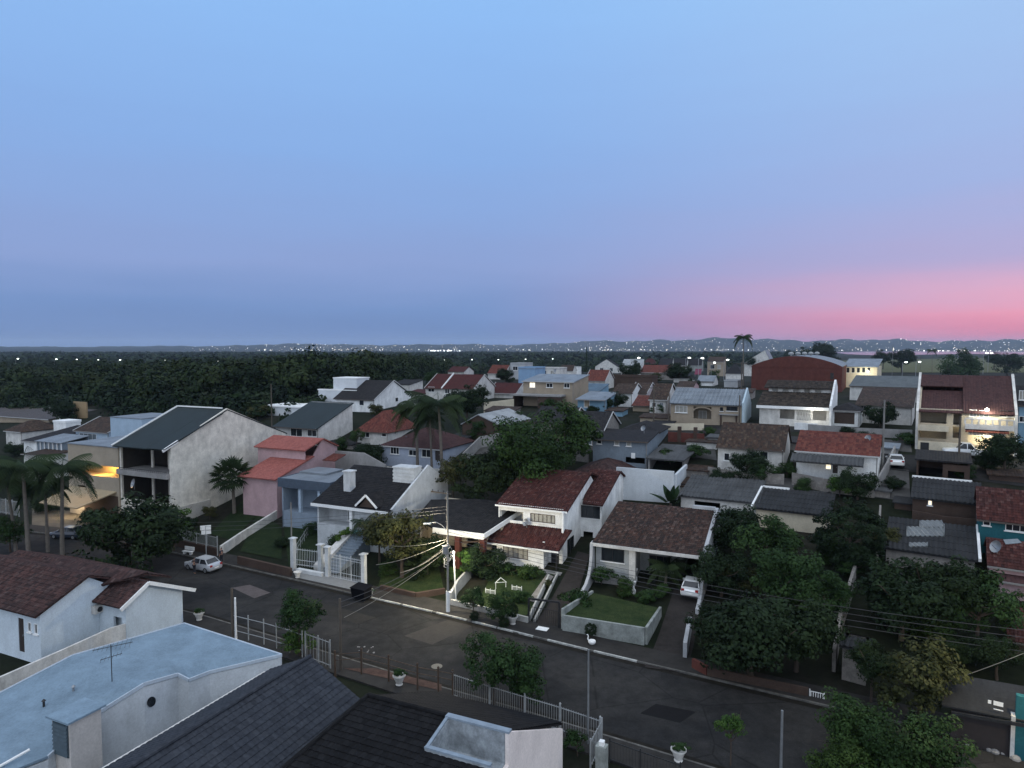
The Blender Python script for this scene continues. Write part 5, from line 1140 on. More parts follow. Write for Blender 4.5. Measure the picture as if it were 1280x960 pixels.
lamp(lp + Vector((-.2, -.5, -.1)), 620, (1, .95, .72), .2); lamp(h.w((g1[0] + g1[1]) / 2, -.5, g1[3] - .9), 420, (1, .9, .65), .3)
h = House('wall', 'cream front wall with a dark gate lit by the garage lamp', 'wall', 1147, 566); w = h.W(1204); mb = MB(); z = h.F(1147, 551)[1]; a0, a1 = h.W(1150), h.W(1161); panel(mb, 'F', 0, 0, w, -1, z, .2, [(a0, a1, 0, z - .15)]); h.part('panel', mb, m_cream); mb = MB(); mb.box(a0 + .02, a1 - .02, .06, .12, 0, z - .17); h.part('gate', mb, k_)
gen('house', 'blue fronted house cut off beside the plum roof', 1272, 556, 1330, 505, 482, 10, 'u', m_cyan, f_dark, wins=[(1274, 488, 1282, 500), (1274, 520, 1284, 528)])
# ---- brick warehouse with the barrel roof
h = House('warehouse', 'red brick warehouse with a curved metal roof and round roof vents', 'warehouse', 939, 487); w = h.W(1052); hS = h.F(939, 457)[1]; hX = h.F(995, 445)[1]; L = 40; n = 16
pr = [(w * i / n, hS + (hX - hS) * math.sin(math.pi * i / n) ** .85) for i in range(n + 1)]
mb = MB(); mb.prism([(0, 0, -4), (w, 0, -4)] + [(a, 0, z) for a, z in pr[::-1]], (0, .4, 0)); mb.prism([(0, L, -4), (w, L, -4)] + [(a, L, z - .1) for a, z in pr[::-1]], (0, .4, 0)); panel(mb, 'L', 0, .4, L, -4, hS - .2, .3); panel(mb, 'R', w, .4, L, -4, hS - .2, .3)
for z in (hS * .98,): mb.box(-.05, w + .05, -.1, -.002, z - .25, z + .1)
for a in (w * .26, w * .6): mb.box(a - .3, a + .3, -.09, -.003, -3, hS - .3)
h.part('wall', mb, m_brick); mb = MB()
for (a, z), (b, z2) in zip(pr, pr[1:]): mb.slab([(a, .3, z), (b, .3, z2), (b, L, z2), (a, L, z)], .15)
h.part('roof', mb, s_metal)
for i in range(5): mb = MB(); a = w * (.42 + .035 * i); mb.lathe([(.25, 0), (.3, .3), (.75, .5), (.75, .9), (.3, 1.15), (.05, 1.2)], (a + i * .5, 6 + i * 5, hX - .1), 10); h.part('roof_vent', mb, m_wmetal)
h.door('F', 0, (1038, 466, 1042, 474), m_dkmetal, hole=False)
h = House('building', 'cream building with a row of dark windows lit beside the brick warehouse', 'building', 1054, 484); w = h.W(1096); hT = h.F(1054, 458)[1]; f = R(-24)
for i in range(5): h.window('F', 0, (1058 + i * 6.5, 459.5, 1062 + i * 6.5, 466), 1, 1, m_offw, g_)
mb = MB(); h.box_walls(mb, 0, w, 0, 16, -3, hT); h.part('wall', mb, m_cream); mb = MB(); mb.slab([(-.3, -.4, hT), (w + .3, -.4, hT), (w + .3, 16, hT + 2.2), (-.3, 16, hT + 2.2)], .15); h.part('roof', mb, s_metal); lamp(h.w(w * .7, -3, hT - 1.5), 900, (1, .95, .7), .3)
gen('warehouse', 'pale gabled shed behind the brick warehouse and the lone palm', 930, 470, 964, 453, 437.5, 22, 'v', m_offw, s_metal, cat='warehouse', rp=.75, fascia=False)
# ---- nearer houses on the right
gen('house', 'white house with a wide weathered brown roof behind a leafy shrub', 897, 588, 979, 556, 527, 9, 'u', m_offw, f_brown, wins=[(950, 564, 960, 574, 1, 1, g_), (905, 566, 912, 576, 1, 1, g_)], verge=False)
h = gen('house', 'white house with a bright mottled red roof and a grey awning', 995, 600, 1097, 561, 537, 8.5, 'u', m_white, f_red, wins=[(1032, 577, 1039, 587, 1, 2, m_litwin)], doors=[(1041, 577, 1047, 592)])
z = h.F(1000, 577, -2.2)[1]; mb = MB(); mb.tiles((-.4, -2.2, z), (h.W(1080), -2.2, z), (h.W(1080), -.45, z + .7), (-.4, -.45, z + .7), **CT); h.part('awning', mb, s_fibre)
def corr_house(label, base, w_px, eaveL, ridge_y, D, wall, mat, form='sf', ovr=.35, **kw):
    return gen('house', label, base[0], base[1], w_px, eaveL, ridge_y, D, form, wall, mat, style=CT, ov=ovr, fascia=False, **kw)
h = corr_house('low house with a long grey corrugated roof behind a banana plant', (851, 640), 947, 619, 593, 7.5, m_offw, s_fibre, pits=[(868, 626, 900, 638)])
h = corr_house('cream walled shed with a sagging black corrugated roof', (945, 658), 1036, 634, 609, 7, m_cream, s_fibredk)
mb = MB(); mb.bar((-.5, -.3, h.hE - .05), (-.5, 7, h.hR + .12), .2, .25); mb.bar((-.4, 7.1, h.hR + .15), (h.w_ * .35, 7.1, h.hR + .15), .3, .2); h.part('ridge_cap', mb, m_trim)
h = corr_house('brown walled shed with a dark corrugated roof and a bright white ridge', (1140, 645), 1226, 621, 597, 6.5, m_brown, s_fibredk, wins=[(1160, 625, 1165, 632, 1, 1, m_litwin)])
mb = MB(); mb.bar((-.3, 6.75, h.hR + .12), (h.w_ * .9, 6.75, h.hR + .12), .3, .22); h.part('ridge_cap', mb, m_trim)
h = House('shed', 'patched corrugated shed roof with pale translucent sheets in it', 'shed', 1107, 706); w = h.W(1222); hE = h.F(1107, 684)[1]; D = 6.8; hR = h.F(1104, 645, D)[1]; k = (hR - hE) / D
mb = MB(); mb.tiles((-.2, -.3, hE), (w, -.3, hE), (w, D, hR), (-.2, D, hR), **CT); rf = h.part('roof', mb, s_fibredk)
mb = MB()
for p in ((1149, 650, 1181, 661), (1133, 660, 1181, 672), (1136, 680, 1160, 685)):
    q = []
    for px, py in ((p[0], p[3]), (p[2], p[3]), (p[2], p[1]), (p[0], p[1])):
        for i in range(300):
            b = -.3 + i * D / 300; a, z = h.F(px, py, b)
            if z <= hE + (b + .3) * k * D / (D + .3): break
        q.append((a, b, hE + (b + .3) * k * D / (D + .3) + .10))
    mb.tiles(*q, **{**CT, 'course': 2, 'lift': .015})
h.part('clear_sheets', mb, s_clear, rf)
mb = MB(); panel(mb, 'F', 0, 0, w - .2, -1.5, hE - .1, .2); panel(mb, 'L', 0, .2, D, -1.5, hE - .1, .2); panel(mb, 'B', D, 0, w, -1.5, hR - .2, .2); h.part('wall', mb, m_stone)
mb = MB(); mb.bar((w + .15, -.3, hE + .1), (w + .15, D, hR + .15), .22, .3); h.part('gutter', mb, m_trim)
h = House('shed', 'dark flat roofed open shed behind the white ridge line', 'shed', 1145, 600); w = h.W(1212); z = h.F(1145, 573)[1]; D = 4.6; z2 = h.F(1143, 561, D)[1]; mb = MB(); mb.slab([(-.2, -.3, z), (w + .2, -.3, z), (w + .2, D, z2), (-.2, D, z2)], .18); h.part('roof', mb, f_dark); mb = MB(); panel(mb, 'L', 0, 0, D, -1.5, z - .2, .2); panel(mb, 'B', D, .2, w, -1.5, z2 - .3, .2); panel(mb, 'R', w, 0, D - .2, -1.5, z - .2, .2); panel(mb, 'F', 0, w * .5, w - .2, -1.5, z - .4, .2, [(w * .6, w * .9, .3, 1.4)]); h.part('wall', mb, m_brown)
h = gen('house', 'teal house with a red tile roof and white framed windows', 1222, 690, 1330, 645, 608, 7.5, 'u', m_teal, t_maroon, wins=[(1229, 646, 1238, 657.5, 1, 1, g_), (1257, 649, 1284, 666, 3, 1, g_)], style=TILE)
h = gen('house', 'lower red tiled annex with a skylight in front of the teal house', 1236, 735, 1330, 703, 672, 6, 'u', m_pink, t_maroon, style=TILE)
mb = MB(); q = []
for px, py in ((1257, 682), (1277, 680), (1272, 675), (1254, 676)):
    for i in range(200):
        b = i * 3.0 / 200; a, z = h.F(px, py, b)
        if z <= h.hE + b * (h.hR - h.hE) / 3.0: break
    q.append((a, b, z + .12))
mb.slab(q, .08); h.part('skylight', mb, m_greyglass, h.roofob)
a, z = h.F(1240, 690, 1.0); dish(h, max(a, .4), 1.0, h.hE + .4, .55, 'grey satellite dish on the red tiled annex', .4, 2.3)
gen('house', 'small red tiled roof low at the edge among dark trees', 1262, 822, 1330, 796, 758, 6, 'u', m_brown, t_maroon, style=TILE)
h = gen('lean_to', 'plum coloured lean-to roof below the red tiled annex', 1240, 745, 1330, 722, 704, 3, 'sf', m_pink, f_plum, cat='lean-to')
# ---- middle: slate-blue house and dark roofs
h = gen('house', 'slate blue two storey wooden house with a dark patched roof', 741, 582, 809, 548, 535, 7, 'sf', m_slate, f_dark, wins=[(746, 549, 752, 555, 1, 1, g_), (768, 551, 774, 557, 1, 1, m_curtain), (783, 552, 789, 558, 1, 1, m_curtain)], pits=[(782, 571, 806, 580)])
h.door('F', 0, (789, 566, 794, 573), m_trim, hole=False, name='air_conditioner')
gen('house', 'house with a long charcoal roof behind the slate blue house', 664, 552, 712, 526, 507, 10, 'u', m_stone, f_dark, verge='R')
gen('house', 'stone gabled house with a steep charcoal roof', 716, 562, 754, 535, 513, 9, 'u', m_stone, f_dark, verge='R', wins=[(733, 548, 740, 556, 1, 1, m_greyglass)])
gen('house', 'low house with a dark hipped roof behind the slate blue house', 775, 556, 822, 537, 525, 8, 'hip', m_slate, f_dark)
h = House('carport', 'grey slab carport open to the street beside the slate blue house', 'carport', 810, 592); w = h.W(853); z = h.F(810, 572)[1]; D = 8; z2 = h.F(836, 555, D)[1]; mb = MB(); mb.slab([(-.3, -.3, z), (w + .2, -.3, z), (w + 1.2, D, z2), (.2, D, z2)], .2); h.part('roof', mb, s_fibre); mb = MB(); panel(mb, 'R', w, 1, D, -2, z - .22, .2); panel(mb, 'B', D, 0, w - .2, -2, z - .22, .2); panel(mb, 'L', 0, 0, D - .2, -2, z - .22, .2); h.part('wall', mb, m_conc)
h = House('wall', 'blank white boundary wall below the slate blue house', 'wall', 770, 624); w = h.W(842); mb = MB(); mb.box(0, w, 0, .3, -2, h.F(770, 584)[1]); mb.box(w - .02, w + .28, .3, 8, -2, h.F(770, 588)[1]); h.part('panel', mb, plaster((.55, .58, .60), .1, .25))
gen('house', 'maroon hipped roof tucked behind the white two storey house', 715, 610, 775, 590, 571, 9, 'hip', m_offw, t_old, style=None)
h = House('wall', 'dark red front wall with brown gate posts across the upper street', 'wall', 835, 552); w = h.W(880); z = h.F(835, 540)[1]; mb = MB(); mb.box(0, w, 0, .25, -1, z); h.part('panel', mb, m_brick)
for px in (849, 869): a = h.W(px); mb = MB(); mb.box(a - .25, a + .25, -.15, .4, -1, z + .9); h.part('gate_post', mb, m_brown)
# ================================================================== HOUSES ON THE NEAR SIDE, SEEN FROM BEHIND
def Z(px, py, z): return G0(px, py, z)
# ---- white house with old brown-red tiles
h = House('house', 'white house with old brown tile roofs stepped in three, beside the blue roof', 'house', 52, 832, z=0)
e1 = h.F(52, 765)[1]; bA, hA = h.S(108, 719, 0); bB = h.S(143, 788, 0)[0]; eB = h.S(146, 729, 0)[1]
aL = -14
d = h.F(26, 815)
h.window('F', 0, (35, 777, 39.5, 790.5), 1, 1, m_trim, m_glass); h.window('F', 0, (43, 779, 47.5, 793), 1, 1, m_trim, m_glass); h.door('F', 0, (22.5, 772, 31, 816), m_door)
mb = MB(); panel(mb, 'F', 0, aL, 0, -.2, e1, .2, h.holes[('F', 0)]); panel(mb, 'R', 0, .2, bB, -.2, e1, .2)
mb.prism([(0, 0, e1), (0, bB, e1), (0, bB, eB - .1), (0, bA, hA - .12)], (-.2, 0, 0)); panel(mb, 'B', bB, aL, -.2, -.2, e1, .2)
# the projecting bay further along
a2 = None; O2 = h
b0, z0 = h.S(158, 795, 3.2); a2 = 3.2; b1 = h.S(229, 779, a2)[0]; eF = h.S(155, 752, a2)[1]; bX, hX = h.S(182, 727, a2); eR = h.S(229, 737, a2)[1]; b0 = h.S(158, 790, a2)[0]
panel(mb, 'R', a2, b0, b1, -.2, min(eF, eR), .2); mb.prism([(a2, b0, min(eF, eR)), (a2, b1, min(eF, eR)), (a2, b1, eR), (a2, bX, hX - .1), (a2, b0, eF - .05)], (-.2, 0, 0))
panel(mb, 'F', b0, .0, a2 - .2, -.2, eF - .1, .2, [(a2 - 1.5, a2 - .5, .8, 2.4)]); mb.box(.1, a2 - .3, b0 + .6, b0 + .7, 0, eF - .2); panel(mb, 'B', b1, -4, a2 - .2, -.2, eR, .2)
h.part('wall', mb, plaster((.58, .65, .70), .1, .22))
OLD = dict(pitch=.26, course=.42, amp=.04, lift=.03); k1 = (hA - e1) / bA
mb = MB(); mb.tiles((aL, -.5, e1 - .5 * k1), (.3, -.5, e1 - .5 * k1), (.3, bA, hA), (aL, bA, hA), **OLD); mb.tiles((.3, bB + 4, eB - 1), (aL, bB + 4, eB - 1), (aL, bA, hA), (.3, bA, hA), **OLD); h.part('roof', mb, t_old)
k2 = (hX - eF) / (bX - b0)
mb = MB(); mb.tiles((-.2, b0 - .6, eF - .6 * k2), (a2 + .35, b0 - .6, eF - .6 * k2), (a2 + .35, bX, hX), (-.2, bX, hX), **OLD); mb.tiles((a2 + .35, b1 + .9, eR - .25), (-.2, b1 + .9, eR - .25), (-.2, bX, hX), (a2 + .35, bX, hX), **OLD); h.part('roof', mb, t_old)
mb = MB(); mb.bar((a2 + .4, b0 - .7, eF - .7 * k2 - .05), (a2 + .4, bX, hX - .05), .1, .3); mb.bar((a2 + .4, bX, hX - .05), (a2 + .4, b1 + 1.0, eR - .3), .1, .3); h.part('verge_board', mb, m_trim)
# higher rear part: long ridge running towards the street
bT, zT = h.S(18, 686, -6.0); bR2 = bX; zz = h.F(18, 687, bR2)[1]; aR = a2 + .3; ax = h.F(66, 703, bR2 - .2)[0]
mb = MB(); kk = .42; mb.tiles((aL, bR2 - 7, zz - 7 * kk), (ax - 1.2, bR2 - 7, zz - 7 * kk), (ax - 1.2, bR2, zz), (aL, bR2, zz), **OLD); mb.tiles((ax - 1.2, bR2 - 1.6, zz - 1.6 * kk), (.2, bR2 - 1.6, zz - 1.6 * kk), (aR, bR2, max(hX + .04, h.F(190, 716, bR2)[1])), (ax - 1.2, bR2, zz), **OLD); mb.tiles((0, bR2 + 5, zz - 5 * kk), (aL, bR2 + 5, zz - 5 * kk), (aL, bR2, zz), (0, bR2, zz), **OLD); h.part('roof', mb, t_old)
mb = MB(); mb.bar((ax - 1.12, bR2 - 7, zz - 7 * kk + .02), (ax - 1.12, bR2 - .9, zz - .9 * kk + .02), .14, .34); h.part('verge_board', mb, m_offw)
e = empty('air_conditioner', h.w(.02, h.S(120, 757, 0)[0], h.S(120, 765, 0)[1]), ANG, 'white air conditioner box on the white gable wall', 'air conditioner'); MB().box(0, .45, -.4, .4, 0, .6).build('casing', m_offw, e); MB().lathe([(.22, 0), (.22, .02)], (0, 0, 0), 12).build('fan_grille', m_dkmetal, e).rotation_euler = (0, R(90), 0); e.children[-1].location = (.452, 0, .3)
h1 = h
h = House('wall', 'white boundary wall running between the white house and the blue roof', 'wall', 0, 858, z=0); w_ = None
f = Fr(Z(0, 875, 0)); L_ = [f.loc(Z(px, py, 1.9)) for px, py in ((-30, 874), (60, 836), (138, 800), (172, 783))]
A = [h.e.matrix_world.inverted() @ Vector((0, 0, 0))]
mb = MB(); P = [h.loc(Z(px, py, 2.0)) for px, py in ((-40, 862), (0, 846), (78, 812), (138, 785), (158, 779))]
for p, q in zip(P, P[1:]): mb.bar((p[0], p[1], .9), (q[0], q[1], .9), .18, 2.2)
h.part('panel', mb, m_offw)
# ---- pale blue roof
h = House('house', 'house under a broad pale blue membrane roof with a square louvred turret', 'house', 262, 872, z=0)
zr = 4.3
V = {n: Z(px, py, z) for n, (px, py, z) in dict(A=(230, 779, 4.6), B=(352, 818, 4.6), C=(262, 839, 4.1), D=(236, 849, 4.1), E=(222, 842, 4.4), F_=(180, 854, 4.95), G=(91, 819, 4.95), H=(0, 866, 4.0), I=(-60, 905, 3.6), J=(-40, 985, 3.6), K=(60, 945, 3.6), L=(122, 890, 4.1)).items()}
V['A'].z = 4.6
mb = MB()
def roofpoly(ns, t=.14): mb.slab([h.loc(V[n]) for n in ns], t, (0, 0, -1))
# two planes either side of a low crease
P1 = ['G', 'F_', 'E', 'D', 'C', 'B', 'A']; P2 = ['G', 'H', 'I', 'J', 'K', 'L', 'F_']
for ns in (P1, P2):
    pts = [Vector(h.loc(V[n])) for n in ns]; c = sum(pts, Vector()) / len(pts)
    for i in range(len(pts)):
        p, q = pts[i], pts[(i + 1) % len(pts)]
        if (p - c).cross(q - c).z < 0: p, q = q, p
        mb.slab([p, q, c], .12, (0, 0, -1))
h.part('roof', mb, s_blue)
mb = MB()
for a_, b_ in (('C', 'B'), ('D', 'C'), ('E', 'D'), ('F_', 'E'), ('L', 'F_'), ('K', 'L'), ('G', 'A'), ('A', 'B'), ('H', 'G')):
    p, q = Vector(h.loc(V[a_])), Vector(h.loc(V[b_])); mb.bar((p.x, p.y, p.z - .06), (q.x, q.y, q.z - .06), .09, .2)
h.part('roof_edge', mb, plaster((.46, .52, .58), .08, .1))
mb = MB()
for a_, b_ in (('C', 'B'), ('D', 'C'), ('E', 'D'), ('F_', 'E'), ('L', 'F_'), ('K', 'L'), ('J', 'K'), ('A', 'G'), ('B', 'A'), ('G', 'H')):
    p, q = Vector(h.loc(V[a_])), Vector(h.loc(V[b_])); mb.prism([(p.x, p.y, 0), (q.x, q.y, 0), (q.x, q.y, q.z - .2), (p.x, p.y, p.z - .2)], Vector((0, 0, 1)).cross(q - p).normalized() * .15)
h.part('wall', mb, plaster((.58, .61, .63), .14, .3))
F0, E0 = Vector(h.loc(V['F_'])), Vector(h.loc(V['E'])); c = F0.lerp(E0, .25); dr = (E0 - F0).normalized(); nrm = Vector((dr.y, -dr.x, 0)).normalized()
cc = Vector(h.loc(V['F_'])).lerp(Vector(h.loc(V['E'])), .18) + Vector((0, 0, -1.2)); M_ = MB()
ring = [cc + nrm * .02 + (dr * math.cos(2 * math.pi * k / 16) + Vector((0, 0, 1)) * math.sin(2 * math.pi * k / 16)) * .30 for k in range(16)]; M_.prism(ring, nrm * .03); h.part('round_window', M_, m_glass)
# turret
T0 = Vector(h.loc(Z(86, 936, 4.0))); hz_ = 0; u2, v2 = Vector((1, 0, 0)), Vector((0, 1, 0))
pA, pB, pC = Vector(h.loc(Z(66, 899, 5.4))), Vector(h.loc(Z(87, 902, 5.4))), Vector(h.loc(Z(122, 881, 5.4)))
wa = pB.x - pA.x; wb = pC.y - pB.y; bx0, bx1, by0, by1 = pB.x - max(wa, 1.4), pB.x, pB.y, pB.y + max(wb, 1.2)
mb = MB(); mb.box(bx0, bx1, by0, by1, 2.2, 5.3); h.part('turret', mb, plaster((.56, .52, .48), .15, .35))
mb = MB(); mb.slab([(bx0 - .2, by0 - .2, 5.42), (bx1 + .15, by0 - .2, 5.42), (bx1 + .15, by1 + .2, 5.42), (bx0 - .2, by1 + .2, 5.42)], .1); h.part('turret_roof', mb, s_blue)
mb = MB(); panel(mb, 'F', by0 - .06, bx0 + .12, bx1 - .12, 3.5, 5.15, .05); 
for i in range(8): mb.slab([(bx0 + .14, by0 - .13, 3.55 + i * .2), (bx1 - .14, by0 - .13, 3.55 + i * .2), (bx1 - .14, by0 - .062, 3.68 + i * .2), (bx0 + .14, by0 - .062, 3.68 + i * .2)], .02)
h.part('louvre', mb, plain('teal_louvre', (.05, .075, .09), .5))
H2 = h
e = empty('tv_antenna', Z(140, 850, 4.9), .4, 'thin television antenna standing on the pale blue roof', 'antenna'); mb = MB(); mb.tube([(0, 0, -.1), (0, 0, 2.1)], .025, 6); mb.build('mast', m_dkmetal, e); mb = MB(); mb.tube([(-.9, 0, 1.9), (1.1, 0, 2.05)], .018, 5)
for i in range(9): x = -.85 + i * .23; r = .28 + .05 * i; mb.tube([(x, -r, 1.9 + (x + .9) * .075), (x, r, 1.9 + (x + .9) * .075)], .01, 4)
mb.build('boom', m_dkmetal, e); mb = MB(); mb.tube([(-.5, -.3, 1.4), (.5, .3, 1.35)], .018, 5)
for i in range(6): x = -.45 + i * .18; mb.tube([(x, x * .6 - .35, 1.38), (x, x * .6 + .35, 1.38)], .01, 4)
mb.build('boom', m_dkmetal, e)
e = empty('air_conditioner', Z(131, 905, 3.0), ANG, 'white air conditioner fixed to the wall below the louvred turret', 'air conditioner'); MB().box(-.1, .35, -.45, .45, -.3, .35).build('casing', m_wmetal, e); o = MB().lathe([(.24, 0), (.24, .02)], (0, 0, 0), 14).build('fan_grille', m_dkmetal, e); o.rotation_euler = (0, R(90), 0); o.location = (.352, 0, .02)
mb = MB(); a_, b_ = h.loc(Z(-4, 960, 3.75)), h.loc(Z(37, 937, 4.0)); mb.tube([a_, b_], .07, 8); h.part('roof_pipe', mb, m_trim)
for lab, px, py, z_, mt in (('grey vent pipe on the pale blue roof', 92, 868, 4.3, m_metal), ('short dark vent pipe near the antenna', 55, 886, 4.05, m_dkmetal)):
    e = empty('vent_pipe', Z(px, py, z_), 0, lab, 'pipe'); MB().tube([(0, 0, -.4), (0, 0, .45)], .06, 8).build('pipe', mt, e); MB().lathe([(.12, .45), (.02, .56)], (0, 0, 0), 8).build('cowl', mt, e)
mb = MB(); mb.tube([Z(px, py, z_) for px, py, z_ in ((128, 919, .9), (140, 915, 1.1), (160, 903, 1.2), (176, 889, 1.6), (188, 884, 2.2), (194, 887, 2.0), (190, 893, 1.2))], .035, 6); tag(mb.build('hose', m_offw), 'white hose looping along the wall below the pale blue roof', 'hose')
# ---- slate tile roof
h = House('house', 'house with a large slate grey tile roof and pale gutter beside the blue roof', 'house', 388, 900, z=0)
zr, ze = 5.6, 3.6
r1 = h.loc(Z(388, 821, zr)); e1 = h.loc(Z(457, 879, ze)); g1 = h.loc(Z(300, 846, 4.2))
B1 = r1[1]; B0 = B1 - 24; aR = r1[0]; aE = e1[0]; aG = aR - 1.5
ga = h.loc(Z(345, 828, 4.7))[0]
mb = MB(); P = [(aE, B1, ze), (aE, B0, ze), (aR, B0, zr), (aR, B1, zr)]
mb.tiles((aE, B0, ze), (aE, B1, ze), (aR, B1, zr), (aR, B0, zr), **SLATE); mb.tiles((ga - .4, B1, 4.2), (ga - .4, B0, 4.2), (aR, B0, zr), (aR, B1, zr), **SLATE); h.part('roof', mb, t_slate)
mb = MB(); mb.tube([(aR, B0, zr + .06), (aR, B1, zr + .06)], .12, 8); h.part('ridge', mb, t_slate)
mb = MB(); mb.box(ga - .75, ga - .45, B0, B1 - .2, 3.85, 4.1); h.part('gutter', mb, m_offw)
mb = MB(); mb.box(ga - .2, aE - .4, B0, B1 - .4, 0, ze - .2); mb.prism([(ga - .2, B1 - .4, ze - .2), (aE - .4, B1 - .4, ze - .2), (aR, B1 - .4, zr - .15), (ga - .2, B1 - .4, 4.0)], (0, -.2, 0)); h.part('wall', mb, m_grey)
# ---- black hipped roof with the cut-in terrace
h = House('house', 'house with a black tile roof and a walled white terrace cut into it', 'house', 640, 1010, z=0)
zr = 6.2
rA = h.loc(Z(460, 870, zr)); rB = h.loc(Z(557, 896, zr)); br = rA[1]; aA = rA[0]
P_ = lambda px, py, z: h.loc(Z(px, py, z))
k = .52
aW = P_(641, 913, zr)[0]; aB = P_(563, 893, zr)[0]; bE2, zf = h.S(706, 904, aW); bT, zT2 = h.S(531, 938, aB); dT = br - bT; k = (zr - zT2) / dT
aF = h.F(545, 863, bE2)[0]
mb = MB(); mb.tiles((aA - 1.6, br - 9, zr - 9 * k), (aB, br - 9, zr - 9 * k), (aB, br, zr), (aA, br, zr), **SLATE)
mb.tiles((aB, br - 9, zr - 9 * k), (aW, br - 9, zr - 9 * k), (aW, br - dT, zr - dT * k), (aB, br - dT, zr - dT * k), **SLATE)
mb.tiles((aW - .15, bE2, zf), (aF, bE2, zf), (aA, br, zr), (aW - .15, br, zr), **SLATE)
h.part('roof', mb, t_black)
mb = MB(); mb.tube([(aA, br, zr + .06), (aB, br, zr + .06)], .13, 8); mb.tube([(aA, br, zr + .05), (aA - 1.6, br - 9, zr - 9 * k + .05)], .12, 8); h.part('ridge', mb, t_black)
stain = plaster((.36, .39, .41), .45, .65, scale=1.4, name='stained_render')
mb = MB(); zt_ = zr - dT * k
mb.box(aB + .02, aW - .2, br - .25, br - .02, zt_ - 1.0, zr + .1); mb.prism([(aB + .02, br - .25, zt_ - 1), (aB + .02, br - .25, zr + .05), (aB + .02, br - dT, zt_ + .1), (aB + .02, br - dT, zt_ - 1)], (.18, 0, 0)); mb.box(aB + .02, aW - .2, br - dT - .05, br - .25, zt_ - 1.1, zt_ - .95); mb.box(aB + .02, aW, br - dT - .05, br - dT + .15, zt_ - .9, zt_ + .12); h.part('terrace', mb, stain)
mb = MB(); mb.prism([(aW - .18, br - .25, 0), (aW - .18, bE2 - .4, 0), (aW - .18, bE2 - .4, zf - .1), (aW - .18, br, zr + .05), (aW - .18, br - .25, zr + .1)], (.2, 0, 0)); mb.box(aW - .18, aW + .02, br - 8.5, br - .25, 0, zt_ - .96); mb.box(aF + .3, aW - .2, bE2 - .9, bE2 - .7, 0, zf - .1); h.part('wall', mb, plaster((.82, .73, .68), .1, .2))
mb = MB(); mb.box(aB, aW + .04, br - .3, br + .02, zr + .103, zr + .2); mb.bar((aB + .1, br - .3, zr + .13), (aB + .1, br - dT, zt_ + .18), .15, .06); mb.box(aB, aW, br - dT - .06, br - dT + .16, zt_ + .123, zt_ + .2); h.part('coping', mb, plain('blue_grey_coping', (.22, .27, .32), .7))
H4 = h
# ================================================================== TREES AND PLANTS
K = dict(
 big=tree_kind('big', L_dark, 1, 110, 89, .23, 0.0400, .85), big2=tree_kind('big2', L_dark, 2, 90, 101, .26, 0.0440, .8),
 mid=tree_kind('mid', L_mid, 3, 80, 87, .24, 0.0440, .9), mid2=tree_kind('mid2', L_mid, 4, 64, 101, .27, 0.0480, .85),
 airy=tree_kind('airy', L_light, 5, 44, 79, .24, 0.0520, .8, shell=(.5, 1)), round=tree_kind('round', L_dark, 6, 150, 87, .17, 0.0400, 1.0, shell=(.6, 1), lobes=0),
 shrub=tree_kind('shrub', L_mid, 7, 40, 87, .30, 0.0680, .8, trunk_h=.5, shell=(.3, 1)), bright=tree_kind('bright', L_light, 8, 40, 87, .28, 0.0680, .85, trunk_h=.5, shell=(.3, 1)),
 olive=tree_kind('olive', L_olive, 9, 80, 79, .24, 0.0480, .85), soft=tree_kind('soft', L_soft, 10, 120, 116, .24, 0.0336, .9, lobes=9))
TR = 'tree'; SH = 'shrub'
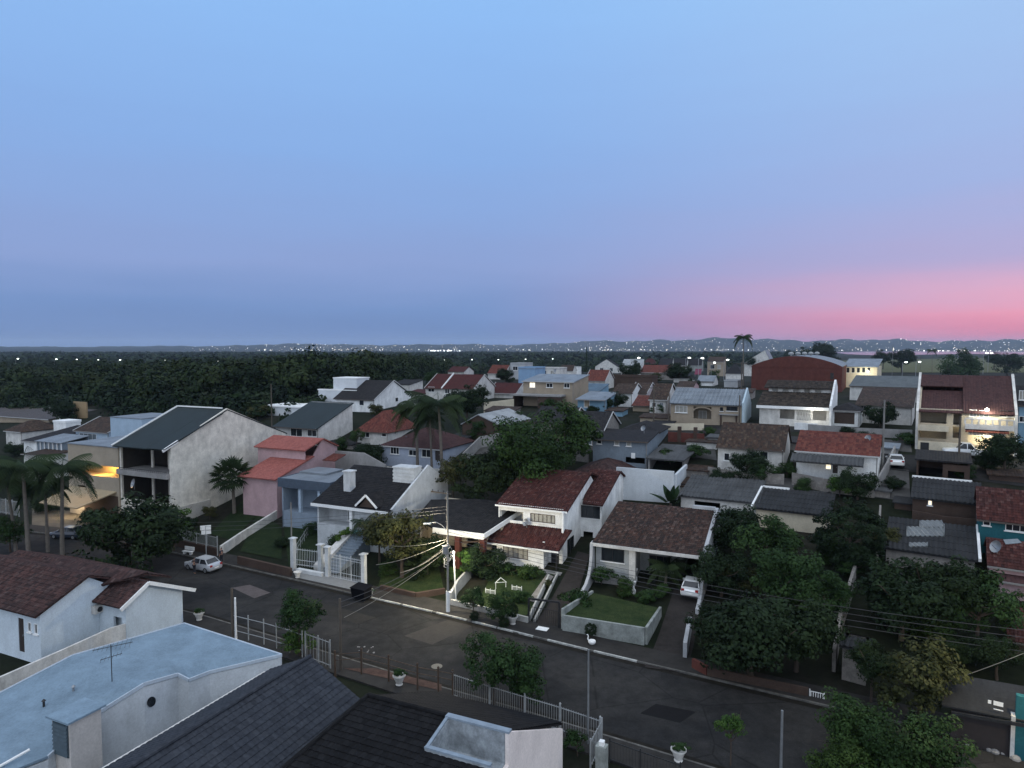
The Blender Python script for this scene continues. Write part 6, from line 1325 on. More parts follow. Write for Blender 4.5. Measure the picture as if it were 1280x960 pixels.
for k, nm, cat, px, py, cx, cy, r, lab in (
 ('big', 'broadleaf_tree', TR, 178, 714, 160, 662, 56, 'dense dark tree spreading over the street before the big white gable'),
 ('airy', 'young_tree', TR, 222, 690, 216, 650, 26, 'light open tree on the kerb behind the dark dense tree'),
 ('mid', 'street_tree', TR, 637, 884, 618, 826, 34, 'leafy young street tree leaning over the near fence, lighter half'),
 ('mid2', 'street_tree', TR, 640, 886, 652, 842, 30, 'darker half of the leafy pair of street trees at the near fence'),
 ('mid', 'street_tree', TR, 372, 822, 374, 764, 25, 'upright dark green tree behind the pale blue roof'),
 ('airy', 'shrub', SH, 372, 818, 370, 800, 20, 'yellow green shrub under the upright tree by the near fence'),
 ('soft', 'big_tree', TR, 650, 640, 660, 561, 50, 'very large rounded tree behind the white two storey house'),
 ('big', 'big_tree', TR, 610, 640, 604, 588, 38, 'dark lower tree joined to the very large rounded tree'),
 ('mid', 'big_tree', TR, 700, 600, 705, 545, 38, 'shoulder of trees touching the charcoal roofs'),
 ('olive', 'grey_tree', TR, 566, 640, 566, 588, 20, 'thin grey green tree between the royal palms and the big tree'),
 ('big2', 'dark_tree', TR, 590, 530, 583, 500, 22, 'dark round tree below the twin maroon roofs'),
 ('olive', 'garden_tree', TR, 508, 722, 502, 672, 38, 'wide olive green tree beside the white house with the dormer'),
 ('big', 'garden_tree', TR, 540, 718, 534, 688, 26, 'dark tree under the wires beside the low dark roof'),
 ('olive', 'garden_tree', TR, 478, 705, 474, 668, 24, 'brownish tree against the arched white wall'),
 ('big2', 'garden_tree', TR, 608, 722, 606, 702, 24, 'dark garden tree in front of the porch window of the white two storey house'),
 ('bright', 'lit_bush', SH, 590, 724, 587, 702, 15, 'bright yellow green bush lit by the lantern'),
 ('round', 'clipped_bush', SH, 517, 726, 517, 719, 6.5, 'small clipped yellow green ball bush on the lawn corner'),
 ('mid', 'potted_tree', TR, 592, 774, 592, 749, 14, 'small round street tree before the low white garden wall'),
 ('mid2', 'potted_tree', TR, 630, 783, 628, 758, 17, 'small street tree beside the white flower pot'),
 ('round', 'bush', SH, 593, 777, 593, 770, 6, 'low dark bush at the foot of the small round street tree'),
 ('round', 'bush', SH, 630, 785, 630, 778, 7, 'low dark bush next to the white flower pot'),
 ('shrub', 'bush', SH, 660, 722, 660, 713, 13, 'flower bed bush under the lit porch wall'),
 ('shrub', 'bush', SH, 640, 720, 640, 711, 10, 'low bush beside the dark garden tree'),
 ('shrub', 'bush', SH, 652, 752, 650, 744, 11, 'dark bush inside the low white front wall'),
 ('shrub', 'bush', SH, 718, 770, 722, 752, 17, 'leafy bush spilling over the stained retaining wall'),
 ('shrub', 'bush', SH, 752, 730, 752, 716, 13, 'bush under the window of the single storey house'),
 ('mid2', 'bush', SH, 776, 745, 778, 735, 14, 'fresh bush at the upper edge of the raised lawn'),
 ('shrub', 'bush', SH, 735, 705, 735, 742, 12, 'bush at the foot of the curved white wall'),
 ('shrub', 'bush', SH, 806, 752, 806, 744, 12, 'grey leaved bush between the raised lawn and the drive'),
 ('round', 'bush', SH, 738, 800, 738, 787, 8, 'dark ball bush in front of the stained retaining wall'),
 ('bright', 'bush', SH, 425, 690, 430, 672, 13, 'bright bush on the bank of the white house with the dormer'),
 ('mid2', 'bush', SH, 414, 690, 418, 678, 12, 'dark green bush on the bank above the steps'),
 ('big', 'dark_tree', TR, 918, 700, 918, 655, 34, 'dark tree between the brown roof and the cream shed'),
 ('mid', 'garden_tree', TR, 960, 720, 958, 682, 36, 'fresh green tree below the black corrugated roof'),
 ('big2', 'garden_tree', TR, 905, 745, 902, 712, 32, 'dark tree against the party wall of the single storey house'),
 ('mid2', 'garden_tree', TR, 985, 760, 982, 720, 38, 'lighter green tree in the middle of the dark grove'),
 ('big', 'garden_tree', TR, 940, 850, 940, 786, 62, 'biggest black green tree of the grove beside the drive'),
 ('big2', 'garden_tree', TR, 990, 840, 996, 782, 46, 'black green tree at the far end of the grove'),
 ('big', 'garden_tree', TR, 893, 820, 892, 780, 30, 'dark tree overhanging the carport drive'),
 ('mid', 'garden_tree', TR, 1025, 780, 1030, 745, 30, 'tree beside the broken grey path wall'),
 ('round', 'round_tree', TR, 1062, 712, 1062, 668, 41, 'perfectly round black green tree beside the cream shed'),
 ('big2', 'garden_tree', TR, 1130, 800, 1128, 745, 48, 'broad dark tree below the patched shed roof'),
 ('big', 'garden_tree', TR, 1180, 790, 1178, 728, 44, 'dark tree touching the patched shed roof'),
 ('mid', 'garden_tree', TR, 1222, 810, 1224, 758, 40, 'dark green tree beside the lower red tiled annex'),
 ('mid2', 'garden_tree', TR, 1160, 800, 1160, 772, 34, 'low dark tree in the middle of the back yard'),
 ('big', 'garden_tree', TR, 1245, 850, 1248, 812, 28, 'dark tree under the small red tiled roof'),
 ('big2', 'garden_tree', TR, 1090, 880, 1090, 826, 26, 'dark half of the tree lit amber from the corner'),
 ('olive', 'lit_tree', TR, 1152, 905, 1150, 846, 46, 'bronze leaved tree lit amber at the street corner'),
 ('soft', 'feathery_tree', TR, 1090, 968, 1082, 912, 52, 'soft feathery green tree at the lower street edge'),
 ('soft', 'feathery_tree', TR, 1165, 990, 1160, 948, 58, 'soft yellow green tree spilling over the corner pavement'),
 ('soft', 'feathery_tree', TR, 1050, 985, 1050, 950, 38, 'low feathery tree over the road edge'),
 ('airy', 'sapling', TR, 917, 957, 914, 910, 18, 'thin sapling alone on the near pavement'),
 ('shrub', 'bush', SH, 720, 945, 722, 925, 14, 'bush inside the white picket fence corner'),
 ('big', 'dark_tree', TR, 936, 600, 934, 578, 22, 'dark shrubby tree covering the weathered brown roof house'),
 ('mid', 'dark_tree', TR, 955, 606, 956, 590, 12, 'small bush beside the dark shrubby tree'),
 ('big2', 'dark_tree', TR, 1075, 624, 1072, 603, 21, 'dark tree before the bright red roof house'),
 ('airy', 'dark_tree', TR, 1052, 620, 1050, 606, 15, 'open bush beside the dark tree before the red roof house'),
 ('big', 'dark_tree', TR, 1258, 590, 1258, 560, 27, 'black round tree hiding the garage of the plum roofed house'),
 ('big2', 'dark_tree', TR, 1100, 534, 1101, 517, 17, 'dark tree in the yard of the long white house'),
 ('mid', 'dark_tree', TR, 962, 528, 962, 516, 11, 'bush covering the corner of the mottled roof house'),
 ('olive', 'vine', SH, 1166, 524, 1168, 512, 13, 'purple brown creeper hanging over the plant filled terrace'),
 ('olive', 'vine', SH, 1184, 524, 1186, 513, 10, 'creeper at the stair end of the plant filled terrace'),
 ('mid', 'dark_tree', TR, 846, 522, 848, 514, 9, 'bush below the white window of the tan house'),
 ('big', 'dark_tree', TR, 713, 505, 713, 487, 12, 'dark tree before the two storey tan house'),
 ('big2', 'dark_tree', TR, 771, 512, 772, 499, 11, 'dark tree before the white house with a blue base'),
 ('big', 'dark_tree', TR, 758, 516, 757, 503, 9, 'reddish dark tree beside the turquoise gable'),
 ('big', 'dark_tree', TR, 852, 478, 850, 464, 15, 'round dark tree in front of the terrace houses'),
 ('big2', 'dark_tree', TR, 788, 474, 788, 462, 13, 'dark bush in front of the white lower slope'),
 ('mid', 'dark_tree', TR, 825, 520, 822, 512, 8, 'bush under the lit eaves of the white house'),
 ('big', 'dark_tree', TR, 632, 478, 632, 468, 11, 'dark tree between the red roof and the maroon roof'),
 ('big2', 'dark_tree', TR, 622, 462, 614, 452, 9, 'dark tree behind the low red roof'),
 ('big', 'dark_tree', TR, 1030, 466, 1030, 440, 17, 'domed dark tree rising behind the brick warehouse'),
 ('big2', 'dark_tree', TR, 1000, 464, 998, 446, 14, 'flat green tree behind the roof vents'),
 ('mid', 'dark_tree', TR, 1200, 476, 1198, 462, 22, 'broad green tree in the field behind the plum roof'),
 ('big', 'dark_tree', TR, 1130, 466, 1128, 446, 14, 'dark tree beside the pale pole at the river'),
 ('big2', 'dark_tree', TR, 1106, 462, 1104, 446, 10, 'small dark tree before the river'),
 ('big', 'dark_tree', TR, 1262, 470, 1260, 452, 15, 'dark tree mass at the end of the field'),
 ('big2', 'dark_tree', TR, 1240, 462, 1243, 448, 9, 'small dark tree on the river side of the field'),
 ('big', 'dark_tree', TR, 944, 470, 942, 452, 9, 'dark tree beside the lone palm'),
 ('big2', 'dark_tree', TR, 905, 462, 900, 452, 12, 'dark trees behind the tan lamp lit house'),
 ('mid', 'garden_tree', TR, 15, 690, 12, 664, 18, 'yellowish tree at the edge below the palms'),
 ('big', 'dark_tree', TR, 80, 528, 78, 512, 17, 'dark tree standing before the tan shed'),
 ('olive', 'shrub', SH, 260, 650, 262, 640, 8, 'small shrub at the base of the blank gable wall'),
 ('shrub', 'shrub', SH, 470, 575, 468, 570, 9, 'dark hedge below the plum roof'),
 ('big', 'hedge', SH, 448, 590, 462, 566, 18, 'dark hedge between the pink house and the pale grey house'),
 ('mid', 'dark_tree', TR, 446, 560, 446, 545, 8, 'slim shrub between the curved wall and the red roof'),
 ('shrub', 'shrub', SH, 1040, 880, 1060, 890, 22, 'scrub beside the grey yard roofs'),
 ('mid', 'dark_tree', TR, 676, 594, 684, 575, 9, 'bush in the yard of the slate blue house'),
 ('mid2', 'dark_tree', TR, 762, 578, 766, 570, 9, 'bush against the slate blue wall'),
 ):
    plant(K[k], nm, lab, cat, px, py, cx, cy, r, group=None)
# conifer
p = G(733, 470); e = empty('conifer', p, 0, 'tall dark spire shaped conifer standing above the roofs', 'tree'); c = at_depth(733, 434, p.y) - p
rg = np.random.default_rng(4); n = 1500; t = rg.uniform(0, 1, n) ** .7; a = rg.uniform(0, 6.28, n); rr = (1 - (1 - t)) * 0 + (t) * 2.9 * (.65 + .35 * np.sin(t * 34)) * rg.uniform(.5, 1, n); H_ = c.z
pts = np.stack([rr * np.cos(a), rr * np.sin(a), H_ * (1 - .85 * t)], -1); nn = np.stack([np.cos(a), np.sin(a), np.full(n, .8)], -1); v, f, r_ = leaves(pts, nn, .42, rg.uniform(0, 1, n), rg); raw('crown', v, f, L_dark, e, r_); MB().tube([(0, 0, -.3), (0, 0, H_ * .9)], [.25, .05]).build('trunk', m_bark, e)
# palms
pm = [palm_mesh(palm_crown(s_, n_, L_, d_, w_), L_palm) for s_, n_, L_, d_, w_ in ((1, 22, 2.9, 1.35, .27), (2, 24, 3.0, 1.2, .27), (3, 20, 2.7, 1.5, .29))]
fm = palm_mesh(fan_crown(4), L_palm)
for i, (mi, px, py, cx, cy, sc, lab) in enumerate((
 (0, 522, 590, 520, 508, 1.5, 'royal palm with drooping fronds before the plum roof, nearer the white gable'), (1, 553, 604, 548, 503, 1.55, 'taller royal palm beside the dark round tree'), (2, 540, 598, 537, 520, 1.15, 'short royal palm between its two taller neighbours'),
 (1, 36, 700, 28, 582, 1.5, 'palm at the picture edge beside the veranda'), (0, 78, 694, 78, 584, 1.5, 'palm whose fronds cross the amber recess'), (2, 60, 690, 56, 606, 1.25, 'lower palm between two others at the corner'), (1, 20, 690, 8, 600, 1.2, 'palm half cut by the edge near the yellowish tree'),
 (2, 929, 482, 929, 421, 1.35, 'lone tall palm silhouetted against the hills'), (0, 1165, 466, 1165, 438, 1.9, 'palm silhouetted before the river'), (2, 455, 694, 455, 652, .62, 'small feather palm in front of the arched white wall'),
 (1, 832, 732, 834, 708, .75, 'short bushy palm beside the carport drive'))):
    palm(pm[mi], lab, px, py, cx, cy, sc, .11 * min(sc, 1.6) + .02, shaft=0)
palm(fm, 'fan palm with a shaggy round crown in front of the blank gable wall', 293, 642, 290, 595, 1.95, .2, name='fan_palm')
# banana plant
p = G(838, 640); e = empty('banana_plant', p, 0, 'banana plant with torn upright leaves beside the grey corrugated roof', 'plant'); V = MB()
for i in range(11):
    a = i * 2.4; el = .5 + .09 * i; L = 3.4; d = Vector((math.cos(a) * math.cos(el), math.sin(a) * math.cos(el), math.sin(el))); sd = Vector((-math.sin(a), math.cos(a), 0)); P0 = Vector((0, 0, .8)); prev = None
    for j in range(7):
        t = j / 6; c = P0 + d * L * t + Vector((0, 0, -.9 * t * t)); w = .38 * math.sin(math.pi * (.1 + .85 * t))
        cur = (c - sd * w, c, c + sd * w)
        if prev and j > 1: V.q(prev[0], prev[1], cur[1], cur[0]); V.q(prev[1], prev[2], cur[2], cur[1])
        prev = cur
o = V.build('crown', L_mid, e); MB().tube([(0, 0, -.2), (0, 0, 1.2)], [.2, .14]).build('trunk', m_bark, e)
# ================================================================== GARDENS, WALLS, FENCES
def wall(label, pts, h, mat, w=.2, name='wall', cat='wall', cop=None, z=None, part='panel', below=.6):
    P = [G(*p) if z is None else G0(p[0], p[1], z) for p in pts]; e = empty(name, P[0], 0, label, cat); mb = MB(); c = MB()
    for p, q in zip(P, P[1:]):
        a, b = p - P[0], q - P[0]; hh = h if not isinstance(h, tuple) else h[0]
        n = Vector((-(b - a).y, (b - a).x, 0)).normalized() * w / 2
        mb.prism([a - n + Vector((0, 0, -below)), b - n + Vector((0, 0, -below)), b - n + Vector((0, 0, hh)), a - n + Vector((0, 0, hh))], n * 2)
        if cop: c.bar(a + Vector((0, 0, hh + .04)), b + Vector((0, 0, hh + .04)), w + .1, .075)
    mb.build(part, mat, e)
    if cop: c.build('coping', cop, e)
    return e
def fence(label, pts, h, mat, gap=.14, post=2.0, r=.02, pr=.05, group=None, z=None, rails=(.12, .95), base=0, cap=False, name='fence'):
    P = [G(*p) if z is None else G0(p[0], p[1], z) for p in pts]; e = empty(name, P[0], 0, label, 'fence', group); mb = MB(); posts = []
    for p, q in zip(P, P[1:]):
        a, b = p - P[0], q - P[0]; L = (b - a).length; n = max(1, round(L / post))
        for i in range(n + 1):
            c = a.lerp(b, i / n)
            if not posts or (posts[-1] - c).length > .3: posts.append(c)
        for t in rails: mb.bar(a + Vector((0, 0, base + (h - base) * t)), b + Vector((0, 0, base + (h - base) * t)), .035, .045)
        if gap:
            m = max(1, round(L / gap))
            for i in range(m): c = a.lerp(b, (i + .5) / m); mb.bar(c + Vector((0, 0, base + .05)), c + Vector((0, 0, h)), r, r)
    mb.build('bars', mat, e)
    for c in posts:
        m_ = MB(); m_.box(c.x - pr, c.x + pr, c.y - pr, c.y + pr, c.z - .2, c.z + h + .12)
        if cap: m_.lathe([(pr * 1.4, 0), (pr * 1.5, .06), (.02, .13)], (c.x, c.y, c.z + h + .12), 8)
        m_.build('post', mat, e)
    return e
# lawn and front wall of the lamp lit house
sheet('lawn', [(590, 764), (658, 770), (694, 716), (620, 708)], m_lawn, .08)
sheet('path', [(664, 786), (706, 790), (737, 694), (722, 690)], m_drive, .09)
sheet('path', [(660, 752), (668, 754), (692, 722), (684, 718)], m_stone, .12)
wall('low white garden wall along the pavement below the lit lawn', [(563, 757), (580, 761), (640, 775), (660, 780)], .62, m_gwall, .2)
wall('white side wall of the lit garden with a small dark meter box', [(563, 757), (572, 740), (588, 722)], 1.2, m_gwall, .2)
wall('white kerb wall beside the brown drive, next to the lawn', [(660, 779), (686, 724)], .5, m_gwall, .16)
wall('white stepped kerb wall following the porch path', [(668, 778), (697, 719)], .3, m_gwall, .16)
e = empty('gate', G(661, 779), ANG, 'dark steel drive gate frame across the brown drive', 'gate'); f = Fr(G(661, 779)); a = f.F(699, 786)[0]
MB().box(-.07, .07, -.07, .07, -.2, 2.2).build('post', m_dkmetal, e); MB().box(a - .07, a + .07, -.07, .07, -.2, 2.3).build('post', m_dkmetal, e); mb = MB(); mb.bar((0, 0, 2.2), (a, 0, 2.3), .1, .16); mb.build('beam', m_dkmetal, e); mb = MB()
for i in range(1, 16): x = a * i / 16; mb.box(x - .012, x + .012, -.012, .012, .1, 1.5)
mb.bar((0, 0, .1), (a, 0, .1), .04); mb.bar((0, 0, 1.5), (a, 0, 1.5), .04); mb.build('bars', m_dkmetal, e)
# trellis arch on the lawn
p = G(626, 736); e = empty('garden_arch', p, .2, 'small white wooden garden arch standing on the lit lawn', 'garden ornament', sc=.72); mb = MB(); mb.bar((-.7, 0, 0), (-.7, 0, .9), .06); mb.bar((.7, 0, 0), (.7, 0, .9), .06); mb.build('frame', m_trim, e); mb = MB(); mb.bar((-.8, 0, .85), (0, 0, 1.55), .07); mb.bar((0, 0, 1.55), (.8, 0, .85), .07); mb.bar((-.7, 0, .9), (.7, 0, .9), .05); mb.build('gable', m_trim, e)
for px, py, lab in ((607, 742, 'short white picket edging at the flower bed, nearer the lantern'), (640, 738, 'tan picket edging beside the white garden arch')): fence(lab, [(px, py), (px + 12, py + 2)], .45, m_trim, .12, .5, .03, .03)
# raised lawn of the single storey house
O = C2; zl = .95
P = [G0(*q, z) for q, z in (((704, 770), 1.3), ((806, 786), 1.3), ((824, 760), 1.3), ((742, 741), 1.5))]
mb = MB(); mb.slab(P, .2); lw = tag(mb.build('lawn', m_lawn), kind='structure')
Wl = [G0(700, 788, .12), G0(806, 808, .12), None, None]; e = empty('retaining_wall', P[0], 0, 'stained concrete retaining wall under the raised lawn', 'wall'); mb = MB(); Q = [p - P[0] for p in P]
for i, j in ((0, 1), (1, 2)):
    a, b = Q[i], Q[j]; n = Vector(((b - a).y, -(b - a).x, 0)).normalized() * .22; mb.prism([a + Vector((0, 0, -2.2)), b + Vector((0, 0, -2.2)), b + Vector((0, 0, .14)), a + Vector((0, 0, .14))], n)
a, b = Q[0], Q[3]; n = Vector(((a - b).y, -(a - b).x, 0)).normalized() * .2; mb.prism([a + Vector((0, 0, -2.2)), b + Vector((0, 0, -1.0)), b + Vector((0, 0, .2)), a + Vector((0, 0, .6))], n)
mb.build('panel', m_wallgreen, e)
sheet('path', [(806, 835), (858, 842), (880, 742), (842, 738)], m_drive, .07)
wall('grey pillar and curb on the grove side of the carport drive', [(856, 824), (862, 790)], 1.3, m_grey, .3, cop=None)
wall('red brick stump wall at the mouth of the grove', [(866, 836), (884, 846)], .8, m_brick, .25)
wall('dark brown low fence wall along the grove', [(884, 846), (1010, 872)], .7, m_brown, .18)
fence('white picket panel at the street end of the drive', [(1012, 872), (1030, 876)], .5, m_trim, .15, .8, .04, .03)
wall('crumbling grey yard wall running back between the grove and the yards', [(1042, 840), (1050, 790), (1068, 730)], 1.7, m_stone, .25)
h = corr_house('tiny ribbed lean-to roof behind the crumbling yard wall', (1052, 850), 1082, 806, 792, 2.5, m_stone, s_fibredk)
# white house with dormer: gate, steps, walls
sheet('pavement', [(372, 724), (449, 741), (452, 727), (374, 712)], m_tilepave, .16)
for px, y0, y1, lab in ((367, 714, 672, 'slim white gate pillar at the bank end of the patterned fence'), (401, 716, 680, 'white gate pillar beside the green steps'), (410, 722, 683, 'white gate pillar holding the wide drive gate'), (455, 732, 692, 'white gate pillar beside the dumpster')):
    p = G(px, y0); hh = (y0 - y1) * p.y / FP; e = empty('gate_pillar', p, ANG, lab, 'pillar'); MB().box(-.22, .22, -.22, .22, -.2, hh).build('shaft', m_c4, e); MB().box(-.34, .34, -.34, .34, hh + .002, hh + .1).build('cap', m_c4, e)
m_lace = plain('white_lattice', (.5, .52, .53), .5)
fence('white wavy topped lattice fence left of the steps', [(369, 713), (399, 717)], 2.5, m_lace, .22, 3, .025, .03, rails=(.1, .35, .92), base=.5)
fence('white wavy topped drive gate of lattice', [(412, 722), (453, 731)], 2.6, m_lace, .22, 1.4, .025, .04, rails=(.06, .3, .85, .95), name='gate')
e = empty('steps', G(403, 717), ANG, 'broad pale steps climbing the bank to the white porch', 'steps'); f = Fr(G(403, 717)); mb = MB()
for i in range(16): mb.box(-.6, 1.5, .5 + i * .42, .5 + i * .42 + .5, -.5, .1 + i * .2)
mb.build('treads', m_slate, e); mb = MB(); mb.prism([(-1.6, .5, -.5), (-1.6, 7.2, -.5), (-1.6, 7.2, 3.3), (-1.6, .5, .6)], (.98, 0, 0)); mb.build('ramp', m_offw, e)
wall('white base wall with two steps under the lattice fence', [(372, 716), (404, 722)], .5, m_c4, .5)
fence('white handrail climbing beside the pale ramp', [(366, 700), (393, 656)], 1.1, m_wmetal, .9, 1.8, .03, .03, rails=(.5, .98))
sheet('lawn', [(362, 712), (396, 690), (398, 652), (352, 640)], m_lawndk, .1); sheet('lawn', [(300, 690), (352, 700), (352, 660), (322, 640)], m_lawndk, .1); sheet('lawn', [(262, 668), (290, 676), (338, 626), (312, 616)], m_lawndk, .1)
sheet('lawn', [(470, 744), (556, 742), (548, 706), (478, 712)], m_lawn, .06)
wall('brown stone retaining wall below the sloping lawns', [(298, 706), (364, 722)], 1.0, m_brown, .3)
wall('long white diagonal wall climbing past the sloping lawn', [(276, 694), (302, 676), (346, 648)], 1.1, m_offw, .25)
wall('dark bank wall at the corner of the low dark roofed house', [(476, 738), (520, 748), (556, 742)], .55, m_brown, .3)
fence('white railing on a brown wall before the blank gable wall', [(214, 682), (246, 690), (272, 696)], 2.3, m_wmetal, .2, 2.2, .025, .05, base=1.0)
wall('brown wall below the white railing', [(214, 682), (246, 690), (272, 696)], 1.0, m_brown, .25)
fence('white gate screen beside the palms', [(-8, 640), (24, 646)], 2.2, m_wmetal, .2, 1.5, .03, .05)
# near side
fence('white post and wire fence beyond the pale blue roof', [(292, 796), (330, 806), (362, 816), (378, 822)], 1.9, m_wmetal, 0, 1.6, .03, .035, z=.1, rails=(.95, .3), cap=True)
fence('white mesh fence under the upright tree', [(382, 824), (398, 830), (413, 836)], 2.1, m_wmetal, .35, 1.6, .02, .04, z=.1)
fence('rusty post and wire fence along the earth strip', [(419, 846), (452, 843), (486, 852), (522, 863), (548, 868), (566, 872)], 1.75, m_rust, 0, 60, .02, .06, z=.1, rails=(.7, .95), cap=True)
fence('white railing with upright bars along the near pavement', [(566, 872), (612, 888), (656, 902), (700, 916), (750, 934)], 1.7, m_wmetal, .17, 2.4, .022, .05, z=.1, cap=True)
fence('white diagonal gate of the corner railing', [(752, 934), (738, 962)], 1.7, m_wmetal, .3, 3, .04, .05, z=.1)
fence('thin dark mesh fence beside the corner pillar', [(762, 952), (800, 966), (850, 984)], 1.3, m_dkmetal, .18, 1.8, .012, .03, z=.1)
p = G0(752, 968, .1); e = empty('pillar', p, ANG, 'weathered corner pillar with a white lamp box', 'pillar'); MB().box(-.3, .3, -.25, .25, -.1, 1.7).build('shaft', m_wallgreen, e); MB().box(-.14, .14, -.14, .14, 1.702, 1.95).build('lamp_box', m_trim, e)
mb = MB(); mb.q([(q.x, q.y, .155) for q in (G0(*p) for p in ((430, 838), (552, 866), (552, 858), (470, 838)))]); tag(mb.build('ground', plaster((.085, .052, .042), .4, 0, scale=2, name='red_earth')), kind='structure')
wall('low pale curb wall edging the earth strip', [(436, 847), (470, 856), (508, 866)], .12, m_conc, .12, z=.0, below=.05)
rr_ = random.Random(4)
for i in range(11):
    p = G0(455 + rr_.uniform(-12, 14), 813 + rr_.uniform(-5, 5), .012); e = MB(); s_ = rr_.uniform(.03, .08); e.prism([(-s_, -s_ * .6, .0), (s_, -s_ * .7, 0), (s_ * .8, s_, 0), (-s_ * .6, s_ * .8, 0)], (.02, .01, s_ * .7)); o = e.build('litter', m_conc); o.location = p; tag(o, 'pale scrap of rubble in the scatter on the road by the near kerb', 'rubble', 'rubble scattered on the road')
# manhole, slab cover
p = G0(546, 833, .016); o = MB().lathe([(.42, 0), (.42, .015)], (0, 0, 0), 18).build('manhole_cover', plaster((.20, .185, .15), .2, 0)); o.location = p; tag(o, 'round pale manhole cover near the rusty fence', 'manhole cover')
p = G0(678, 786, .135); o = MB().box(-.5, .5, -.35, .35, 0, .03).build('cover_slab', m_trim); o.location = p; o.rotation_euler = (0, 0, ANG); tag(o, 'white square cover slab set in the pavement before the steel gate', 'cover slab')
# pots, dumpster, benches
def pot(px, py, label, r=.38, plantk=None, ph=1.2, z=.13, mat=m_offw):
    e = empty('flower_pot', G0(px, py, z), 0, label, 'flower pot'); MB().lathe([(r * .55, 0), (r * .62, .05), (r * .5, .12), (r * .95, r * 1.5), (r * 1.1, r * 1.55), (r * 1.1, r * 1.7), (r * .9, r * 1.7), (r * .8, r * 1.4)], (0, 0, 0), 14).build('pot', mat, e)
    if plantk:
        o = plantk.crown.copy(); COL.objects.link(o); o.parent = e; o.location = (0, 0, r * 1.5 + ph * .5); o.scale = (r * 1.1, r * 1.1, ph * .62); o.name = 'plant'
    return e
pot(641, 780, 'white urn with a clipped dark cone on the pavement', .42, K['round'], 1.1); pot(249, 775, 'white pot with spiky leaves behind the pale blue roof', .4, K['shrub'], .6); pot(499, 856, 'white round pot with an agave on the earth strip', .42, K['shrub'], .7, .16); pot(462, 746, 'white shallow planter bowl beside the dumpster', .4, K['shrub'], .2); pot(848, 951, 'white square planter with shrub on the near kerb', .42, K['shrub'], .6, .13); pot(372, 722, 'white cube planter at the patterned fence', .38, None)
p = G0(740, 805, .13); e = empty('swan_planter', p, 2.6, 'white swan shaped planter before the retaining wall', 'planter'); mb = MB(); mb.lathe([(.08, 0), (.26, .06), (.32, .2), (.28, .3), (.22, .27)], (0, 0, 0), 12); mb.build('body', m_trim, e); mb = MB(); mb.tube([(.25, 0, .2), (.37, 0, .36), (.33, 0, .58), (.39, 0, .7), (.5, 0, .66)], [.07, .055, .04, .05, .015], 7); mb.build('neck', m_trim, e)
for px, py, lab in ((794, 726, 'white urn on a pedestal at the porch planter'), (792, 742, 'white pedestal vase at the head of the raised lawn')):
    p = G(px, py); e = empty('urn', p, 0, lab, 'urn'); MB().lathe([(.2, -.3), (.2, .08), (.1, .14), (.09, .5), (.14, .55)], (0, 0, .3), 10).build('pedestal', m_trim, e); MB().lathe([(.06, .86), (.2, 1.0), (.26, 1.2), (.22, 1.22)], (0, 0, 0), 10).build('bowl', m_trim, e)
p = G0(452, 750, .0); e = empty('dumpster', p, R(-29), 'black wheeled dumpster at the kerb by the white gate pillar', 'dumpster'); mb = MB(); mb.prism([(-.75, -.5, .25), (.75, -.5, .25), (.85, -.6, 1.25), (-.85, -.6, 1.25)], (0, 1.1, 0)); mb.build('body', plain('black_plastic', (.004, .0045, .006), .9, 0, .1), e); mb = MB(); mb.slab([(-.9, -.65, 1.27), (.9, -.65, 1.27), (.9, .6, 1.42), (-.9, .6, 1.42)], .07); mb.build('lid', plain('black_lid', (.005, .0055, .008), .9, 0, .1), e)
for x in (-.6, .6):
    for y in (-.4, .4): w = MB().lathe([(.1, -.04), (.1, .04)], (0, 0, 0), 10).build('wheel', m_dkmetal, e); w.rotation_euler = (R(90), 0, 0); w.location = (x, y, .1)
e = empty('bench', G(235, 694), R(-20), 'white concrete street bench beside the railing', 'bench'); MB().box(-.7, .7, -.2, .2, .42, .5).build('seat', m_white, e); MB().box(-.7, .7, .22, .3, .55, .95).build('backrest', m_white, e); MB().box(-.55, -.4, -.18, .18, 0, .42).build('leg', m_white, e); MB().box(.4, .55, -.18, .18, 0, .42).build('leg', m_white, e)
p = G0(258, 700, .1); e = empty('sign', p, R(20), 'white double roadside sign board on a post above the silver car', 'sign'); hh = 3.0; MB().tube([(0, 0, 0), (0, 0, hh + .9)], .05, 6).build('post', m_wmetal, e); MB().box(-.55, .55, -.03, .03, hh + .45, hh + .95).build('board', m_trim, e); MB().box(-.45, .55, -.03, .03, hh - .05, hh + .4).build('board', m_trim, e)
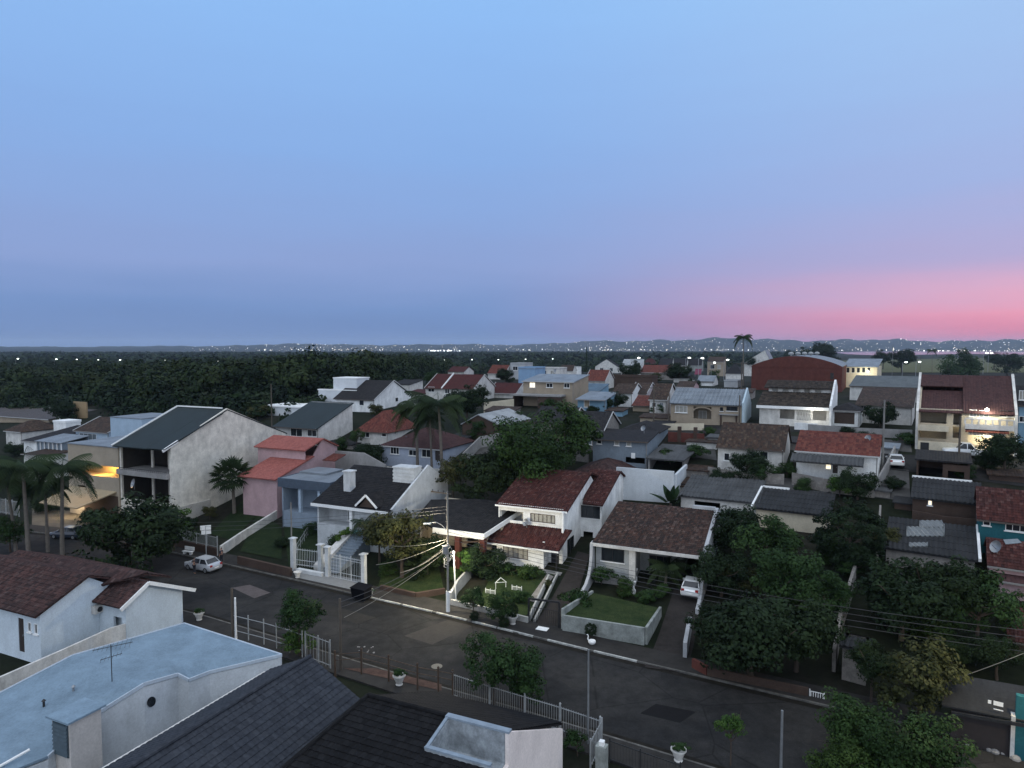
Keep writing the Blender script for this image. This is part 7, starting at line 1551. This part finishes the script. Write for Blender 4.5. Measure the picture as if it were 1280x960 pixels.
# ================================================================== CARS AND PEOPLE
def paint(name, c): 
    m, t, b = nt(name); b.inputs['Base Color'].default_value = (*c, 1); b.inputs['Roughness'].default_value = .3; b.inputs['Metallic'].default_value = .2; b.inputs['Coat Weight'].default_value = .6; return m
m_tyre = plain('tyre_rubber', (.012, .012, .012), .9); m_rim = plain('alloy', (.4, .41, .42), .35, .8); m_head = plain('headlight_glass', (.6, .62, .63), .15); m_tail = plain('tail_light', (.30, .02, .02), .25)
def car(label, px, py, rz, body, L=4.1, Wd=1.7, H=1.45, kind='hatch', z=None, p=None):
    p = p or (G(px, py) if z is None else G0(px, py, z)); e = empty('car', p, rz, label, 'car'); l, w = L / 2, Wd / 2
    if kind == 'pickup': st = [(l, .75, .45, .80), (l - .12, .95, .32, .95), (l - .9, 1, .3, 1.06), (l - 1.5, 1, .3, 1.12), (0, 1, .3, 1.12), (-.75, 1, .3, 1.12), (-.8, 1, .3, 1.1), (-l + .1, 1, .32, 1.1), (-l, .95, .5, 1.05)]; cab = (l - 1.45, l - 2.1, -.35, -.8)
    else: st = [(l, .72, .38, .62), (l - .12, .92, .25, .74), (l - .6, 1, .22, .84), (l - 1.15, 1, .22, .93), (.2, 1, .22, .95), (-.8, 1, .22, .97), (-l + .55, 1, .24, 1.0), (-l + .1, .96, .3, .92), (-l, .84, .42, .74)]; cab = (l - 1.1, l - 1.75, -l + .95, -l + .42)
    mb = MB(); rings = []
    for x, wf, z0, z1 in st:
        ww = w * wf; rings.append([(x, -ww * .9, z0), (x, -ww, z0 + .14), (x, -ww, (z0 + z1) * .55), (x, -ww * .93, z1 - .03), (x, -ww * .55, z1), (x, ww * .55, z1), (x, ww * .93, z1 - .03), (x, ww, (z0 + z1) * .55), (x, ww, z0 + .14), (x, ww * .9, z0)])
    for A, B in zip(rings, rings[1:]):
        for k in range(len(A)): j = (k + 1) % len(A); mb.q([A[k], B[k], B[j], A[j]])
    mb.q(rings[0]); mb.q(rings[-1][::-1]); mb.build('body', body, e, True)
    zb = st[3][3] - .03; x0, x1, x2, x3 = cab; g = MB(); T = [(x1, H - .04), (x2, H - .04)]; wt_, wb = w * .72, w * .90
    lo = [(x0, -wb, zb), (x3, -wb, zb), (x3, wb, zb), (x0, wb, zb)]; up = [(x1, -wt_, H - .05), (x2, -wt_, H - .05), (x2, wt_, H - .05), (x1, wt_, H - .05)]
    for k in range(4): j = (k + 1) % 4; g.q([lo[k], lo[j], up[j], up[k]])
    g.q(up); g.build('windows', m_glass, e)
    r_ = MB(); r_.slab([(x1 + .06, -wt_ - .02, H - .02), (x2 - .06, -wt_ - .02, H - .02), (x2 - .06, wt_ + .02, H - .02), (x1 + .06, wt_ + .02, H - .02)][::-1], .05); r_.box(x1 - .1, x2 + .1, -wt_ * .8, wt_ * .8, H - .018, H + .01)
    for k in range(4): r_.bar(lo[k], up[k], .07)
    for s_ in (-1, 1): xm = (x1 + x2) / 2; r_.bar((xm, s_ * wb, zb), (xm, s_ * wt_, H - .05), .08)
    r_.build('roof', body, e)
    for x in (l - .75, -l + .75):
        for s_ in (-1, 1):
            ty = MB().lathe([(.18, -.1), (.30, -.1), (.32, -.06), (.32, .06), (.30, .1), (.18, .1)], (0, 0, 0), 16).build('wheel', m_tyre, e); ty.location = (x, s_ * (w - .08), .32); ty.rotation_euler = (R(90), 0, 0); MB().lathe([(.02, -.105), (.19, -.105), (.19, .105), (.02, .105)], (0, 0, 0), 12).build('rim', m_rim, ty)
    for s_ in (-1, 1): MB().box(l - .16, l - .03, s_ * w * .62 - .16, s_ * w * .62 + .16, .60, .74).build('headlight', m_head, e); MB().box(-l + .01, -l + .16, s_ * w * .72 - .13, s_ * w * .72 + .13, .70, .92).build('taillight', m_tail, e); MB().box(x0 - .25, x0 - .1, s_ * (w + .08) - .09, s_ * (w + .08) + .09, zb, zb + .14).build('mirror', body, e)
    MB().box(-l - .012, -l + .03, -.26, .26, .52, .64).build('number_plate', m_trim, e)
    return e
silver = paint('silver_paint', (.42, .43, .45)); whitep = paint('white_paint_car', (.72, .73, .73)); darkp = paint('dark_blue_paint', (.02, .03, .05))
d = (G0(200, 695) - G0(290, 714)).normalized(); car('silver hatchback parked at the kerb with two people beside it', 254, 712, math.atan2(d.y, d.x), silver, 4.2, 1.72, 1.45)
cp_ = G(866, 742); car('white hatchback parked nose in under the dark carport', 866, 742, math.pi / 2 + ANG, whitep, 3.9, 1.7, 1.45, p=Vector((cp_.x, cp_.y, zt(cp_.x, cp_.y) + .09)))
car('white pickup truck parked before the lit garage', 1208, 571, math.pi + ANG, whitep, 5.2, 1.85, 1.8, 'pickup'); car('small white roofed car seen end on in the upper lane', 1119, 582, math.pi / 2 + ANG, whitep, 3.9, 1.7, 1.45)
car('dark blue car under the awning behind the palms', 86, 672, math.pi * .95, darkp, 4.2, 1.75, 1.45); car('white car in the dark carport below the lit upper window', 655, 505, math.pi + ANG, whitep, 4.2, 1.7, 1.5)
def person(label, px, py, rz, shirt, trousers, pose, hgt=1.7, z=.012, hairc=(.015, .012, .01)):
    e = empty('person', G0(px, py, z), rz, label, 'person'); s = hgt / 1.7
    def skin(name, pts, edges, rad, mat, root=0):
        me = bpy.data.meshes.new(name); me.from_pydata([(x * s, y * s, q * s) for x, y, q in pts], edges, []); me.materials.append(mat); o = bpy.data.objects.new(name, me); COL.objects.link(o); o.parent = e
        md = o.modifiers.new('skin', 'SKIN'); md.use_smooth_shade = True
        for i, r_ in enumerate(rad): sv = me.skin_vertices[0].data[i]; sv.radius = (r_ * s, r_ * s * (.72 if name == 'shirt' and i < 4 else 1)); sv.use_root = (i == root)
        sb_ = o.modifiers.new('sub', 'SUBSURF'); sb_.levels = 1; sb_.render_levels = 2; return o
    sw, la, ra = pose
    sk = plain('skin', (.30, .17, .12), .6)
    pel = (0, 0, .93); ch = (0, .01, 1.28); nk = (0, .0, 1.44); hd = (0, .03, 1.60)
    LH, RH = (-.10, 0, .88), (.10, 0, .88); LK, RK = (-.11, .06 + sw, .48), (.11, .04 - sw, .48); LA, RA = (-.12, -.02 + sw * 1.6, .08), (.12, -.02 - sw * 1.6, .08); LT, RT = (-.13, .14 + sw * 1.6, .04), (.13, .14 - sw * 1.6, .04)
    LS, RS = (-.19, 0, 1.38), (.19, 0, 1.38); LE, RE = la[0], ra[0]; LW, RW = la[1], ra[1]
    lh = tuple(b + (b - a) * .3 for a, b in zip(LE, LW)); rh = tuple(b + (b - a) * .3 for a, b in zip(RE, RW))
    skin('body', [pel, ch, nk, hd, (0, .02, 1.68), (0, .12, 1.585), LS, LE, LW, lh, RS, RE, RW, rh, LH, LK, LA, LT, RH, RK, RA, RT], [(0, 1), (1, 2), (2, 3), (3, 4), (3, 5), (1, 6), (6, 7), (7, 8), (8, 9), (1, 10), (10, 11), (11, 12), (12, 13), (0, 14), (14, 15), (15, 16), (16, 17), (0, 18), (18, 19), (19, 20), (20, 21)], [.12, .14, .055, .095, .08, .02, .055, .042, .03, .04, .055, .042, .03, .04, .085, .055, .04, .035, .085, .055, .04, .035], sk)
    skin('shirt', [(0, 0, .90), ch, (0, .005, 1.40), (0, 0, 1.15), LS, LE, RS, RE], [(0, 3), (3, 1), (1, 2), (2, 4), (4, 5), (2, 6), (6, 7)], [.155, .165, .11, .15, .075, .06, .075, .06], shirt)
    skin('trousers', [(0, 0, .93), LH, LK, (LA[0], LA[1], .12), RH, RK, (RA[0], RA[1], .12)], [(0, 1), (1, 2), (2, 3), (0, 4), (4, 5), (5, 6)], [.14, .10, .075, .065, .10, .075, .065], trousers)
    skin('hair', [(0, .0, 1.66), (0, -.03, 1.69), (0, -.06, 1.62)], [(0, 1), (1, 2)], [.098, .09, .075], plain('hair', hairc, .8))
    for x in (-.035, .035): o = MB().lathe([(.001, -.014), (.014, 0), (.001, .014)], (0, 0, 0), 6).build('eye', m_dkmetal, e); o.location = (x * s, .118 * s, 1.615 * s)
    return e
dk = plain('dark_cloth', (.014, .016, .024), .9); dk2 = plain('navy_cloth', (.02, .024, .045), .9)
hang = ((-.24, -.02, 1.12), (-.25, .08, .90)), ((.24, -.02, 1.12), (.25, .08, .90)); reach = ((-.22, .14, 1.15), (-.12, .38, 1.12)), ((.24, .04, 1.12), (.2, .24, 1.0))
person('person in dark clothes standing at the street side of the silver car', 243, 717, -.3, dk, dk, (.05, *reach)); person('person in navy clothes standing on the pavement behind the silver car', 277, 704, 1.4, dk2, dk, (.02, *hang), 1.72, .13)
# ================================================================== POLES, LAMPS, WIRES
def pole(px, py, topy, label, mat=m_pole, r=.14, arms=(), name='utility_pole', z=None, square=False, cat='pole'):
    p = G(px, py) if z is None else G0(px, py, z); hh = p.z; H = at_depth(px, topy, p.y).z - p.z; e = empty(name, p, math.atan2(KU.y, KU.x), label, cat); mb = MB(); mb.tube([(0, 0, -.3), (0, 0, H)], [r, r * .72], 10); mb.build('shaft', mat, e)
    for dz, ln, off in arms:
        a = MB(); a.bar((-ln / 2 + off, .12, H - dz), (ln / 2 + off, .12, H - dz), .09, .11); ao = a.build('crossarm', m_polewood, e)
        for i in range(4): x = off - ln / 2 + ln * (i + .3) / 3.6; MB().lathe([(.03, .05), (.05, .1), (.03, .14), (.055, .18), (.02, .24)], (x, .12, H - dz), 8).build('insulator', m_dkmetal, ao)
    e['H'] = H; return e, p, H
e, P1, H1 = pole(560, 766, 614, 'tall concrete utility pole with a street lamp arm and a tangle of cables', r=.11, arms=((.25, 2.2, -.8),))
mb = MB(); mb.tube([(0, 0, -.1), (0, 0, 2.0)], .18, 8); mb.build('white_base', m_trim, e)
la = MB(); la.tube([(-.05, 0, H1 - 3.6), (-.5, -.2, H1 - 3.1), (-1.0, -.4, H1 - 2.85), (-1.6, -.55, H1 - 2.95)], .035, 6); lo_ = la.build('lamp_arm', m_metal, e); MB().prism([(-1.5, -.42, -.0 + H1 - 3.08), (-2.15, -.62, H1 - 3.15), (-2.15, -.75, H1 - 3.15), (-1.5, -.6, H1 - 3.08)], (0, 0, .14)).build('lamp_head', m_head, lo_)
mb = MB(); mb.lathe([(.05, 0), (.28, .05), (.28, .75), (.05, .82)], (.05, -.42, H1 - 5.6), 10); mb.build('transformer', m_metal, e)
mb = MB(); rr_ = random.Random(3)
for i in range(14):
    z0 = H1 - 4.4 - rr_.uniform(0, 1.9); a = rr_.uniform(0, 6.28); mb.tube([(.15 * math.cos(a), .15 * math.sin(a), z0), (.4 * math.cos(a), .4 * math.sin(a), z0 - .25), (.34 * math.cos(a + .8), .34 * math.sin(a + .8), z0 - .6), (.1, 0, z0 - .75)], .02, 4)
mb.build('cable_coils', m_offw, e)
lm = e.matrix_basis @ Vector((-1.9, -.6, H1 - 3.75)); lamp(lm, 3000, (1, .85, .58), .2)
e = empty('lantern_post', G(570, 752), 0, 'white post with a lit lantern beside the bright bush', 'lamp'); q = at_depth(567, 690, e.location.y) - e.location; MB().tube([(0, 0, -.2), (q.x, 0, q.z - .1)], .07, 8).build('post', m_trim, e); MB().lathe([(.04, -.12), (.10, -.07), (.12, .04), (.04, .12)], (q.x, -.1, q.z), 10).build('lantern', m_lamp, e)
lamp(e.location + Vector((q.x + .35, -.35, q.z - .2)), 1050, (1, .94, .70), .15)
poles = [(426, 838, 748, 'dark weathered wooden pole by the near fence', m_polewood, .12, .1), (291, 800, 735, 'stubby pair of dark posts at the pale blue roof', m_polewood, .13, .1), (295, 800, 747, 'white painted post beside the stubby dark posts', m_trim, .1, .1), (735, 930, 812, 'slim grey metal pole rising from the near railing', m_metal, .07, .1), (976, 968, 888, 'grey pole at the edge of the near pavement', m_metal, .09, .1), (365, 706, 628, 'pale pole with a bulb in front of the grey flat roofed house', m_pole, .09, None), (178, 718, 664, 'slim pole with white street name plates in the dark tree', m_metal, .06, None)]
for px, py, ty, lab, m_, r_, z_ in poles: pole(px, py, ty, lab, m_, r_, (), 'pole', z_)
FP_ = [(817, 538, 482, 'dark utility pole with crossarm beside the salmon lean-to'), (836, 530, 490, 'thin pole before the lit eaves'), (1103, 590, 500, 'grey pole with a meter box beside the plum roofed house'), (1222, 556, 524, 'dark post before the balcony'), (924, 534, 494, 'thin dark pole before the tan house carport'), (879, 472, 436, 'far utility pole near the terrace houses'), (1115, 470, 430, 'pale square pole standing before the river'), (1150, 470, 441, 'thin light pole at the field edge'), (1224, 464, 438, 'far pole with a broad crossarm at the field'), (929 - 3, 520, 452, 'utility pole beside the lone palm'), (340, 540, 480, 'bare mast among the forest trees'), (1198, 590, 520, 'dark post before the lit garage')]
for px, py, ty, lab in FP_: pole(px, py, ty, lab, m_pole if 'pale' in lab or 'grey' in lab else m_polewood, .13, ((.4, 1.8, 0),) if 'crossarm' in lab or 'utility' in lab else ())
def cable(label, a, b, sag, group, r=.018, mat=None):
    a, b = Vector(a), Vector(b); n = 14; mb = MB(); mb.tube([a.lerp(b, i / n) - Vector((0, 0, sag * 4 * (i / n) * (1 - i / n))) for i in range(n + 1)], r, 4, False)
    return tag(mb.build('cable', mat or m_cable), label, 'cable', group)
m_cable = plain('cable_sheath', (.05, .05, .055), .6); m_cablelt = plain('pale_cable', (.17, .165, .15), .6)
T1 = P1 + Vector((0, 0, H1))
for i, (dz, x, y, dep) in enumerate(((-4.4, 478, 681, 66), (-4.6, 470, 706, 62), (-5.0, 506, 714, 62), (-5.2, 500, 716, 60), (-5.5, 430, 772, 57))):
    cable('pale service cable fanning down from the tall concrete pole', T1 + Vector((-.2, 0, dz)), at_depth(x, y, dep), .35, 'service cables fanning from the pole', .022, m_cablelt)
for i in range(4): cable('parallel street cable leaving the tall pole across the dark grove', T1 + Vector((.1 * i, .1, -3.4 - i * .35)), at_depth(1300, 790 + i * 9, 44), .9, 'street cables across the grove', .016)
for i in range(3): cable('parallel street cable running from the tall pole above the olive tree', T1 + Vector((-.1 * i, .1, -1.4 - i * .3)), at_depth(60, 648 + i * 6, 88), 1.0, 'street cables above the olive tree', .014)
for i in range(2): cable('thick cable crossing the road from the tall pole to the dark wooden pole', T1 + Vector((-.1, -.1, -5.0 - i * .4)), at_depth(426, 752 + i * 7, G0(426, 838, .1).y), .5, 'cables crossing the road', .02)
cable('pale slack cable rising from the corner trees to the picture edge', at_depth(1094, 876, 46), at_depth(1300, 808, 42), .3, None, .025, m_cablelt)
# road lamps beyond the forest and in the town
def road_lamp(px, y, hh, label, group, first=[None], d=None):
    yy = (CH - hh - .4) * FP / (y - HZN) if d is None else d; x = (px - CX) / FP * yy
    if first[0] is None:
        e = empty('street_lamp', (0, 0, 0)); MB().tube([(0, 0, -.5), (0, 0, 9.0), (.5, 0, 9.4), (1.4, 0, 9.5)], [.11, .08, .06, .05], 6).build('pole', m_metal, e); MB().lathe([(.1, 9.2), (.55, 9.3), (.55, 9.5), (.1, 9.65)], (1.5, 0, 0), 8).build('lamp_head', m_lampw, e); first[0] = e
    else: e = copy_tree(first[0])
    e.location = (x, yy, zt(x, yy)); s_ = hh / 9.5; e.scale = (s_,) * 3; return tag(e, label, 'street lamp', group)
for px, y in ((20, 455), (68, 455), (94, 453.5), (121, 454), (148, 453), (204, 452.5), (270, 455), (455, 450.5), (488, 450.5), (553, 450), (588, 449.5), (621, 449.5), (655, 449), (689, 448.5)): road_lamp(px, y, 11.0, 'white road lamp in the long row beyond the forest', 'road lamps beyond the forest')
for px, y, d, lab in ((905, 449.5, 400, 'warm street lamp above the tan lamp lit house'), (903 - 14, 453, 380, 'warm street lamp beside the tan lamp lit house'), (857, 447, 420, 'street lamp over the terrace houses'), (794, 447, 430, 'street lamp behind the crimson roof'), (1128, 452.5, 400, 'street lamp beside the pale square pole'), (1145, 452, 420, 'street lamp at the edge of the field'), (1229, 441, 600, 'twin lamp by the river, nearer the palm'), (1235, 441, 640, 'second lamp by the river'), (873, 447.5, 390, 'street lamp at the mint green front')):
    x = (px - CX) / FP * d; zz = CH - (y - HZN) * d / FP; hh = zz - zt(x, d); road_lamp(px, y, max(hh, 4), lab, None, d=d)
# corner lamp and the gate it lights
e, p, H = pole(1345, 980, 800, 'corner street lamp pole just beyond the amber lit tree', m_pole, .14, (), 'street_lamp', .1, cat='street lamp'); MB().tube([(0, 0, H - .2), (-.8, -.2, H + .2), (-1.4, -.3, H + .15)], .04, 6).build('lamp_arm', m_metal, e); MB().lathe([(.05, 0), (.25, .05), (.2, .18), (.05, .22)], (-1.5, -.3, H + .02), 10).build('lamp_head', m_lamp, e); lamp(e.matrix_basis @ Vector((-1.5, -.3, H - .2)), 1300, (1, .80, .42), .2)
h = House('gatehouse', 'teal corner wall with a dark board gate and small white notices', 'gatehouse', 1188, 926); w = h.W(1275); z = h.F(1188, 884)[1]
mb = MB(); mb.box(0, h.W(1262), 0, .12, -.4, z); h.part('board_gate', mb, plain('dark_board', (.03, .024, .024), .8)); mb = MB(); mb.box(h.W(1268), w + 4, -.1, .3, -.5, h.F(1268, 868)[1]); h.part('wall', mb, m_teal)
for p in ((1242, 876, 1254, 884), (1242, 885.5, 1254, 889.5), (1235, 875, 1239, 880)): r_ = h.rect('F', -.03, p); mb = MB(); mb.box(r_[0], r_[1], -.03, -.002, r_[2], r_[3]); h.part('notice', mb, m_trim)
mb = MB(); mb.box(h.W(1262) + .02, h.W(1268), -.2, .35, -.4, h.F(1265, 893)[1]); h.part('pillar', mb, m_offw)
mb = MB(); mb.bar((0, -.5, z - .1), (w + 2, -.5, z + .4), .1, .2); mb.slab([(-.5, -.2, z + .1), (w + 4, -.2, z + .6), (w + 4, 4, z + .9), (-.5, 4, z + .4)], .1); h.part('roof', mb, s_fibredk)
rr_ = random.Random(9)
for i in range(9):
    q = G0(1200 + i * 9 + rr_.uniform(-3, 3), 925 + i * 3 + rr_.uniform(-2, 3), .0); r_ = rr_.uniform(.14, .3); o = MB().lathe([(r_ * .7, -.1), (r_, r_ * .3), (r_ * .8, r_ * .7), (r_ * .2, r_ * .95)], (0, 0, 0), 7).build('stone', m_conc); o.location = q; o.rotation_euler = (rr_.uniform(-.3, .3), .2, rr_.uniform(0, 6)); tag(o, 'pale rough stone at the foot of the dark board gate', 'stone', 'stones edging the corner garden')
# ================================================================== CLUTTER OF THE BACK YARDS
def shed(label, x0, y0, x1, e, r, D, wm, rm, form='sf'): return gen('shed', label, x0, y0, x1, e, r, D, form, wm, rm, cat='shed', ov=.25, fascia=False)
for a in (
 ('low grey sheet shed between the charcoal roof and the white sheet roof', 626, 560, 660, 549, 542, 4, m_stone, s_fibre), ('dark lean-to shed behind the big leafy tree', 560, 556, 582, 546, 540, 4, m_brown, s_fibredk),
 ('brown sheet outbuilding below the pale blue tower block', 606, 522, 640, 513, 507, 4, m_stone, f_brown), ('small rusty roofed shed behind the banana plant', 842, 612, 872, 603, 595, 3.5, m_brown, f_brown),
 ('grey yard shed beside the dark tree before the red roof house', 1082, 620, 1112, 611, 604, 4, m_stone, s_fibre), ('black sheet shed at the back of the grove', 1034, 700, 1060, 690, 682, 3, m_brown, s_fibredk),
 ('grey sheet roof low among the dark trees below the patched shed', 1110, 728, 1150, 716, 706, 4, m_stone, s_fibredk), ('small white walled shed between the plum roof and the pink house', 455, 598, 478, 588, 582, 3.5, m_offw, f_brown),
 ('dark roofed outhouse next to the curved side wall', 398, 560, 440, 553, 548, 3.5, m_stone, f_dark), ('brown roofed outhouse behind the carport slab', 858, 560, 896, 551, 545, 5, m_offw, f_brown),
 ('long dark sheet roof behind the weathered brown roof', 980, 562, 1000, 552, 545, 5, m_stone, f_dark), ('low roof of old tiles between the tan house and the salmon lean-to', 800, 528, 834, 521, 516, 4, m_tan, f_brown),
 ('grey flat shed in front of the sky blue house', 690, 530, 716, 523, 518, 4, m_grey, s_fibre), ('little blue walled shed under the turquoise gable', 757, 520, 778, 513, 509, 4, m_cyan, f_brown),
 ('brown roofed shed at the foot of the brick warehouse', 921, 498, 940, 490, 485, 5, m_stone, f_brown), ('white shed with a dark lid roof beside the twin maroon roofs', 508, 512, 530, 503, 498, 5, m_offw, f_dark),
 ('grey slab roof along the upper street by the dark gate posts', 884, 556, 902, 546, 542, 3, m_conc, s_fibre), ('dark tin roof beside the white ridge shed', 1118, 636, 1140, 627, 620, 3, m_brown, s_fibredk),
 ('grey tiled roof between the carport slab and the weathered brown roof', 852, 596, 884, 586, 578, 5, m_stone, f_brown), ('rust red sheet roof behind the bush of the slate blue house', 690, 600, 716, 592, 585, 4, m_brown, f_maroon), ('low grey sheet roof behind the cream walled shed', 1000, 626, 1034, 617, 610, 4, m_stone, s_fibre), ('pale sheet roof in the yard before the cream front wall', 1090, 566, 1122, 558, 552, 4, m_conc, s_metal), ('old brown roof wedged behind the white boundary wall', 846, 616, 876, 607, 600, 4, m_offw, f_brown), ('dark low roof before the white garage', 1000, 552, 1030, 545, 539, 4, m_stone, f_dark), ('small maroon roof left of the twin maroon roofs', 505, 500, 528, 492, 486, 6, m_offw, f_maroon), ('grey roof behind the white gabled house at the forest', 488, 488, 512, 480, 474, 7, m_offw, f_dark), ('brown roof between the white sheet shed and the tan house', 628, 540, 655, 531, 524, 5, m_offw, f_brown), ('low dark roof between the long metal roof and the salmon lean-to', 812, 536, 838, 530, 525, 4, m_tan, f_dark),
 ('brown tiled house corner beyond the plum roofed house lane', 1236, 600, 1290, 592, 584, 4, m_brown, f_brown)):
    shed(*a)
for lab, pts, hh, m_ in (
 ('grey block wall between the yards behind the big leafy tree', [(560, 600), (600, 560), (640, 552)], 1.8, m_conc), ('pale yard wall in front of the charcoal stone gable', [(690, 572), (736, 578)], 1.6, m_stone),
 ('whitish yard wall along the lane to the small white roofed car', [(1092, 622), (1110, 590), (1118, 572)], 1.5, m_conc), ('low wall before the weathered brown roof house', [(885, 596), (930, 604), (980, 606)], 1.3, m_stone),
 ('cream wall with a red band across the upper street', [(800, 540), (836, 538), (880, 538)], 1.1, m_cream), ('grey wall dividing the bright red roof house from the grey roofs', [(990, 606), (1040, 616), (1092, 622)], 1.5, m_stone),
 ('pale block wall below the white garage', [(1010, 540), (1070, 545), (1140, 548)], 1.2, m_conc), ('low white wall before the pale grey house', [(470, 592), (520, 596), (556, 596)], 1.2, m_offw),
 ('grey boundary wall behind the single storey house', [(838, 650), (905, 664), (948, 668)], 1.6, m_stone), ('yard wall beside the patched shed', [(1096, 706), (1100, 650)], 1.6, m_stone),
 ('stained wall at the back of the white cubes', [(376, 540), (440, 528)], 1.4, m_stone), ('cream garden wall below the long porch slab', [(605, 516), (642, 511)], 2.0, m_cream),
 ('old brick wall closing the brown back yard', [(1140, 652), (1180, 660), (1222, 664)], 1.2, m_brown)):
    wall(lab, pts, hh, m_, .18)
rs = random.Random(12); kinds = ['big', 'big2', 'mid', 'mid2', 'shrub', 'olive']
for px, py, r, lab in (
 (640, 606, 16, 'bush at the back wall of the white two storey house'), (700, 560, 14, 'dark bush squeezed between two charcoal roofs'), (664, 546, 12, 'bush before the low grey sheet shed'), (596, 548, 15, 'dark tree against the white sheet roofed shed'),
 (560, 566, 13, 'bush right of the plum roof'), (430, 562, 10, 'bush below the curved side wall'), (406, 566, 9, 'small bush behind the orange roofs'), (498, 526, 12, 'dark tree below the white gabled house'), (470, 520, 9, 'hedge before the charcoal roofed gable'),
 (360, 536, 12, 'bush beside the dark green pitch'), (322, 524, 12, 'dark tree left of the white cubes'), (300, 512, 14, 'dark tree at the forest edge behind the blank gable'), (640, 530, 10, 'bush behind the cream garden wall'), (690, 512, 9, 'bush beside the white car carport'),
 (742, 518, 8, 'bush below the sky blue house'), (800, 560, 11, 'bush behind the low hipped roof'), (838, 580, 13, 'bush at the open carport slab'), (870, 572, 12, 'dark bush left of the weathered brown roof'), (900, 606, 13, 'bush below the weathered brown roof house'),
 (982, 598, 12, 'dark bush between the brown and bright red roofs'), (1000, 616, 13, 'bush before the cream walled shed'), (1118, 612, 11, 'bush at the bend of the lane'), (1130, 556, 11, 'bush in the yard before the cream front wall'), (1084, 556, 12, 'grassy bush below the long white house'),
 (1060, 545, 9, 'small bush before the white garage'), (940, 548, 10, 'bush before the mottled roof house'), (886, 545, 8, 'bush by the dark gate posts'), (1236, 588, 14, 'dark bush in front of the white pickup'), (1205, 598, 12, 'bush behind the dark flat roofed shed'),
 (1100, 690, 20, 'dark bush left of the patched shed roof'), (1070, 722, 22, 'dark scrub below the perfectly round tree'), (1040, 700, 18, 'dark scrub beside the crumbling yard wall'), (870, 668, 16, 'bush behind the brown tile roof'), (842, 664, 12, 'fern like bush beside the banana plant'),
 (925, 740, 22, 'leafy gap filler tree in the middle of the grove'), (1000, 800, 26, 'low black tree at the edge of the grove'), (1200, 830, 24, 'dark tree above the amber lit tree'), (1110, 780, 24, 'dark tree along the crumbling wall'), (1270, 780, 22, 'dark bush at the picture edge below the annex'),
 (236, 660, 10, 'bush at the foot of the blank gable wall'), (330, 640, 11, 'dark bush beside the fan palm'), (352, 684, 9, 'shrub on the bank by the handrail'), (385, 668, 10, 'shrub under the handrail'), (486, 720, 13, 'dark shrub on the lawn by the olive tree'), (524, 704, 14, 'shrub beside the brick post'),
 (566, 726, 10, 'dark shrub behind the meter box wall'), (684, 735, 6, 'small shrub on the porch path'), (700, 700, 6, 'pot plant by the side window'), (770, 712, 10, 'shrub in the planter under the window'), (822, 745, 11, 'spiky shrub at the drive'), (120, 655, 14, 'dark shrub under the palms'), (60, 640, 16, 'dark shrub behind the white gate screen'), (30, 620, 16, 'dark bushes behind the palms'),
 (110, 606, 13, 'dark bush before the tan awning'), (20, 570, 12, 'tree in front of the faded hipped roof'), (540, 480, 10, 'dark tree left of the twin maroon roofs'), (600, 500, 12, 'dark tree right of the twin maroon roofs'), (680, 462, 8, 'dark tree behind the flat white house'), (746, 476, 8, 'bush before the dark chalet'), (890, 476, 8, 'dark tree by the grey roofed bungalow'), (868, 486, 8, 'dark bush before the metal roof'), (820, 478, 8, 'bush beside the long low brown building')):
    k = kinds[rs.randrange(len(kinds))]; plant(K[k], 'bush', lab, SH, px, py, px + rs.uniform(-2, 2), py - r * .75, r, squash=rs.uniform(.75, 1.05))
def house_near(label):
    return next(o for o in bpy.data.objects if o.get('label') == label)
for lab, hl, a, b, hh in (('round dish on the tan two storey house', 'two storey tan house with a pale metal roof and a lit upper window', 6, 3, 6.6), ('dish on the white house roof behind the royal palms', 'white house with a weathered red tile roof behind the royal palms', 2.5, 3, 3.6), ('dish beside the ridge of the bright red roof', 'white house with a bright mottled red roof and a grey awning', 7.5, 3, 4.6), ('dish on the slate blue house', 'slate blue two storey wooden house with a dark patched roof', 6.5, 2.5, 4.6), ('dish on the grey white gabled wall of the plum coloured roof', 'pale grey house with a wide plum coloured roof and four dark openings', 3, 2, 3.4)):
    o = house_near(hl); f = Fr(o.location, o.rotation_euler.z); dish(f, a, b, hh, .42, lab, .4, 2.6)

m_yard = plaster((.085, .083, .08), .3, 0, scale=.8, name='yard_concrete')
for P in ([(1092, 622), (1138, 628), (1136, 588), (1096, 584)], [(958, 616), (1000, 622), (1000, 600), (962, 596)], [(868, 572), (896, 576), (892, 552), (872, 550)], [(1076, 560), (1140, 566), (1138, 552), (1080, 548)], [(560, 572), (620, 566), (616, 552), (566, 556)], [(742, 604), (768, 606), (770, 588), (746, 586)], [(480, 604), (552, 608), (552, 590), (484, 590)]): sheet('pavement', P, m_yard, .06)
for n in list(bpy.data.objects):
    if n.type == 'MESH' and n.parent is None and n.name.split('.')[0] in ('crown', 'trunk'): bpy.data.objects.remove(n)
